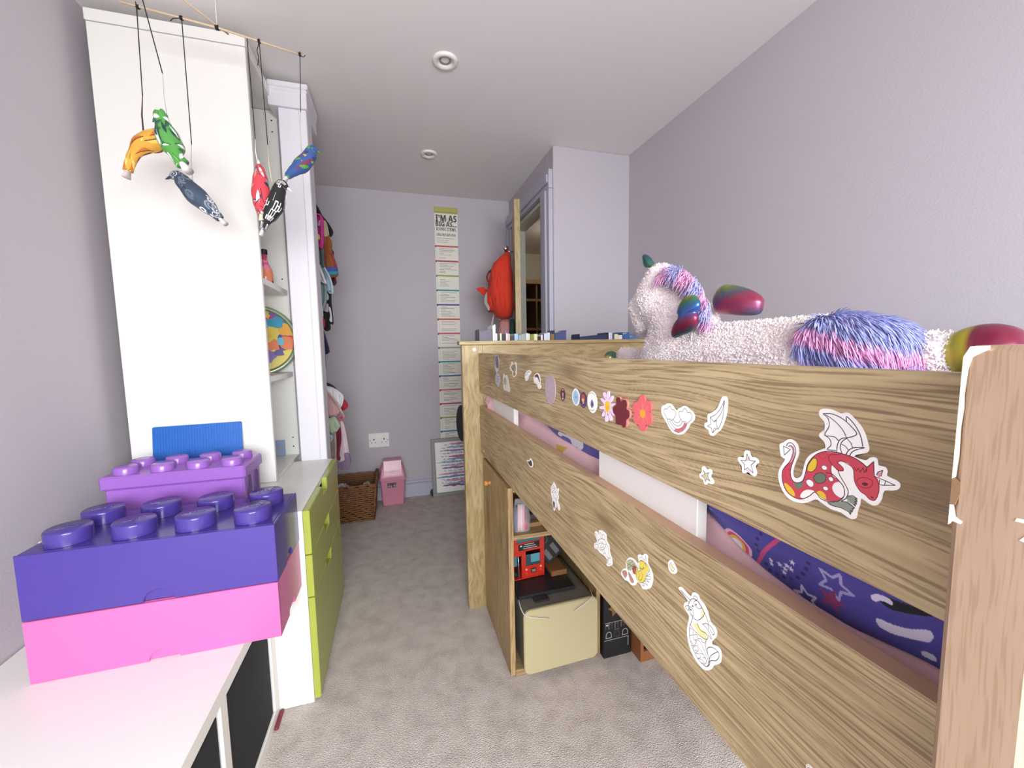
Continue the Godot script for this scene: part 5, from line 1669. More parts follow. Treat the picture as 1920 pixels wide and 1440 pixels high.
func stickers() -> void:
	var up := rail_top_node
	var lowr := rail_low_node
	var K := "26242b"
	var W := "fffdf8"
	sticker(up, "large red spotted dragon sticker with white wings", [-0.2546, 1.1388, -0.2533, 1.1419, -0.2498, 1.1432, -0.2436, 1.1433, -0.2368, 1.1412, -0.2336, 1.1425, -0.2304, 1.1422, -0.2264, 1.1387, -0.2219, 1.1343, -0.2179, 1.1276, -0.2158, 1.1206, -0.2148, 1.1164, -0.2165, 1.1129, -0.2224, 1.1101, -0.2247, 1.1077, -0.2168, 1.107, -0.2146, 1.1093, -0.2117, 1.1109, -0.2088, 1.1099, -0.208, 1.1054, -0.2036, 1.1054, -0.2018, 1.1023, -0.2019, 1.099, -0.1962, 1.0975, -0.1936, 1.0954, -0.1943, 1.0914, -0.1983, 1.0887, -0.2031, 1.087, -0.2041, 1.081, -0.2058, 1.076, -0.209, 1.073, -0.2131, 1.0735, -0.218, 1.0755, -0.2184, 1.0715, -0.2199, 1.0646, -0.2205, 1.0587, -0.2237, 1.0559, -0.2276, 1.0564, -0.2323, 1.0582, -0.2404, 1.0579, -0.2491, 1.0606, -0.2536, 1.0617, -0.2609, 1.0558, -0.2687, 1.0528, -0.2779, 1.0531, -0.2851, 1.0589, -0.2895, 1.0684, -0.2895, 1.0777, -0.2847, 1.0878, -0.284, 1.0901, -0.288, 1.0916, -0.2898, 1.0994, -0.2898, 1.1032, -0.286, 1.1056, -0.2815, 1.1096, -0.2769, 1.1102, -0.2722, 1.1069, -0.2704, 1.0993, -0.273, 1.0898, -0.275, 1.0811, -0.274, 1.0758, -0.2707, 1.0756, -0.2668, 1.0796, -0.2656, 1.0871, -0.2637, 1.0948, -0.2601, 1.1004, -0.2529, 1.106, -0.2477, 1.1095, -0.249, 1.1144, -0.2532, 1.118, -0.253, 1.1211, -0.2493, 1.1256, -0.25, 1.1321, -0.2534, 1.1353], W, [
		["f", "cf4a58", [-0.279, 1.1032, -0.2752, 1.1021, -0.2745, 1.0959, -0.2773, 1.0854, -0.2778, 1.0779, -0.2759, 1.0723, -0.2713, 1.071, -0.2658, 1.0747, -0.2635, 1.083, -0.2612, 1.0923, -0.257, 1.0996, -0.2507, 1.105, -0.2417, 1.1073, -0.233, 1.108, -0.2253, 1.1072, -0.2184, 1.1042, -0.2153, 1.1016, -0.2116, 1.1074, -0.2107, 1.1023, -0.2101, 1.0971, -0.2071, 1.0933, -0.2069, 1.086, -0.2082, 1.0788, -0.211, 1.0767, -0.214, 1.078, -0.2158, 1.0798, -0.2202, 1.0821, -0.2236, 1.0873, -0.2243, 1.0941, -0.2254, 1.098, -0.2294, 1.1011, -0.2346, 1.1011, -0.2365, 1.0992, -0.2323, 1.0953, -0.2329, 1.0933, -0.2375, 1.093, -0.2411, 1.0957, -0.2415, 1.0918, -0.2392, 1.0874, -0.2343, 1.0838, -0.2308, 1.0792, -0.2311, 1.0725, -0.2341, 1.0677, -0.2401, 1.0648, -0.2464, 1.0643, -0.2516, 1.0666, -0.2547, 1.0683, -0.2582, 1.0635, -0.2642, 1.0585, -0.2705, 1.0566, -0.279, 1.0585, -0.2845, 1.0658, -0.2859, 1.0762, -0.2836, 1.0819, -0.278, 1.0901, -0.2762, 1.097, -0.2773, 1.1008]],
		["f", "e4b9c4", [-0.2791, 1.1036, -0.2758, 1.104, -0.2745, 1.0999, -0.2756, 1.0931, -0.2787, 1.0874, -0.2778, 1.0942, -0.2768, 1.0993]],
		["f", "e9c832", [-0.2608, 1.092, -0.2577, 1.0975, -0.2547, 1.0979, -0.2538, 1.0944, -0.2547, 1.0895, -0.2578, 1.0855, -0.2616, 1.0851, -0.2622, 1.0881]],
		["f", "e9c832", [-0.2835, 1.0665, -0.2803, 1.0668, -0.275, 1.0636, -0.2724, 1.06, -0.2731, 1.0573, -0.2782, 1.0588, -0.2818, 1.0625]],
		["f", "e9c832", [-0.2528, 1.0685, -0.2496, 1.0708, -0.246, 1.0694, -0.2445, 1.0654, -0.2472, 1.0648, -0.2509, 1.0665]],
		["f", "6f8068", [-0.2561, 1.0806, -0.254, 1.0847, -0.2498, 1.0868, -0.2461, 1.0852, -0.2459, 1.0815, -0.2493, 1.0778, -0.2537, 1.0771]],
		["f", "6f8068", [-0.2741, 1.0692, -0.2696, 1.0711, -0.2657, 1.0736, -0.2656, 1.0696, -0.2686, 1.0662, -0.2722, 1.0662]],
		["f", W, [-0.2627, 1.0757, -0.2597, 1.0779, -0.2562, 1.0763, -0.2561, 1.0728, -0.2586, 1.0712, -0.2618, 1.0729]],
		["f", W, [-0.2497, 1.0928, -0.248, 1.0941, -0.2455, 1.0933, -0.2455, 1.091, -0.2478, 1.09, -0.2494, 1.091]],
		["f", W, [-0.2436, 1.0845, -0.2416, 1.0859, -0.2398, 1.0846, -0.24, 1.0827, -0.2417, 1.0818, -0.2433, 1.0828]],
		["f", W, [-0.2477, 1.0749, -0.2456, 1.0762, -0.2434, 1.0752, -0.2437, 1.0734, -0.2454, 1.0725, -0.2472, 1.0731]],
		["f", W, [-0.2674, 1.0594, -0.2653, 1.0645, -0.2608, 1.0681, -0.2551, 1.0685, -0.259, 1.0628, -0.2642, 1.0589]],
		["f", W, [-0.2401, 1.0782, -0.2383, 1.0818, -0.2343, 1.0834, -0.2315, 1.0797, -0.2308, 1.0741, -0.233, 1.0707, -0.2371, 1.0718, -0.2396, 1.0747]],
		["f", W, [-0.2417, 1.0955, -0.239, 1.0948, -0.2346, 1.0881, -0.229, 1.0812, -0.2281, 1.0765, -0.2302, 1.0794, -0.2344, 1.0845, -0.2406, 1.0877]],
		["f", "8f9a88", [-0.2428, 1.063, -0.2328, 1.0679, -0.227, 1.069, -0.2227, 1.0663, -0.2235, 1.0631, -0.2252, 1.0596, -0.2272, 1.0617, -0.2332, 1.0622, -0.2406, 1.0612]],
		["f", "8f9a88", [-0.2285, 1.0735, -0.2254, 1.0749, -0.221, 1.0744, -0.2216, 1.0685, -0.2245, 1.0696, -0.2284, 1.071]],
		["f", "d99aa2", [-0.2087, 1.0975, -0.2075, 1.1002, -0.2053, 1.1019, -0.2059, 1.0977, -0.2069, 1.0961]],
		["c", K, [-0.2608, 1.092, -0.2577, 1.0975, -0.2547, 1.0979, -0.2538, 1.0944, -0.2547, 1.0895, -0.2578, 1.0855, -0.2616, 1.0851, -0.2622, 1.0881], 0.28],
		["c", K, [-0.2561, 1.0806, -0.254, 1.0847, -0.2498, 1.0868, -0.2461, 1.0852, -0.2459, 1.0815, -0.2493, 1.0778, -0.2537, 1.0771], 0.3],
		["c", K, [-0.2627, 1.0757, -0.2597, 1.0779, -0.2562, 1.0763, -0.2561, 1.0728, -0.2586, 1.0712, -0.2618, 1.0729], 0.25],
		["c", K, [-0.2497, 1.0928, -0.248, 1.0941, -0.2455, 1.0933, -0.2455, 1.091, -0.2478, 1.09, -0.2494, 1.091], 0.22],
		["c", K, [-0.2436, 1.0845, -0.2416, 1.0859, -0.2398, 1.0846, -0.24, 1.0827, -0.2417, 1.0818, -0.2433, 1.0828], 0.22],
		["c", K, [-0.2477, 1.0749, -0.2456, 1.0762, -0.2434, 1.0752, -0.2437, 1.0734, -0.2454, 1.0725, -0.2472, 1.0731], 0.22],
		["c", "a02b40", [-0.2527, 1.1023, -0.249, 1.0995, -0.2459, 1.1025, -0.2464, 1.1046], 0.22],
		["c", "a02b40", [-0.2833, 1.077, -0.2813, 1.0805, -0.2784, 1.0806, -0.2772, 1.0748, -0.2796, 1.0711, -0.2823, 1.0728], 0.22],
		["l", K, [-0.2828, 1.1028, -0.2813, 1.106, -0.2776, 1.1068, -0.2743, 1.1032, -0.2738, 1.0969, -0.2769, 1.0855, -0.2778, 1.0779, -0.2754, 1.0721, -0.2709, 1.0711, -0.2658, 1.0747, -0.2635, 1.083, -0.2619, 1.0913, -0.257, 1.0996, -0.2514, 1.1045, -0.2444, 1.1074, -0.2363, 1.1079, -0.2285, 1.1074, -0.2215, 1.1054, -0.2153, 1.1016], 0.42],
		["l", K, [-0.2807, 1.1028, -0.2783, 1.1042, -0.2761, 1.1019, -0.2762, 1.0962, -0.2788, 1.089, -0.2844, 1.0809, -0.286, 1.0737, -0.2845, 1.0658, -0.2799, 1.059, -0.2722, 1.0564, -0.2657, 1.0576, -0.259, 1.0628, -0.2543, 1.068, -0.2486, 1.0639, -0.2408, 1.0642, -0.2335, 1.0684, -0.2305, 1.0742, -0.2315, 1.0804, -0.235, 1.0843, -0.2407, 1.0884, -0.2462, 1.0882], 0.42],
		["z", K, [-0.2858, 1.1021, -0.2789, 1.1004, -0.2846, 1.0937], 0.36, true],
		["l", K, [-0.2418, 1.0962, -0.2422, 1.0909, -0.2406, 1.0877], 0.3],
		["l", K, [-0.2369, 1.094, -0.2346, 1.0888, -0.2296, 1.0817, -0.2278, 1.0773, -0.2291, 1.0718, -0.2328, 1.0679], 0.4],
		["l", "8c1f34", [-0.2356, 1.1067, -0.2429, 1.1048, -0.2444, 1.1007, -0.2411, 1.0964, -0.2375, 1.0938, -0.2355, 1.0929, -0.2326, 1.0941, -0.2327, 1.0959, -0.2351, 1.0981, -0.2372, 1.0993, -0.2346, 1.1015, -0.2294, 1.1004, -0.2251, 1.0974, -0.2236, 1.088, -0.2196, 1.0816, -0.2155, 1.0795, -0.2121, 1.077, -0.2087, 1.0779, -0.2068, 1.084, -0.2069, 1.0907, -0.2098, 1.0958], 0.4],
		["z", K, [-0.2153, 1.102, -0.2113, 1.1074, -0.2104, 1.097], 0.36],
		["z", K, [-0.209, 1.0978, -0.2077, 1.1005, -0.205, 1.1023, -0.2059, 1.0974], 0.3],
		["z", K, [-0.2103, 1.096, -0.203, 1.095, -0.1966, 1.0935, -0.2044, 1.0909, -0.2066, 1.0908], 0.34],
		["z", K, [-0.2066, 1.0945, -0.2067, 1.0911], 0.3],
		["z", K, [-0.2027, 1.0944, -0.2033, 1.0916], 0.3],
		["z", "6a1a2a", [-0.2245, 1.099, -0.2229, 1.0967, -0.2215, 1.0992, -0.2201, 1.0964, -0.2182, 1.1005, -0.2171, 1.097, -0.2155, 1.1009, -0.2157, 1.0974], 0.34],
		["c", "8c1f34", [-0.2221, 1.0885, -0.2195, 1.0921, -0.2148, 1.0932, -0.2112, 1.0916, -0.2121, 1.0873, -0.2161, 1.0849, -0.2204, 1.0855], 0.34],
		["f", "5e1624", [-0.2184, 1.0876, -0.2164, 1.0893, -0.2143, 1.0889, -0.2145, 1.0875, -0.2165, 1.0865]],
		["d", "5e1624", [-0.2108, 1.0792], 0.5],
		["l", K, [-0.251, 1.1386, -0.2434, 1.1395, -0.2352, 1.1368, -0.2285, 1.1317, -0.2242, 1.1263, -0.2299, 1.1223, -0.2356, 1.12, -0.238, 1.1148, -0.2383, 1.1081], 0.42],
		["l", K, [-0.251, 1.1386, -0.2466, 1.1349, -0.2456, 1.1285, -0.2486, 1.1205, -0.241, 1.1206, -0.2375, 1.1181], 0.4],
		["l", K, [-0.2489, 1.1382, -0.241, 1.1337, -0.2347, 1.1277, -0.2315, 1.1219], 0.36],
		["l", K, [-0.2486, 1.1203, -0.2443, 1.1177, -0.2433, 1.1128, -0.2459, 1.1085, -0.2391, 1.1094], 0.4],
		["l", K, [-0.2322, 1.1356, -0.2321, 1.1391, -0.2261, 1.1335, -0.2214, 1.1255, -0.2194, 1.1173], 0.42],
		["l", K, [-0.2299, 1.1223, -0.2342, 1.1185, -0.2359, 1.1131, -0.2343, 1.1084], 0.4],
		["l", K, [-0.2305, 1.1207, -0.2278, 1.1178, -0.2266, 1.1146], 0.36],
		["l", K, [-0.2347, 1.1155, -0.2321, 1.1147, -0.2293, 1.1118], 0.34],
		["l", K, [-0.2311, 1.1078, -0.2293, 1.1118, -0.2257, 1.1148, -0.2182, 1.1167, -0.2232, 1.114, -0.2268, 1.111, -0.2285, 1.1074], 0.42],
		["z", K, [-0.2435, 1.0631, -0.2392, 1.0614, -0.2325, 1.0623, -0.2266, 1.0612, -0.2251, 1.0595, -0.2254, 1.0628, -0.2238, 1.0623, -0.2242, 1.0647, -0.2224, 1.0663, -0.2283, 1.0685, -0.2328, 1.0682], 0.36],
		["z", K, [-0.2279, 1.074, -0.2242, 1.0757, -0.221, 1.0744, -0.2225, 1.0732, -0.2209, 1.0723, -0.2227, 1.071, -0.2211, 1.0701, -0.2226, 1.0692, -0.2219, 1.0677, -0.2251, 1.0693, -0.2283, 1.0699], 0.36]], 2, 0.0006, 0.3, 640.0)
	sticker(up, "rainbow sticker with two white clouds and a half coloured red arc", [-0.4687, 1.1095, -0.467, 1.1156, -0.4609, 1.1181, -0.4575, 1.1203, -0.4515, 1.1214, -0.4455, 1.1202, -0.4368, 1.1145, -0.434, 1.1168, -0.4278, 1.1196, -0.4232, 1.1221, -0.4179, 1.1217, -0.4141, 1.1196, -0.4082, 1.1173, -0.4041, 1.1128, -0.4049, 1.1064, -0.4113, 1.1005, -0.4155, 1.0939, -0.4214, 1.0873, -0.4283, 1.0837, -0.4362, 1.0824, -0.4445, 1.0838, -0.4523, 1.0885, -0.4576, 1.095, -0.464, 1.1003, -0.4677, 1.105], W, [
		["p", "d6717a", [-0.4218, 1.1005, -0.4172, 1.1003, -0.4193, 1.0948, -0.4253, 1.0893, -0.4327, 1.0856, -0.4413, 1.0864, -0.4397, 1.0887, -0.4332, 1.0902, -0.4254, 1.0941, -0.4221, 1.0986]],
		["c", K, [-0.4625, 1.1104, -0.4603, 1.113, -0.4555, 1.1131, -0.4539, 1.1162, -0.4497, 1.1174, -0.4462, 1.1139, -0.4412, 1.1138, -0.4382, 1.1095, -0.4402, 1.1053, -0.4425, 1.1022, -0.4466, 1.0995, -0.4509, 1.1008, -0.4551, 1.0995, -0.4587, 1.1035, -0.4619, 1.1064], 0.36],
		["c", K, [-0.4323, 1.1116, -0.43, 1.1141, -0.4257, 1.1142, -0.4239, 1.1177, -0.4201, 1.1185, -0.4166, 1.1145, -0.4118, 1.1152, -0.4087, 1.1115, -0.4093, 1.1072, -0.4129, 1.104, -0.4157, 1.101, -0.4211, 1.1023, -0.4253, 1.101, -0.4289, 1.1044, -0.4318, 1.1078], 0.36],
		["l", K, [-0.4556, 1.0994, -0.4524, 1.0937, -0.4455, 1.0881, -0.4379, 1.0857, -0.4315, 1.0858, -0.4238, 1.0901, -0.4193, 1.0953, -0.4169, 1.1006], 0.34],
		["l", K, [-0.4509, 1.0996, -0.4465, 1.0942, -0.4397, 1.0903, -0.4332, 1.0902, -0.4262, 1.0935, -0.4225, 1.098, -0.4218, 1.101], 0.34],
		["l", K, [-0.447, 1.0994, -0.4423, 1.0955, -0.4349, 1.0939, -0.4294, 1.0961, -0.426, 1.1006], 0.34],
		["l", K, [-0.4433, 1.1012, -0.44, 1.0984, -0.4351, 1.098, -0.4311, 1.1, -0.4285, 1.104], 0.34]], 3)
	sticker(up, "white shooting star sticker with a long curved tail", [-0.3622, 1.1399, -0.3593, 1.1416, -0.3558, 1.1411, -0.354, 1.1371, -0.3541, 1.1282, -0.356, 1.1176, -0.3603, 1.1069, -0.3638, 1.1014, -0.3679, 1.0982, -0.3722, 1.0939, -0.3772, 1.0933, -0.3799, 1.0957, -0.3804, 1.0986, -0.386, 1.1006, -0.3878, 1.1038, -0.3862, 1.1066, -0.3827, 1.1082, -0.3833, 1.1156, -0.3808, 1.1185, -0.3751, 1.1213, -0.369, 1.1266, -0.3656, 1.1328], W, [
		["z", K, [-0.3787, 1.1146, -0.3731, 1.1101, -0.3691, 1.1125, -0.3696, 1.1081, -0.3663, 1.1029, -0.3722, 1.1027, -0.3745, 1.0968, -0.3766, 1.1023, -0.3828, 1.1032, -0.3777, 1.1066], 0.36, true],
		["l", K, [-0.3787, 1.1146, -0.3718, 1.1184, -0.3647, 1.1257, -0.3586, 1.137], 0.38],
		["l", K, [-0.3728, 1.1103, -0.365, 1.1185, -0.3605, 1.1273, -0.3586, 1.137], 0.34],
		["l", K, [-0.3663, 1.1029, -0.3623, 1.1108, -0.3592, 1.1228, -0.3586, 1.137], 0.38],
		["p", K, [-0.3586, 1.137, -0.3601, 1.1307, -0.3584, 1.1304]],
		["z", K, [-0.3745, 1.0968, -0.369, 1.1023], 0.34]], 3)
	sticker(up, "small star sticker coloured pale green and yellow", [-0.3902, 1.0499, -0.3884, 1.0529, -0.3847, 1.0535, -0.3802, 1.0517, -0.3772, 1.0532, -0.3742, 1.0523, -0.3732, 1.0493, -0.3739, 1.0444, -0.3708, 1.0412, -0.3706, 1.0375, -0.3748, 1.0352, -0.379, 1.0352, -0.3814, 1.0325, -0.3852, 1.0322, -0.3872, 1.0364, -0.3924, 1.0376, -0.3935, 1.0417, -0.3901, 1.0451], W, [
		["p", "cfcaa6", [-0.3873, 1.0486, -0.3831, 1.0456, -0.3783, 1.0482, -0.3802, 1.0433, -0.3761, 1.0385, -0.3817, 1.0393, -0.3837, 1.0351, -0.3854, 1.0396, -0.3902, 1.0405, -0.3853, 1.0442]],
		["z", K, [-0.3873, 1.0486, -0.3831, 1.0456, -0.3783, 1.0482, -0.3802, 1.0433, -0.3761, 1.0385, -0.3817, 1.0393, -0.3837, 1.0351, -0.3854, 1.0396, -0.3902, 1.0405, -0.3853, 1.0442], 0.34, true]], 3)
	sticker(up, "larger white star sticker with pink smudges", [-0.3302, 1.0839, -0.3289, 1.0868, -0.326, 1.0879, -0.3231, 1.0874, -0.32, 1.0828, -0.3163, 1.0831, -0.3126, 1.0815, -0.312, 1.0784, -0.315, 1.0739, -0.3138, 1.0677, -0.3146, 1.0642, -0.3173, 1.0625, -0.3206, 1.0631, -0.324, 1.065, -0.3283, 1.0625, -0.3318, 1.0631, -0.3326, 1.0693, -0.3373, 1.0735, -0.3375, 1.0769, -0.335, 1.0789, -0.3305, 1.0796], W, [
		["f", "eecbd6", [-0.327, 1.0768, -0.3257, 1.0809, -0.3219, 1.0815, -0.3236, 1.0777]],
		["f", "eecbd6", [-0.3265, 1.066, -0.3242, 1.0683, -0.3207, 1.066, -0.3236, 1.0652]],
		["z", K, [-0.3263, 1.0841, -0.3229, 1.0781, -0.3159, 1.079, -0.3208, 1.0737, -0.3179, 1.066, -0.325, 1.0696, -0.3287, 1.0659, -0.3285, 1.0717, -0.3339, 1.0755, -0.3274, 1.0764], 0.4, true]], 3)
	# foam and card flowers
	sticker(up, "pale lilac foam daisy with a yellow middle, left of the two foam flowers", [-0.6186, 1.105, -0.6264, 1.112, -0.6284, 1.1174, -0.6219, 1.1187, -0.618, 1.1123, -0.6161, 1.108, -0.6155, 1.1139, -0.6137, 1.1205, -0.6081, 1.1217, -0.6068, 1.1142, -0.6067, 1.1091, -0.6, 1.1149, -0.5941, 1.115, -0.5976, 1.1083, -0.6024, 1.1032, -0.6023, 1.1013, -0.5904, 1.1038, -0.5863, 1.1031, -0.5951, 1.0981, -0.6011, 1.0951, -0.5962, 1.0913, -0.5907, 1.0839, -0.5949, 1.0829, -0.6034, 1.0877, -0.6052, 1.0855, -0.5978, 1.077, -0.5984, 1.0731, -0.6045, 1.0724, -0.6089, 1.081, -0.6121, 1.0831, -0.6114, 1.0767, -0.6132, 1.0692, -0.6202, 1.068, -0.6203, 1.0766, -0.6184, 1.0835, -0.6216, 1.0856, -0.6255, 1.0771, -0.6294, 1.0746, -0.632, 1.0767, -0.6275, 1.0834, -0.6236, 1.088, -0.6368, 1.0871, -0.6415, 1.0894, -0.6368, 1.0924, -0.6243, 1.0951, -0.6263, 1.0988, -0.6369, 1.1041, -0.6362, 1.1069, -0.6309, 1.1075], "efd6f0", [
		["f", "f0c63c", [-0.6211, 1.0936, -0.6192, 1.1011, -0.6123, 1.1049, -0.6054, 1.1028, -0.6033, 1.096, -0.6059, 1.0886, -0.6115, 1.0849, -0.6184, 1.0871]],
		["f", "e9b23a", [-0.6166, 1.0929, -0.6122, 1.0974, -0.6072, 1.0942, -0.6121, 1.0896]]], 3, 0.002, 0.6)
	sticker(up, "dark red glitter flower, one petal longer below, between the daisy and the coral flower", [-0.5835, 1.1106, -0.5812, 1.1152, -0.5767, 1.1173, -0.5711, 1.1164, -0.5666, 1.1114, -0.5622, 1.1144, -0.5558, 1.1157, -0.5494, 1.1123, -0.5483, 1.106, -0.5503, 1.101, -0.544, 1.0995, -0.5409, 1.0941, -0.5428, 1.0868, -0.5495, 1.0827, -0.5489, 1.078, -0.5509, 1.0717, -0.5562, 1.0698, -0.5594, 1.0677, -0.5649, 1.0697, -0.5671, 1.0723, -0.5715, 1.0703, -0.5806, 1.0699, -0.5847, 1.0736, -0.5849, 1.0836, -0.5914, 1.0876, -0.5932, 1.0936, -0.5891, 1.0993, -0.5828, 1.1014, -0.5822, 1.1058], "e0897c", [
		["f", "6e1f28", [-0.5835, 1.1106, -0.5812, 1.1146, -0.5767, 1.1157, -0.5722, 1.115, -0.5676, 1.1101, -0.5622, 1.1129, -0.5558, 1.1136, -0.5515, 1.1103, -0.5509, 1.1045, -0.5519, 1.0996, -0.545, 1.0976, -0.5434, 1.0926, -0.5454, 1.0863, -0.5521, 1.0822, -0.5526, 1.0774, -0.5541, 1.0714, -0.5594, 1.068, -0.5649, 1.0697, -0.5671, 1.0723, -0.5715, 1.0703, -0.5806, 1.0699, -0.5847, 1.0736, -0.5849, 1.0836, -0.5914, 1.0876, -0.5932, 1.0936, -0.5891, 1.0993, -0.5828, 1.1014, -0.5822, 1.1058]]], 3, 0.0025, 0.5)
	sticker(up, "coral pink foam flower with an orange middle, right of the dark red one", [-0.5197, 1.1189, -0.5169, 1.1237, -0.5123, 1.1261, -0.5068, 1.1248, -0.5035, 1.1203, -0.5034, 1.1175, -0.4968, 1.1189, -0.4915, 1.1179, -0.4888, 1.1124, -0.4895, 1.1075, -0.492, 1.1033, -0.4884, 1.099, -0.4874, 1.0927, -0.489, 1.0876, -0.496, 1.0841, -0.5004, 1.0833, -0.5003, 1.0789, -0.5038, 1.0743, -0.5102, 1.072, -0.5159, 1.0737, -0.5184, 1.0795, -0.5247, 1.08, -0.5316, 1.0834, -0.5332, 1.0889, -0.5299, 1.0964, -0.5349, 1.0997, -0.535, 1.1072, -0.5312, 1.1123, -0.5234, 1.1147], "e8696f", [
		["z", "f0a35a", [-0.5085, 1.1002, -0.5107, 1.1166], 0.45], ["z", "f0a35a", [-0.5085, 1.1002, -0.5242, 1.1047], 0.4], ["z", "f0a35a", [-0.5085, 1.1002, -0.4957, 1.1114], 0.4], ["z", "f0a35a", [-0.5085, 1.1002, -0.5234, 1.0866], 0.4], ["z", "f0a35a", [-0.5085, 1.0991, -0.5082, 1.083], 0.45], ["z", "f0a35a", [-0.5085, 1.0991, -0.5041, 1.0838], 0.4], ["z", "f0a35a", [-0.5085, 1.1002, -0.4961, 1.0896], 0.4], ["z", "f0a35a", [-0.5085, 1.1002, -0.5065, 1.1133], 0.4],
		["f", "f2a438", [-0.5164, 1.0996, -0.5137, 1.1034, -0.5091, 1.1049, -0.5036, 1.1038, -0.5017, 1.1002, -0.5029, 1.0956, -0.5079, 1.0925, -0.5135, 1.0939]]], 3, 0.0025, 0.6)
	# round stickers
	sticker(up, "round white sticker with small dark drawing, rightmost of the three discs", [-0.6906, 1.0979, -0.686, 1.1092, -0.677, 1.1147, -0.6667, 1.1154, -0.6567, 1.1096, -0.6518, 1.0992, -0.6531, 1.0867, -0.6609, 1.078, -0.6696, 1.0749, -0.68, 1.0779, -0.6883, 1.086], W, [
		["f", "7a7488", [-0.6762, 1.0961, -0.6718, 1.1002, -0.6667, 1.0959, -0.6652, 1.0899, -0.671, 1.0842, -0.677, 1.0876]],
		["f", "4a4258", [-0.674, 1.0922, -0.6711, 1.0947, -0.6674, 1.0917, -0.6703, 1.0878]],
		["l", "6f6d7c", [-0.6845, 1.1079, -0.677, 1.1123, -0.6667, 1.1119, -0.6624, 1.1089], 0.5],
		["l", "6f6d7c", [-0.6785, 1.0803, -0.671, 1.0792, -0.6623, 1.0826], 0.6],
		["d", "8d8798", [-0.6815, 1.1005, -0.6696, 1.1054, -0.6581, 1.1039, -0.6822, 1.0925, -0.6595, 1.0969, -0.6638, 1.0887, -0.6822, 1.084], 0.35]], 3)
	sticker(up, "round purple and orange sticker, middle of the three discs", [-0.7235, 1.0932, -0.7201, 1.1033, -0.7095, 1.1107, -0.6999, 1.1084, -0.6929, 1.0991, -0.6937, 1.0896, -0.7, 1.0823, -0.7072, 1.0791, -0.7177, 1.082], "4a2a5c", [
		["f", "b0503c", [-0.716, 1.103, -0.7079, 1.1068, -0.7007, 1.1033, -0.7015, 1.0966, -0.7079, 1.0929, -0.7152, 1.0957]],
		["f", "e9b45a", [-0.7144, 1.0965, -0.7047, 1.0977, -0.7039, 1.0927, -0.7096, 1.0905, -0.7144, 1.0928]],
		["f", "e0a4b0", [-0.7112, 1.0896, -0.7047, 1.0911, -0.7047, 1.0882, -0.7096, 1.0868]],
		["l", "a58fc4", [-0.7177, 1.0858, -0.7096, 1.0824, -0.7, 1.0852, -0.6953, 1.0938], 0.5]], 3)
	sticker(up, "round pale blue snowflake sticker, leftmost of the three discs", [-0.7596, 1.0951, -0.7564, 1.1063, -0.7457, 1.1144, -0.7344, 1.1123, -0.726, 1.1049, -0.7247, 1.0953, -0.7286, 1.0851, -0.7389, 1.0792, -0.7503, 1.0815, -0.7575, 1.0875], "eef3f6", [
		["f", "a8cbe4", [-0.7547, 1.0956, -0.751, 1.1061, -0.7431, 1.1107, -0.7344, 1.1078, -0.7294, 1.0985, -0.7311, 1.0893, -0.7406, 1.0812, -0.7503, 1.0853]],
		["z", "6fa0cc", [-0.7422, 1.1093, -0.7415, 1.0834], 0.5], ["z", "6fa0cc", [-0.7537, 1.1019, -0.7303, 1.0909], 0.5], ["z", "6fa0cc", [-0.731, 1.1044, -0.7529, 1.0881], 0.5], ["z", "6fa0cc", [-0.7556, 1.0948, -0.7285, 1.0979], 0.5],
		["d", "24303c", [-0.7423, 1.0971], 0.5]], 3)
	sticker(up, "tiny dark red oval sticker with a pale middle", [-0.8215, 1.0939, -0.8172, 1.1034, -0.8089, 1.1088, -0.8009, 1.1059, -0.7947, 1.0976, -0.7982, 1.0858, -0.8073, 1.081, -0.8154, 1.0837], "541a26", [
		["f", "b08a94", [-0.8128, 1.0956, -0.808, 1.1002, -0.8026, 1.0967, -0.8041, 1.0908, -0.8092, 1.0894]],
		["f", "c9b6b0", [-0.8126, 1.1047, -0.8079, 1.1064, -0.8029, 1.1048, -0.808, 1.1034]],
		["f", "c9c0a0", [-0.8123, 1.0858, -0.8072, 1.0884, -0.8032, 1.0868, -0.8073, 1.0831]]], 3)
	var glit := sticker(up, "oval pinkish silver glitter sticker", [-0.9155, 1.0966, -0.9112, 1.1152, -0.8973, 1.1288, -0.8781, 1.1336, -0.8621, 1.1294, -0.8522, 1.1198, -0.8481, 1.1038, -0.8506, 1.0864, -0.861, 1.073, -0.8786, 1.062, -0.8952, 1.0661, -0.9072, 1.0782], "bda8b0", [
		["d", "d9c8d0", [-0.9026, 1.1132, -0.8854, 1.1216, -0.867, 1.1143, -0.8956, 1.0994, -0.8787, 1.108, -0.8605, 1.0992, -0.8863, 1.0878, -0.8677, 1.081, -0.8984, 1.0847, -0.8795, 1.0725, -0.9056, 1.093, -0.8743, 1.0943, -0.888, 1.1125], 0.7],
		["d", "8f7a86", [-0.893, 1.1077, -0.8738, 1.1172, -0.8626, 1.1059, -0.9007, 1.0889, -0.8769, 1.0835, -0.886, 1.0967, -0.8652, 1.0909, -0.8913, 1.0755, -0.8807, 1.1237], 0.6]], 3, 0.0012, 0.25)
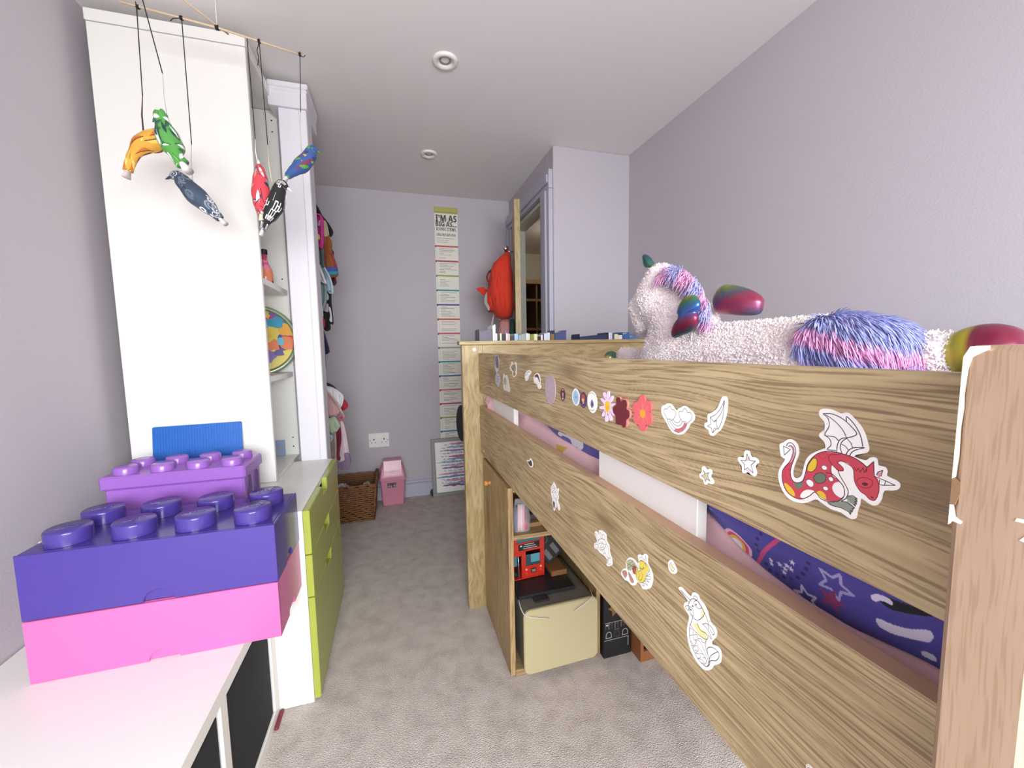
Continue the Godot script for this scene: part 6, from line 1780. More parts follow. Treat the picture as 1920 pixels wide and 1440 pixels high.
	# far left: worn colouring stickers
	sticker(up, "small cloud girl sticker with dark red hair, nearest the glitter oval", [-1.0009, 1.1158, -0.9992, 1.1221, -0.9851, 1.1302, -0.9701, 1.1331, -0.9558, 1.1299, -0.949, 1.1194, -0.948, 1.1057, -0.944, 1.1001, -0.9512, 1.0939, -0.9656, 1.0936, -0.9727, 1.1016, -0.98, 1.1045, -0.9951, 1.1059], W, [
		["f", "6a2a34", [-0.9945, 1.1224, -0.9822, 1.1283, -0.9673, 1.1297, -0.9574, 1.1218, -0.9521, 1.1103, -0.9592, 1.1117, -0.9662, 1.1202, -0.9794, 1.1224]],
		["c", K, [-0.9947, 1.1162, -0.9794, 1.1214, -0.9677, 1.1171, -0.9739, 1.1086, -0.989, 1.1074], 0.4],
		["c", K, [-0.9682, 1.104, -0.9565, 1.1069, -0.9525, 1.0993, -0.9626, 1.0959], 0.4]], 3)
	sticker(up, "small crescent shaped bird sticker with a dark tip", [-1.0754, 1.1183, -1.0661, 1.1299, -1.0453, 1.1364, -1.0255, 1.1363, -1.0176, 1.1325, -1.0259, 1.1268, -1.0393, 1.1206, -1.0447, 1.1127, -1.0568, 1.1075, -1.0672, 1.1056, -1.0722, 1.1108], W, [
		["l", K, [-1.0666, 1.12, -1.0558, 1.1293, -1.0388, 1.133, -1.0273, 1.132], 0.8],
		["c", K, [-1.0666, 1.1189, -1.0526, 1.1252, -1.046, 1.1212, -1.0549, 1.112, -1.0635, 1.1114], 0.4]], 3)
	sticker(up, "small butterfly creature sticker with two ear points, topmost at the far left", [-1.228, 1.1385, -1.2141, 1.1465, -1.2047, 1.1566, -1.188, 1.1486, -1.1751, 1.1538, -1.1587, 1.1549, -1.1534, 1.1404, -1.1545, 1.1215, -1.1693, 1.1123, -1.1841, 1.1077, -1.1988, 1.1116, -1.2045, 1.1248, -1.2219, 1.1276], "e9e3d4", [
		["f", "9a927c", [-1.2146, 1.1378, -1.1967, 1.1459, -1.1713, 1.1492, -1.1616, 1.1389, -1.1684, 1.1279, -1.1936, 1.1266]],
		["z", K, [-1.2145, 1.1403, -1.1933, 1.1314, -1.1714, 1.1468, -1.164, 1.1328], 0.4], ["z", K, [-1.1921, 1.1509, -1.1887, 1.1365, -1.2063, 1.1308], 0.35],
		["f", "a5824e", [-1.1941, 1.1192, -1.1767, 1.1274, -1.1647, 1.1197, -1.1818, 1.1115]]], 3)
	sticker(up, "pale green and grey colouring sticker with a long pointed tail", [-1.3175, 1.0961, -1.306, 1.1128, -1.2915, 1.1071, -1.267, 1.1099, -1.2534, 1.1005, -1.2431, 1.081, -1.2325, 1.068, -1.2379, 1.0554, -1.2612, 1.0563, -1.2852, 1.0565, -1.3101, 1.058, -1.3139, 1.075], "dcd9c6", [
		["f", "a3ab92", [-1.3074, 1.0942, -1.287, 1.1009, -1.2682, 1.0918, -1.2788, 1.078, -1.3036, 1.0772]],
		["z", K, [-1.2675, 1.1022, -1.2458, 1.0757, -1.2423, 1.0594], 0.5], ["z", "5c5a50", [-1.3053, 1.089, -1.2779, 1.0911, -1.3037, 1.0759, -1.274, 1.0784, -1.2947, 1.0621], 0.4], ["z", "5c5a50", [-1.2689, 1.0827, -1.2823, 1.0633], 0.4]], 3)
	sticker(up, "faded blue and white mermaid sticker at the far left", [-1.426, 1.1517, -1.4157, 1.169, -1.3978, 1.1749, -1.3757, 1.1696, -1.3663, 1.1492, -1.371, 1.1257, -1.3918, 1.1107, -1.3593, 1.1015, -1.3551, 1.0853, -1.3672, 1.0706, -1.3791, 1.0612, -1.407, 1.0673, -1.4237, 1.0774, -1.4252, 1.0945, -1.4033, 1.1101, -1.4256, 1.1232], "b9b6be", [
		["f", "4e5876", [-1.4204, 1.149, -1.4101, 1.1663, -1.3868, 1.1708, -1.3718, 1.1491, -1.3763, 1.1282, -1.4018, 1.1285]],
		["f", "c9c6cc", [-1.4198, 1.122, -1.3961, 1.1273, -1.3796, 1.1225, -1.3975, 1.1118]],
		["z", "4c4a58", [-1.4191, 1.0963, -1.3649, 1.0998, -1.42, 1.0863, -1.3657, 1.0901, -1.4179, 1.0764, -1.3692, 1.0801], 0.5], ["z", "4c4a58", [-1.4038, 1.1044, -1.3949, 1.0739], 0.4]], 3)
	# lower rail
	sticker(lowr, "white cat mermaid sticker with a long horn and a scaly tail", [-0.4257, 0.8746, -0.4236, 0.8785, -0.418, 0.8803, -0.4041, 0.8776, -0.4003, 0.8844, -0.3952, 0.8879, -0.3894, 0.8877, -0.3874, 0.8841, -0.3798, 0.8821, -0.3736, 0.8757, -0.3697, 0.8669, -0.3626, 0.8653, -0.359, 0.8604, -0.3604, 0.8528, -0.3642, 0.8471, -0.3657, 0.8403, -0.3573, 0.8444, -0.3521, 0.8422, -0.3512, 0.8318, -0.3542, 0.8242, -0.3619, 0.8161, -0.3652, 0.8087, -0.3721, 0.8011, -0.3793, 0.7976, -0.3895, 0.7983, -0.4003, 0.804, -0.4069, 0.8166, -0.4086, 0.8287, -0.4063, 0.8416, -0.4052, 0.8495, -0.4101, 0.8524, -0.4151, 0.8563, -0.4139, 0.8622, -0.4085, 0.8677, -0.4148, 0.8709], W, [
		["f", "f0e9a4", [-0.3964, 0.8455, -0.3887, 0.8498, -0.3835, 0.8466, -0.375, 0.8479, -0.3753, 0.8399, -0.3832, 0.837, -0.3923, 0.8404]],
		["f", "f3eeb8", [-0.3845, 0.8733, -0.3808, 0.8747, -0.3793, 0.8671, -0.3815, 0.8597, -0.3841, 0.8638]],
		["z", K, [-0.4051, 0.8669, -0.4218, 0.8749, -0.4012, 0.8719], 0.42],
		["c", K, [-0.4033, 0.8731, -0.3962, 0.8786, -0.391, 0.8789, -0.3845, 0.8752, -0.3794, 0.8708, -0.3829, 0.8627, -0.3902, 0.8543, -0.3979, 0.8525, -0.4034, 0.8558, -0.407, 0.8626], 0.42],
		["c", K, [-0.3973, 0.8739, -0.3923, 0.879, -0.3872, 0.8784, -0.3839, 0.8756, -0.3882, 0.8709, -0.3946, 0.8706], 0.36],
		["c", K, [-0.4055, 0.8595, -0.4023, 0.8641, -0.3982, 0.8613, -0.398, 0.8544, -0.4027, 0.8553], 0.36],
		["d", K, [-0.3936, 0.8727, -0.4022, 0.8602, -0.3991, 0.8672], 0.75],
		["c", K, [-0.3975, 0.8787, -0.3963, 0.8829, -0.3918, 0.8833, -0.3923, 0.879], 0.36],
		["c", K, [-0.4068, 0.8566, -0.4116, 0.8565, -0.4103, 0.8604, -0.4049, 0.8629], 0.36],
		["l", K, [-0.3839, 0.8756, -0.377, 0.8696, -0.3731, 0.8636, -0.3716, 0.8551], 0.42],
		["l", K, [-0.3986, 0.852, -0.4003, 0.8458, -0.4034, 0.8365, -0.4037, 0.824, -0.3979, 0.812, -0.3884, 0.8042, -0.3783, 0.8034, -0.3722, 0.8063, -0.3677, 0.8138], 0.42],
		["l", K, [-0.4028, 0.84, -0.3947, 0.8366, -0.3832, 0.837, -0.3747, 0.8399, -0.3724, 0.8449, -0.3761, 0.847, -0.3835, 0.8447, -0.3886, 0.8469, -0.39, 0.8509], 0.42],
		["l", K, [-0.3826, 0.8551, -0.3752, 0.8545, -0.3703, 0.8513, -0.3666, 0.8464, -0.3725, 0.8477], 0.42],
		["l", K, [-0.3813, 0.855, -0.3754, 0.8601, -0.3671, 0.8611, -0.3629, 0.8566, -0.3651, 0.8532, -0.3693, 0.8567], 0.42],
		["l", K, [-0.3747, 0.8394, -0.3762, 0.8315, -0.3729, 0.8243, -0.369, 0.8157, -0.3722, 0.8063], 0.42],
		["l", K, [-0.3716, 0.8223, -0.3731, 0.829, -0.3662, 0.8362, -0.357, 0.8384, -0.3546, 0.8338, -0.3588, 0.8248, -0.3667, 0.8185, -0.37, 0.812, -0.368, 0.8223, -0.3625, 0.8309, -0.3559, 0.8384], 0.42],
		["l", K, [-0.3931, 0.8258, -0.3855, 0.8294, -0.3778, 0.8234, -0.3714, 0.8157], 0.3], ["l", K, [-0.3918, 0.8257, -0.3877, 0.8208, -0.3788, 0.8168, -0.3725, 0.8129], 0.3],
		["l", K, [-0.4033, 0.8345, -0.3973, 0.8357, -0.3972, 0.8298, -0.3908, 0.8345, -0.3893, 0.8305, -0.3831, 0.8341, -0.3818, 0.8312, -0.3769, 0.8339], 0.3], ["l", K, [-0.403, 0.8245, -0.3971, 0.8288, -0.3956, 0.8239, -0.3918, 0.8257, -0.3941, 0.8179, -0.3993, 0.813], 0.3], ["l", K, [-0.3966, 0.813, -0.3903, 0.8198, -0.3875, 0.8159, -0.3925, 0.8081, -0.3861, 0.812, -0.3835, 0.8091, -0.3884, 0.8042, -0.3809, 0.8081, -0.3771, 0.8062, -0.382, 0.8033], 0.3], ["l", K, [-0.4021, 0.817, -0.3981, 0.818, -0.3952, 0.81, -0.3901, 0.814], 0.3], ["l", K, [-0.3798, 0.812, -0.375, 0.8148, -0.3736, 0.811, -0.3771, 0.8043], 0.3], ["l", K, [-0.3849, 0.8139, -0.3788, 0.8168, -0.3762, 0.8139], 0.3]], 2, 0.0006, 0.3, 420.0)
	sticker(lowr, "yellow sea unicorn sticker with a checked tail", [-0.5652, 0.8223, -0.5591, 0.8292, -0.5512, 0.8347, -0.5533, 0.8427, -0.5476, 0.8527, -0.5381, 0.8599, -0.5269, 0.8613, -0.5214, 0.8598, -0.5171, 0.8654, -0.5199, 0.8726, -0.5147, 0.877, -0.5077, 0.8789, -0.501, 0.885, -0.4944, 0.8847, -0.4941, 0.8744, -0.4859, 0.8684, -0.4809, 0.8609, -0.4822, 0.8497, -0.4868, 0.8387, -0.4982, 0.8297, -0.5066, 0.8257, -0.512, 0.8301, -0.5208, 0.8282, -0.5262, 0.8195, -0.5373, 0.814, -0.545, 0.8152, -0.5548, 0.8118, -0.563, 0.8129, -0.5671, 0.8153], W, [
		["f", "b7bf98", [-0.5504, 0.8443, -0.5418, 0.854, -0.5324, 0.8567, -0.5213, 0.8533, -0.5267, 0.8481, -0.5377, 0.8398, -0.5473, 0.8334]],
		["f", "b45448", [-0.5341, 0.8452, -0.5268, 0.8525, -0.5221, 0.8484, -0.5247, 0.8392, -0.532, 0.8373]],
		["f", "ead760", [-0.5222, 0.8495, -0.5142, 0.8517, -0.5162, 0.8648, -0.5076, 0.8715, -0.4941, 0.8702, -0.4906, 0.8647, -0.4971, 0.8559, -0.5001, 0.8424, -0.5085, 0.8343, -0.5191, 0.8325, -0.5247, 0.8382]],
		["f", "c08a80", [-0.5631, 0.8223, -0.5531, 0.829, -0.5491, 0.8255, -0.5549, 0.8164, -0.561, 0.8187]],
		["f", "c08a80", [-0.5453, 0.8311, -0.5376, 0.8297, -0.53, 0.8251, -0.5317, 0.8207, -0.5393, 0.8196]],
		["c", K, [-0.5504, 0.8432, -0.5418, 0.854, -0.5305, 0.8572, -0.5195, 0.8531, -0.5237, 0.8365, -0.5191, 0.8314, -0.5085, 0.8343, -0.5002, 0.8435, -0.4954, 0.8558, -0.489, 0.8656, -0.4924, 0.8701, -0.5007, 0.8698, -0.5093, 0.8695, -0.5188, 0.8612, -0.516, 0.8562, -0.5073, 0.8566], 0.38],
		["z", K, [-0.5474, 0.8413, -0.5324, 0.8573], 0.25], ["z", K, [-0.5492, 0.8346, -0.5268, 0.8558], 0.25], ["z", K, [-0.5415, 0.8355, -0.5213, 0.8533], 0.25], ["z", K, [-0.5437, 0.8502, -0.5229, 0.8392], 0.25], ["z", K, [-0.5361, 0.8559, -0.5212, 0.8467], 0.25], ["z", K, [-0.5484, 0.8408, -0.5283, 0.8339], 0.25],
		["l", K, [-0.5145, 0.8711, -0.5077, 0.8757, -0.4974, 0.8705], 0.34], ["l", K, [-0.5101, 0.8701, -0.5024, 0.87, -0.4973, 0.8664], 0.34], ["z", K, [-0.5016, 0.8736, -0.4993, 0.8822, -0.4966, 0.872], 0.34],
		["c", K, [-0.5631, 0.8223, -0.5531, 0.829, -0.5491, 0.8255, -0.5549, 0.8152, -0.561, 0.8176], 0.34], ["c", K, [-0.5453, 0.8311, -0.5376, 0.8297, -0.53, 0.8251, -0.5317, 0.8207, -0.5393, 0.8196], 0.34],
		["d", K, [-0.5043, 0.8606], 0.8],
		["l", K, [-0.4906, 0.8637, -0.4889, 0.8595, -0.497, 0.8517, -0.4872, 0.8562, -0.4887, 0.8512, -0.4985, 0.8466, -0.4902, 0.8461, -0.5018, 0.8415, -0.4934, 0.839, -0.5051, 0.8363, -0.5016, 0.833, -0.5085, 0.8311], 0.34],
		["c", K, [-0.5176, 0.8465, -0.5107, 0.8526, -0.507, 0.846, -0.5104, 0.8376, -0.5174, 0.8357, -0.514, 0.8431], 0.34]], 2, 0.0006, 0.3, 320.0)
	sticker(lowr, "white fairy rabbit sticker with two long ears, left of the sea unicorn", [-0.6614, 0.845, -0.6561, 0.8507, -0.6483, 0.851, -0.6432, 0.8456, -0.6445, 0.8559, -0.6382, 0.8607, -0.6235, 0.8635, -0.6163, 0.8606, -0.6163, 0.8518, -0.6069, 0.8477, -0.6045, 0.8352, -0.5999, 0.8302, -0.5952, 0.8191, -0.5997, 0.813, -0.6088, 0.8062, -0.6159, 0.8055, -0.6136, 0.8156, -0.6256, 0.8182, -0.6405, 0.8157, -0.6507, 0.8171, -0.6613, 0.8145, -0.6626, 0.8232, -0.6508, 0.8315, -0.656, 0.8382], W, [
		["c", K, [-0.6587, 0.8449, -0.6535, 0.846, -0.6444, 0.8411, -0.6482, 0.8367], 0.34], ["c", K, [-0.6407, 0.8544, -0.6345, 0.8547, -0.6307, 0.8475, -0.6381, 0.8466], 0.34], ["c", K, [-0.6308, 0.8552, -0.6223, 0.8566, -0.6234, 0.8497, -0.6307, 0.8475], 0.34],
		["c", K, [-0.66, 0.8205, -0.6534, 0.8263, -0.6456, 0.8262, -0.6508, 0.8197], 0.34],
		["c", "5a5860", [-0.6457, 0.8366, -0.6332, 0.8464, -0.6186, 0.8482, -0.6209, 0.8358, -0.6355, 0.8234, -0.6456, 0.8249], 0.5], ["z", K, [-0.6431, 0.8313, -0.6307, 0.8412, -0.6257, 0.8347, -0.638, 0.826, -0.6331, 0.8375, -0.621, 0.8408], 0.34],
		["l", K, [-0.6186, 0.8445, -0.6092, 0.8403, -0.6067, 0.8291, -0.6021, 0.8241], 0.38], ["l", K, [-0.6257, 0.8296, -0.616, 0.8231, -0.609, 0.8205, -0.6124, 0.8099], 0.38], ["z", K, [-0.6306, 0.8272, -0.6256, 0.8207, -0.6208, 0.8257], 0.34], ["c", K, [-0.6124, 0.8162, -0.6044, 0.8242, -0.5997, 0.8167, -0.6089, 0.8106], 0.34]], 2)
	sticker(lowr, "tiny white heart shaped blob sticker", [-0.4482, 0.897, -0.4462, 0.9029, -0.4408, 0.9069, -0.4359, 0.9045, -0.4304, 0.899, -0.4309, 0.894, -0.4362, 0.8892, -0.4416, 0.8881, -0.4466, 0.8901], W, [
		["f", "eeeab2", [-0.444, 0.8983, -0.4406, 0.9001, -0.4364, 0.8967, -0.439, 0.8919, -0.4425, 0.8934]],
		["c", K, [-0.4449, 0.8968, -0.442, 0.9022, -0.4392, 0.898, -0.4351, 0.8974, -0.437, 0.8928, -0.4424, 0.8924], 0.38]], 3)
	sticker(lowr, "grey and white cat sticker with long thin legs", [-0.8832, 0.8493, -0.8814, 0.8622, -0.8713, 0.87, -0.8641, 0.8784, -0.8546, 0.8734, -0.8465, 0.8686, -0.8359, 0.8722, -0.836, 0.8647, -0.8388, 0.8574, -0.8349, 0.8513, -0.839, 0.8412, -0.8326, 0.834, -0.8275, 0.8264, -0.8328, 0.8206, -0.8394, 0.8207, -0.842, 0.8272, -0.8472, 0.8317, -0.8474, 0.824, -0.8529, 0.8192, -0.8569, 0.8225, -0.8571, 0.8137, -0.8614, 0.8087, -0.8684, 0.8081, -0.8724, 0.8199, -0.8763, 0.8351, -0.8834, 0.8415], W, [
		["z", K, [-0.8772, 0.8603, -0.8657, 0.8697, -0.8561, 0.8653, -0.8688, 0.8544, -0.8804, 0.8459], 0.45], ["c", "6d6a72", [-0.8744, 0.8579, -0.8602, 0.865, -0.8549, 0.8592, -0.8661, 0.8509, -0.8774, 0.8514], 0.5],
		["d", K, [-0.8466, 0.8642, -0.8549, 0.8581, -0.8495, 0.8557, -0.8413, 0.8618, -0.8469, 0.8512, -0.8416, 0.8489, -0.8524, 0.8427, -0.8471, 0.8404], 0.8],
		["l", "55535a", [-0.869, 0.8455, -0.8607, 0.8408, -0.8499, 0.8361, -0.8487, 0.8257], 0.6], ["f", "3c3c3a", [-0.8693, 0.8288, -0.8609, 0.8297, -0.8597, 0.8225, -0.8641, 0.8109, -0.8682, 0.8182]]], 3)
	sticker(lowr, "tiny dark green jagged sticker near the far post", [-1.0705, 0.8763, -1.0464, 0.8828, -1.0365, 0.8912, -1.0214, 0.8896, -1.0144, 0.879, -1.0184, 0.8716, -1.0299, 0.866, -1.0471, 0.8659], W, [
		["f", "47493c", [-1.0625, 0.8759, -1.0466, 0.8783, -1.0348, 0.886, -1.0236, 0.8827, -1.0221, 0.8737, -1.0355, 0.8686, -1.0509, 0.87]]], 3)
	sticker(lowr, "white sticker at the bottom of the near rail, cut by the picture edge", [-0.2495, 0.8067, -0.2488, 0.8094, -0.2472, 0.8115, -0.2456, 0.8119, -0.2427, 0.8115, -0.2409, 0.8085, -0.2443, 0.8025, -0.248, 0.8018], "ece6da", [["c", K, [-0.2479, 0.8052, -0.2466, 0.8078, -0.2437, 0.8077, -0.2444, 0.8047, -0.2464, 0.8036], 0.4]], 3)

# smooth union of tapered capsules [a, b, ra, rb] meshed as surface nets
func soft_body(bones: Array, cell: float, k: float) -> SurfaceTool:
	var lo := Vector3.ONE * 1e9
	var hi := -lo
	for b in bones:
		for e in 2:
			lo = lo.min(b[e] - Vector3.ONE * b[2 + e])
			hi = hi.max(b[e] + Vector3.ONE * b[2 + e])
	lo -= Vector3.ONE * (k + cell * 3)
	hi += Vector3.ONE * (k + cell * 3)
	var n := Vector3i((hi - lo) / cell) + Vector3i.ONE
	var sy := n.x
	var sz := n.x * n.y
	var f := PackedFloat32Array()
	f.resize(n.x * n.y * n.z)
	f.fill(1.0)
	for b in bones:
		var pad: float = k + cell * 2
		var p0 := Vector3i(((b[0].min(b[1]) - Vector3.ONE * (maxf(b[2], b[3]) + pad)) - lo) / cell).max(Vector3i.ZERO)
		var p1 := Vector3i(((b[0].max(b[1]) + Vector3.ONE * (maxf(b[2], b[3]) + pad)) - lo) / cell).min(n - Vector3i.ONE)
		var ab: Vector3 = b[1] - b[0]
		var l2 := maxf(ab.length_squared(), 1e-9)
		for z in range(p0.z, p1.z + 1):
			for y in range(p0.y, p1.y + 1):
				for x in range(p0.x, p1.x + 1):
					var p := lo + Vector3(x, y, z) * cell
					var t := clampf((p - b[0]).dot(ab) / l2, 0, 1)
					var d: float = p.distance_to(b[0] + ab * t) - lerpf(b[2], b[3], t)
					var i := x + y * sy + z * sz
					var o := f[i]
					var h := clampf(0.5 + 0.5 * (o - d) / k, 0, 1)
					f[i] = lerpf(o, d, h) - k * h * (1 - h)
	var vid := {}
	var vs := PackedVector3Array()
	for z in n.z - 1:
		for y in n.y - 1:
			for x in n.x - 1:
				var i := x + y * sy + z * sz
				var c := [f[i], f[i + 1], f[i + sy], f[i + 1 + sy], f[i + sz], f[i + 1 + sz], f[i + sy + sz], f[i + 1 + sy + sz]]
				var m := 0
				for q in 8: if c[q] < 0: m += 1
				if m == 0 or m == 8: continue
				var s := Vector3.ZERO
				var cnt := 0
				for e in [[0, 1], [2, 3], [4, 5], [6, 7], [0, 2], [1, 3], [4, 6], [5, 7], [0, 4], [1, 5], [2, 6], [3, 7]]:
					var a: float = c[e[0]]
					var bb: float = c[e[1]]
					if (a < 0) != (bb < 0):
						var t := a / (a - bb)
						var pa := Vector3(e[0] & 1, (e[0] >> 1) & 1, e[0] >> 2)
						var pb := Vector3(e[1] & 1, (e[1] >> 1) & 1, e[1] >> 2)
						s += pa.lerp(pb, t)
						cnt += 1
				vid[i] = vs.size()
				vs.append(lo + (Vector3(x, y, z) + s / cnt) * cell)
	var st := S(true)
	var quad := func(a: int, b: int, c: int, d: int, flip: bool):
		if not (vid.has(a) and vid.has(b) and vid.has(c) and vid.has(d)): return
		var q := [vs[vid[a]], vs[vid[b]], vs[vid[c]], vs[vid[d]]]
		if flip: q = [q[0], q[3], q[2], q[1]]
		tri(st, q[0], q[1], q[2]); tri(st, q[0], q[2], q[3])
	for i in vid:
		var x: int = i % sy
		var y: int = (i / sy) % n.y
		var z: int = i / sz
		if x == 0 or y == 0 or z == 0: continue
		var a := f[i] < 0
		if a != (f[i + 1] < 0): quad.call(i, i - sy, i - sy - sz, i - sz, not a)
		if a != (f[i + sy] < 0): quad.call(i, i - sz, i - 1 - sz, i - 1, not a)
		if a != (f[i + sz] < 0): quad.call(i, i - 1, i - 1 - sy, i - sy, not a)
	return st

func strand(st: SurfaceTool, root: Vector3, d0: Vector3, fall: Vector3, length: float, w: float, cols: Array, seg := 6) -> void:
	var p := root
	var d := d0.normalized()
	var prev := []
	for i in seg + 1:
		var t := float(i) / seg
		var side := d.cross(Vector3(0.3, 0.8, 0.5)).normalized()
		var up := side.cross(d)
		var r := w * (1.0 - 0.85 * t * t)
		var ring := [p + side * r, p - side * r * 0.5 + up * r * 0.8, p - side * r * 0.5 - up * r * 0.8]
		var fi := t * (cols.size() - 1)
		var ci := mini(int(fi), cols.size() - 2)
		var c: Color = cols[ci].lerp(cols[ci + 1], fi - ci)
		c = c.srgb_to_linear()
		st.set_color(c)
		if i > 0:
			for k in 3:
				var k2 := (k + 1) % 3
				tri(st, prev[k], prev[k2], ring[k2]); tri(st, prev[k], ring[k2], ring[k])
		prev = ring
		d = (d + fall / seg).normalized()
		p += d * length / seg

func vcol_mat(rough := 0.7, metal := 0.0) -> StandardMaterial3D:
	var m := StandardMaterial3D.new()
	m.vertex_color_use_as_albedo = true
	m.roughness = rough
	m.metallic = metal
	return m

# a padded leaf shape: outline in (along the bed, height), thickness across it
func pad(st: SurfaceTool, outline: PackedVector2Array, x: float, thick: float, colour: Callable) -> void:
	var c := Vector2.ZERO
	for q in outline: c += q / outline.size()
	var n := outline.size()
	var R := 6
	for side in [-1.0, 1.0]:
		for i in n:
			for j in R:
				var q := []
				for e in [[i, j], [i + 1, j], [i + 1, j + 1], [i, j + 1]]:
					var t: float = float(e[1]) / R
					var p := c.lerp(outline[e[0] % n], sin(t * PI / 2))
					q.append([Vector3(x + side * thick * cos(t * PI / 2), p.y, p.x), p])
				var ord := [0, 1, 2, 0, 2, 3]
				if side > 0: ord = [0, 2, 1, 0, 3, 2]
				for o in ord:
					st.set_color(Color(colour.call(q[o][1])).srgb_to_linear())
					st.set_uv(Vector2.ZERO)
					st.add_vertex(q[o][0] - org)

const UX := 0.72

func U(a: Array, i: int, dx := 0.0) -> Vector3:
	return Vector3(UX + dx, a[i * 2 + 1], a[i * 2])

# the same, slid along the line of sight so that depth keeps the outline
func UT(a: Array, i: int, dx := 0.0) -> Vector3:
	var k := (UX + dx) / 0.7
	return Vector3(UX + dx, 1.2 + (a[i * 2 + 1] - 1.2) * k, a[i * 2] * k)

func unicorn() -> void:
	var t := thing("plush_unicorn", "large fluffy pale pink plush unicorn lying along the top of the bed", "plush toy", Vector3(UX, 1.055, -0.7))
	# points picked along the toy: head, muzzle, crown, neck, chest, shoulder, rump, hind leg
	var A := [-0.9652, 1.3269, -1.0185, 1.2659, -0.9715, 1.3825, -0.8651, 1.242, -0.9241, 1.1971, -0.8092, 1.1961, -0.5426, 1.1977, -0.4422, 1.1545, -0.3635, 1.1799, -0.3366, 1.1787, -1.0117, 1.1557, -1.1953, 1.166, -0.7475, 1.2107, -0.6133, 1.2074, -1.0061, 1.3632, -1.0367, 1.3095, -0.8832, 1.2944]
	var r := 0.0012
	var bones := []
	var b := func(i: int, j: int, ra: float, rb: float, di := 0.0, dj := 0.0): bones.append([U(A, i, di), U(A, j, dj), ra, rb])
	b.call(2, 0, 0.040, 0.052)
	b.call(0, 16, 0.052, 0.040)
	b.call(0, 1, 0.050, 0.032)
	b.call(15, 1, 0.040, 0.030, -0.01, -0.01)
	b.call(14, 0, 0.018, 0.045, -0.01, 0.0)
	b.call(0, 3, 0.055, 0.068)
	b.call(3, 4, 0.068, 0.066)
	bones.append([Vector3(UX, 1.155, -0.83), Vector3(UX, 1.15, -0.5), 0.088, 0.094])
	bones.append([Vector3(UX, 1.14, -0.86), Vector3(UX, 1.13, -0.52), 0.085, 0.09])
	bones.append([Vector3(UX - 0.02, 1.13, -0.93), Vector3(UX - 0.02, 1.12, -0.85), 0.062, 0.075])
	# legs: two lie forward, two back
	bones.append([Vector3(UX - 0.04, 1.13, -0.9), U(A, 10, 0.02) + Vector3(0, -0.01, 0), 0.05, 0.034])
	bones.append([U(A, 10, 0.02) + Vector3(0, -0.01, 0), U(A, 11, 0.03), 0.032, 0.026])
	bones.append([Vector3(UX + 0.08, 1.11, -0.88), Vector3(UX + 0.14, 1.1, -1.08), 0.05, 0.035])
	bones.append([Vector3(UX + 0.02, 1.12, -0.46), U(A, 7, 0.02) + Vector3(0, 0.012, 0), 0.06, 0.034])
	bones.append([U(A, 7, 0.02) + Vector3(0, 0.012, 0), U(A, 8, 0.0) + Vector3(0, -0.006, 0), 0.034, 0.036])
	bones.append([Vector3(UX + 0.08, 1.12, -0.48), Vector3(UX + 0.2, 1.1, -0.3), 0.06, 0.036])
	var st := soft_body(bones, 0.0085, 0.03)
	var fur := mat("ffeeee", 0.95, "plush pile")
	fur.heightmap_enabled = true
	fur.heightmap_texture = noise_texture(0.06, 3, 256, false, 1, 12)
	fur.heightmap_scale = 0.5
	fur.uv1_triplanar = true
	fur.uv1_scale = Vector3(7, 7, 7)
	fur.rim_enabled = true
	fur.rim = 0.6
	var arr := st.commit_to_arrays()
	var body := part("plush_body", st, fur, t)
	# pile: short tufts standing off the skin
	var am := body.mesh.surface_get_arrays(0)
	var vs: PackedVector3Array = am[Mesh.ARRAY_VERTEX]
	var ns: PackedVector3Array = am[Mesh.ARRAY_NORMAL]
	var tuft := S(true)
	for k in 4:
		var a0 := TAU * k / 4
		var a1 := TAU * (k + 1) / 4
		tri_local(tuft, Vector3(cos(a0) * 0.0016, 0, sin(a0) * 0.0016), Vector3(cos(a1) * 0.0016, 0, sin(a1) * 0.0016), Vector3(0.0006, 0.0055, 0.0004))
	tuft.generate_normals()
	var tm: ArrayMesh = tuft.commit()
	var fm := mat("fff4f3", 0.95, "pile tips")
	tm.surface_set_material(0, fm)
	var r2 := RandomNumberGenerator.new()
	r2.seed = 3
	var xs := []
	var step := maxi(1, int(vs.size() / 48000.0))
	for i in range(0, vs.size(), step):
		if vs[i].y + org.y < 1.1: continue
		var nn := (ns[i] + Vector3(r2.randf_range(-0.9, 0.9), r2.randf_range(-0.9, 0.9), r2.randf_range(-0.9, 0.9))).normalized()
		var bx := nn.cross(Vector3(0.21, 0.5, 0.84)).normalized()
		var s := r2.randf_range(0.6, 1.15)
		xs.append(Transform3D(Basis(bx, nn, bx.cross(nn)) * s, vs[i] + Vector3(r2.randf_range(-0.004, 0.004), r2.randf_range(-0.004, 0.004), r2.randf_range(-0.004, 0.004)) - ns[i] * 0.001))
	var mm := MultiMesh.new()
	mm.transform_format = MultiMesh.TRANSFORM_3D
	mm.mesh = tm
	mm.instance_count = xs.size()
	for i in xs.size(): mm.set_instance_transform(i, xs[i])
	var mi := MultiMeshInstance3D.new()
	mi.name = "plush_pile"
	mi.multimesh = mm
	body.add_child(mi, true)
	mi.set_meta("kind", "stuff")
	# shiny rainbow ears and wings
	var shiny := vcol_mat(0.28, 0.45)
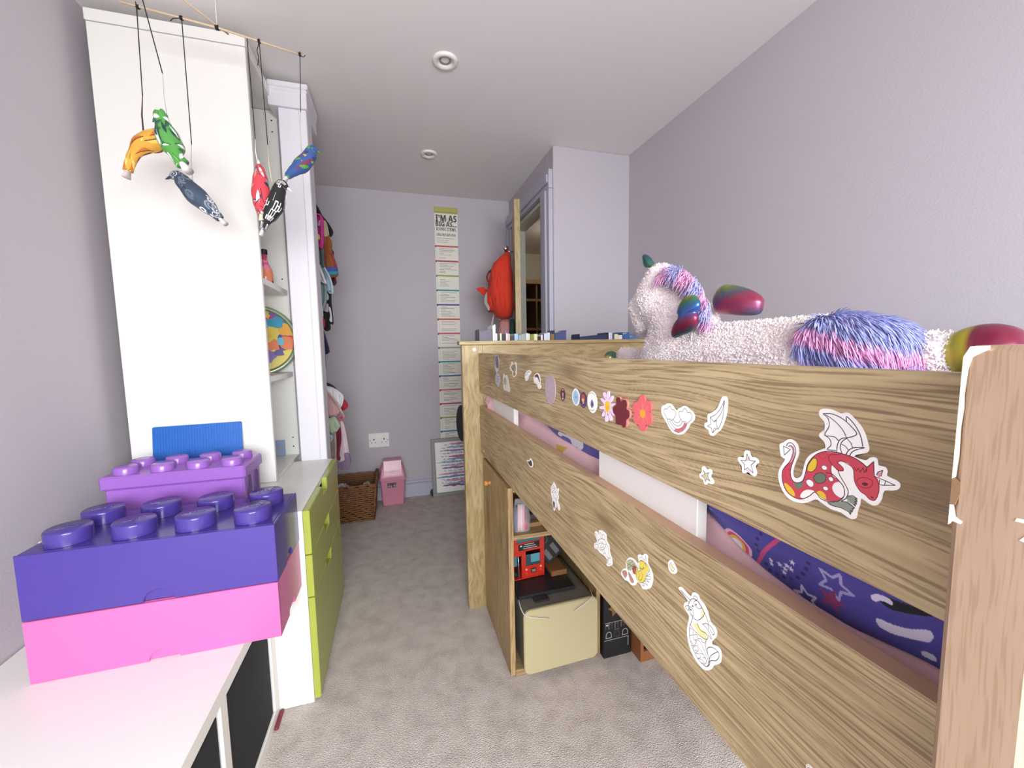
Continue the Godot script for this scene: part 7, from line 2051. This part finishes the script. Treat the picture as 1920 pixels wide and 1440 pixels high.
	var make := func(n: String, q: Array, x: float, th: float, dir: Vector2, cols: Array, label: String):
		var s := S(true)
		var o := curve(poly(q), true, 4)
		var d0 := 1e9
		var d1 := -1e9
		for w in o:
			d0 = minf(d0, w.dot(dir))
			d1 = maxf(d1, w.dot(dir))
		pad(s, o, x, th, func(p: Vector2):
			var fi := clampf((p.dot(dir) - d0) / (d1 - d0) + 0.05 * sin(p.x * 260) * cos(p.y * 210), 0, 0.999) * (cols.size() - 1)
			return Color(cols[int(fi)]).lerp(Color(cols[int(fi) + 1]), fi - int(fi)))
		part(n, s, shiny, t, label)
	make.call("ear", [-1.0474, 1.4638, -1.0356, 1.464, -1.0193, 1.4536, -1.0033, 1.4367, -0.9898, 1.4206, -0.9874, 1.4136, -1.0141, 1.4213, -1.0348, 1.4267, -1.0445, 1.4424], UX - 0.005, 0.012, Vector2(0.0, -1.0), ["3a4a6a", "2f5a62", "3f7a6a", "6a7a4a"], "dark teal shiny ear")
	make.call("ear", [-0.7412, 1.3081, -0.7266, 1.3042, -0.7164, 1.2917, -0.7159, 1.2795, -0.724, 1.27, -0.7207, 1.2574, -0.7258, 1.2391, -0.7414, 1.2273, -0.7687, 1.2198, -0.7911, 1.2149, -0.8013, 1.2208, -0.7967, 1.2364, -0.7793, 1.2531, -0.7749, 1.2681, -0.78, 1.2772, -0.7711, 1.2958, -0.756, 1.3058], UX - 0.092, 0.016, Vector2(0.25, -1.0), ["9aa03a", "4f7a4a", "35608a", "3a5aa0", "7a2c48", "8a2a42", "2f6060"], "folded rainbow ear")
	make.call("wing", [-0.7937, 1.2953, -0.7928, 1.3111, -0.7815, 1.3276, -0.7618, 1.3357, -0.7397, 1.3324, -0.7082, 1.3214, -0.6808, 1.3073, -0.6651, 1.2934, -0.6633, 1.2793, -0.6717, 1.2611, -0.7056, 1.2608, -0.7452, 1.2662, -0.7824, 1.2738], UX + 0.02, 0.028, Vector2(0.25, -0.97), ["b0a83a", "6a8046", "4f5a6a", "8e3a50", "963c54", "8a4468", "4a5f7a"], "rainbow foil wing")
	# hooves
	st = S(true)
	var hf := func(s: SurfaceTool, c: Vector3, ax: Vector3, rl: float, rr: float, col: Callable):
		var ay := ax.cross(Vector3(1, 0, 0)).normalized()
		var az := Vector3(1, 0, 0)
		for i in 20:
			for j in 26:
				var qs := []
				for e in [[i, j], [i + 1, j], [i + 1, j + 1], [i, j + 1]]:
					var a: float = PI * e[0] / 20.0
					var bb: float = TAU * e[1] / 26.0
					qs.append([c + ax * cos(a) * rl + (ay * cos(bb) + az * sin(bb)) * pow(sin(a), 0.7) * rr, Vector2(cos(a), cos(bb))])
				for o in [0, 2, 1, 0, 3, 2]:
					s.set_color(Color(col.call(qs[o][1])).srgb_to_linear())
					s.add_vertex(qs[o][0] - org)
	var hc := [-0.3184, 1.1905]
	hf.call(st, Vector3(UX, hc[1], hc[0]) + Vector3(0, -0.008, 0), Vector3(0, 0.1, 1).normalized(), 0.037, 0.037, func(q: Vector2) -> Color: return Color("b9ad34").lerp(Color("74233c"), smoothstep(-0.1, 0.1, q.x + 0.12 * q.y)) if q.y > -0.2 or q.x < 0 else Color("33407a"))
	part("hoof", st, vcol_mat(0.3, 0.3), t, "glittery yellow and crimson hind hoof")
	st = S(true)
	var fc := [-1.2872, 1.1679]
	hf.call(st, Vector3(UX + 0.03, fc[1] - 0.012, fc[0]), Vector3(0, 0.0, 1), 0.022, 0.026, func(q: Vector2) -> Color: return Color("c6b84a").lerp(Color("4a6a5a"), smoothstep(0.0, 0.7, q.y)))
	part("hoof", st, vcol_mat(0.3, 0.3), t, "yellow and green front hoof")
	# mane
	var pinkc := Color("f2a2d4")
	var bluec := Color("aeb0ea")
	var M := [-0.9702, 1.4064, -0.9299, 1.4103, -0.8957, 1.406, -0.8667, 1.3931, -0.8356, 1.3721, -0.8154, 1.3479, -0.8019, 1.3232, -0.7888, 1.299, -0.782, 1.2781]
	st = S(true)
	for i in 1900:
		var u := r2.randf()
		var fi := u * 7.999
		var i0 := int(fi)
		var p := U(M, i0).lerp(U(M, i0 + 1), fi - i0)
		p += Vector3(r2.randf_range(-0.055, 0.02), r2.randf_range(-0.022, -0.004), r2.randf_range(-0.014, 0.002))
		p.z *= p.x / UX
		p.y -= absf(p.x - UX) * 0.4
		var band := int(u * 6.4 + r2.randf_range(-0.1, 0.1))
		var c := pinkc if band % 2 == 0 else bluec
		c = c.lerp(Color.WHITE, r2.randf() * 0.25)
		var up := 0.9 if u > 0.1 and u < 0.26 else 0.1
		strand(st, p, Vector3(r2.randf_range(-0.9, -0.1), r2.randf_range(-0.1, 0.9) * up, r2.randf_range(-0.1, 0.6)), Vector3(-0.5, -1.7, 0.3), r2.randf_range(0.028, 0.05), 0.0013, [c.darkened(0.1), c, c.lightened(0.12)])
	part("mane", st, vcol_mat(0.75), t, "pink and lilac blue mane", "stuff")
	# tail plume lying over the rump: combed outwards and down in bands
	var T := [-0.5108, 1.2295, -0.5021, 1.2313, -0.481, 1.2299, -0.461, 1.2266, -0.4417, 1.2163, -0.4213, 1.1975, -0.4017, 1.176, -0.3913, 1.1609, -0.4896, 1.1965, -0.4668, 1.1897, -0.4436, 1.1835]
	st = S(true)
	var core := soft_body([[UT(T, 0, 0.0) + Vector3(0, -0.02, 0), UT(T, 3, 0.0) + Vector3(0, -0.03, 0), 0.022, 0.026], [UT(T, 8, -0.05), UT(T, 10, -0.05), 0.045, 0.05], [UT(T, 3, -0.01) + Vector3(0, -0.03, 0), UT(T, 5, -0.03) + Vector3(0, -0.02, 0), 0.034, 0.024], [UT(T, 5, -0.03) + Vector3(0, -0.015, 0), UT(T, 7, -0.02), 0.024, 0.012]], 0.008, 0.035)
	var tail := part("tail", core, mat("b58fcf", 0.95, "tail core"), t, "pink and lilac blue tail")
	am = tail.mesh.surface_get_arrays(0)
	vs = am[Mesh.ARRAY_VERTEX]
	ns = am[Mesh.ARRAY_NORMAL]
	st = S(true)
	for i in 8500:
		var k := r2.randi() % vs.size()
		var nn := ns[k]
		var root := vs[k] + org - nn * 0.002
		if nn.x > 0.55: continue
		var u := clampf((root.z + 0.62) / 0.25, 0, 1)
		var flow := Vector3(-0.45, -1.0, 0.3 + 0.9 * u)
		flow = (flow - nn * flow.dot(nn)).normalized()
		var d := (flow + nn * r2.randf_range(0.2, 0.5) + Vector3(r2.randf_range(-0.3, 0.3), r2.randf_range(-0.2, 0.3), r2.randf_range(-0.35, 0.35))).normalized()
		var L := r2.randf_range(0.025, 0.045)
		var cols := []
		for q in 4:
			var w := root + d * (L * q / 3.0)
			var h := (1.262 - 0.10 * maxf(u - 0.45, 0.0)) - w.y + r2.randf_range(-0.006, 0.006)
			var c: Color
			if h < 0.024: c = Color("9fa5da")
			elif h < 0.062 - 0.012 * u: c = Color("f8aee0")
			elif h < 0.102 - 0.016 * u: c = Color("b6b9f4")
			else: c = Color("f0aade")
			cols.append(c.lightened(0.14 * r2.randf()))
		strand(st, root, d, flow * 0.6 + Vector3(0, -0.4, 0) - nn * 0.35, L, 0.0014, cols, 4)
	part("tail_hair", st, vcol_mat(0.75), tail, "", "stuff")
	st = S(true)
	lathe(st, [Vector2(0, 0.004), Vector2(0.006, 0.002), Vector2(0.0075, 0), Vector2(0.006, -0.003)], 12, Transform3D(Basis(Vector3(0, 0, 1), PI / 2) * Basis(Vector3.RIGHT, -0.9), U(A, 15, -0.042) + Vector3(0, 0.01, -0.012)))
	part("bead_eye", st, mat("1d1a1c", 0.1), t)

func tri_local(st: SurfaceTool, a: Vector3, b: Vector3, c: Vector3) -> void:
	for p in [a, c, b]:
		st.set_uv(Vector2.ZERO)
		st.add_vertex(p)

func print_cloth(sd: int, base: String, cols: Array, style: int) -> ImageTexture:
	var im := Image.create(160, 160, false, Image.FORMAT_RGB8)
	im.fill(Color(base))
	var r := RandomNumberGenerator.new()
	r.seed = sd
	for k in (26 if style != 2 else 34):
		var c := Color(cols[k % cols.size()])
		var p := Vector2(r.randf() * 160, r.randf() * 160)
		match style:
			0: # leaves
				var a := r.randf() * TAU
				var d := Vector2.from_angle(a)
				var n := d.orthogonal()
				var l := r.randf_range(14, 30)
				fill_poly(im, curve(PackedVector2Array([p - d * l, p + n * l * 0.32, p + d * l, p - n * l * 0.32]), true, 5), c)
				if k % 2: stroke(im, curve(PackedVector2Array([p - d * l * 1.2, p + n * l * 0.2, p + d * l * 1.2]), false, 5), 3.0, Color(cols[2]))
			1: # swirls
				var q := PackedVector2Array()
				var rr := r.randf_range(8, 24)
				for i in 22: q.append(p + Vector2.from_angle(i * 0.42 + k) * rr * (1.0 - i * 0.035))
				stroke(im, q, r.randf_range(2.5, 6), c)
			2: # tribal bars
				var w := r.randf_range(10, 26)
				var q := PackedVector2Array([p, p + Vector2(w, 0), p + Vector2(w, 9), p + Vector2(0, 9), p + Vector2(0, 18), p + Vector2(w, 18)])
				stroke(im, q, 3.6, c)
	return ImageTexture.create_from_image(im)

func bird(label: String, z: float, spine: Array, radii: Array, tex: ImageTexture, tip: String, beak: String, ribbon: String, top: Vector3, rib: Array, dx := 0.0) -> void:
	var sp := poly(spine)
	var t := thing("fabric_bird", label, "bird ornament", Vector3(sp[2].x, sp[2].y, z), "stuffed birds of the mobile")
	var pts := []
	var rs := []
	var c2 := curve(sp, false, 4)
	for i in c2.size():
		pts.append(Vector3(c2[i].x, c2[i].y, z))
		var fi := float(i) / (c2.size() - 1) * (radii.size() - 1)
		var k := mini(int(fi), radii.size() - 2)
		rs.append(lerpf(radii[k], radii[k + 1], smoothstep(0, 1, fi - k)))
	var st := S(true)
	tube(st, pts, rs, 14)
	var m := textured(tex, 0.75, Vector2(1.0 / (pts.size() - 1) * 1.3, 1.3))
	m.rim_enabled = true
	m.rim = 0.2
	part("body", st, m, t)
	# gathered tail end, beak
	var n := pts.size()
	var d: Vector3 = (pts[n - 1] - pts[n - 3]).normalized()
	st = S(true)
	tube(st, [pts[n - 1] - d * 0.004, pts[n - 1] + d * 0.006, pts[n - 1] + d * 0.02], [rs[n - 1] * 0.9, rs[n - 1] * 1.05, rs[n - 1] * 1.4], 9, 0.5)
	part("tail_end", st, mat(tip, 0.85, "tail cloth"), t)
	d = (pts[0] - pts[2]).normalized()
	st = S(true)
	tube(st, [pts[0] - d * 0.002, pts[0] + d * 0.008, pts[0] + d * 0.016], [rs[0] * 0.75, rs[0] * 0.45, 0.0006], 10)
	part("beak", st, mat(beak, 0.7, "beak"), t)
	# loop of ribbon and the thread up to the rod
	var rb := poly(rib)
	st = S(true)
	tube(st, [Vector3(rb[0].x, rb[0].y, z), Vector3((rb[0].x + rb[1].x) / 2 - 0.003, (rb[0].y + rb[1].y) / 2, z), Vector3(rb[1].x, rb[1].y, z)], [0.0015, 0.0032, 0.0036], 8, 0.45)
	part("ribbon", st, mat(ribbon, 0.7, "ribbon"), t)
	st = S(true)
	tube(st, [Vector3(rb[0].x, rb[0].y - 0.002, z), Vector3(lerpf(rb[0].x, top.x, 0.5), lerpf(rb[0].y, top.y, 0.5), lerpf(z, top.z, 0.5)), top, top + Vector3(0.0, 0.007, 0.004)], 0.0013, 6)
	part("thread", st, mat("1b1718", 0.8, "thread"), t)

func mobile() -> void:
	var y := 2.2
	var a := Vector3(-0.71, y, -1.491)
	var b := Vector3(-0.258, y, -1.588)
	var c := Vector3(-0.484, y, -1.527)
	var t := thing("mobile_rods", "pair of thin crossed wooden rods of a hanging mobile below the ceiling", "mobile", c)
	var wood := mat("cdb496", 0.6, "dowel")
	var st := S(true)
	tube(st, [a, c, b], 0.0032, 8)
	part("rod", st, wood, t)
	st = S(true)
	tube(st, [c + Vector3(0.02, 0.006, -0.03), c + Vector3(0, 0.006, 0), Vector3(-0.62, y + 0.006, -1.32)], 0.0026, 8)
	part("rod", st, wood, t)
	st = S(true)
	tube(st, [c + Vector3(0, -0.004, 0), c + Vector3(0.0, 0.1, 0), Vector3(c.x, 2.399, c.z)], 0.0012, 6)
	part("ceiling_thread", st, mat("d9d5d2", 0.6, "thread"), t)
	var knots := [[c, 0.0065], [Vector3(-0.671, y, -1.499), 0.005], [Vector3(-0.571, y, -1.5125), 0.005], [Vector3(-0.378, y, -1.556), 0.005], [Vector3(-0.265, y, -1.586), 0.005]]
	for k in knots:
		st = S(true)
		var p: Vector3 = k[0]
		var ring := []
		for i in 34: ring.append(p + Vector3(k[1] * (0.7 * (i / 17.0 - 1.0)), cos(i * 1.1) * k[1], sin(i * 1.1) * k[1]))
		tube(st, ring, 0.0012, 5)
		part("knot", st, mat("1b1718", 0.8, "thread"), t)
	for e in [[Vector3(-0.571, y, -1.512), Vector3(-0.59, 2.192, -1.508), Vector3(-0.597, 2.183, -1.507)], [Vector3(-0.264, y - 0.003, -1.586), Vector3(-0.255, y - 0.006, -1.587), Vector3(-0.249, y + 0.002, -1.588)], [Vector3(-0.378, y, -1.556), Vector3(-0.386, 2.17, -1.555), Vector3(-0.382, 2.15, -1.555), Vector3(-0.387, 2.125, -1.555)]]:
		st = S(true)
		tube(st, e, 0.0013, 5)
		part("loose_thread", st, mat("1b1718", 0.8, "thread"), t)
	bird("yellow and brown leaf print fabric bird at the far left of the mobile", -1.493, [-0.6178, 1.8528, -0.6354, 1.8457, -0.662, 1.828, -0.688, 1.8153, -0.7111, 1.7863, -0.7237, 1.7585, -0.7309, 1.7362], [0.01, 0.024, 0.031, 0.026, 0.015, 0.013, 0.012], print_cloth(3, "d9a03a", ["e9c355", "8a3d20", "5a2a18", "c9702c", "f0cf70"], 0), "c9bdb8", "5a2a18", "4a2622", Vector3(-0.671, y, -1.493), [-0.6772, 1.9545, -0.6835, 1.8446])
	bird("green leaf print fabric bird, highest on the mobile, hung in front of the yellow one", -1.345, [-0.5845, 1.8278, -0.5754, 1.8376, -0.5715, 1.8166, -0.5627, 1.7829, -0.5516, 1.7536, -0.5456, 1.7322, -0.5334, 1.7136], [0.008, 0.0155, 0.017, 0.0275, 0.0265, 0.015, 0.017], print_cloth(5, "4f9440", ["2d5c40", "f0efe8", "173f36", "6fae52", "e3ebdd"], 0), "e3e0dc", "2d5c40", "d9d6d6", Vector3(-0.604, y, -1.345), [-0.5609, 1.9425, -0.5608, 1.831])
	bird("grey and navy swirl print fabric bird hanging lowest against the white panel", -1.525, [-0.6402, 1.7409, -0.623, 1.7466, -0.6046, 1.7266, -0.5759, 1.6908, -0.5484, 1.662, -0.5292, 1.64, -0.5163, 1.6251], [0.007, 0.016, 0.023, 0.03, 0.024, 0.015, 0.012], print_cloth(8, "3d4a5e", ["7f8a96", "232a38", "e9e7e6", "5f6c80", "f3f1ee"], 1), "dedad8", "2b3242", "dcd9d8", Vector3(-0.571, y, -1.515), [-0.5771, 1.8459, -0.5837, 1.7362])
	bird("red fabric bird with black, white and grey wings beside the cabinet edge", -1.553, [-0.4029, 1.8156, -0.4027, 1.7968, -0.4023, 1.7644, -0.4038, 1.7263, -0.407, 1.6934, -0.4074, 1.6715, -0.407, 1.655], [0.006, 0.016, 0.023, 0.028, 0.022, 0.016, 0.012], print_cloth(11, "d0404c", ["e98a76", "c92f44", "2a2c34", "9aa0a8", "f2efee", "d0404c"], 0), "dcdcb0", "e9dfe0", "ece4e0", Vector3(-0.412, y, -1.556), [-0.4085, 1.8951, -0.4059, 1.8153])
	bird("black and white bar print fabric bird, second from the right on the mobile", -1.561, [-0.3242, 1.7501, -0.3416, 1.7596, -0.3535, 1.7336, -0.3662, 1.6938, -0.3835, 1.662, -0.4008, 1.6303, -0.4084, 1.6076], [0.007, 0.018, 0.022, 0.03, 0.026, 0.014, 0.01], print_cloth(14, "1b1a1d", ["f3f1ee", "f3f1ee", "c9c6c4"], 2), "d9d6d2", "e9e4e2", "d6cf9c", Vector3(-0.378, y, -1.556), [-0.3753, 1.8841, -0.3695, 1.7625])
	bird("blue, green and yellow fabric bird at the right end of the mobile", -1.587, [-0.2284, 1.8911, -0.2443, 1.896, -0.2565, 1.871, -0.2824, 1.84, -0.3048, 1.8208, -0.3215, 1.805, -0.3284, 1.7959], [0.007, 0.017, 0.0225, 0.026, 0.018, 0.013, 0.01], print_cloth(17, "33508c", ["4f9440", "a8b34a", "7a2f45", "f0efe8", "27386c", "33508c"], 0), "d3cfcc", "4f7a44", "cfc3b0", Vector3(-0.265, y, -1.586), [-0.2746, 2.0165, -0.2785, 1.8882])
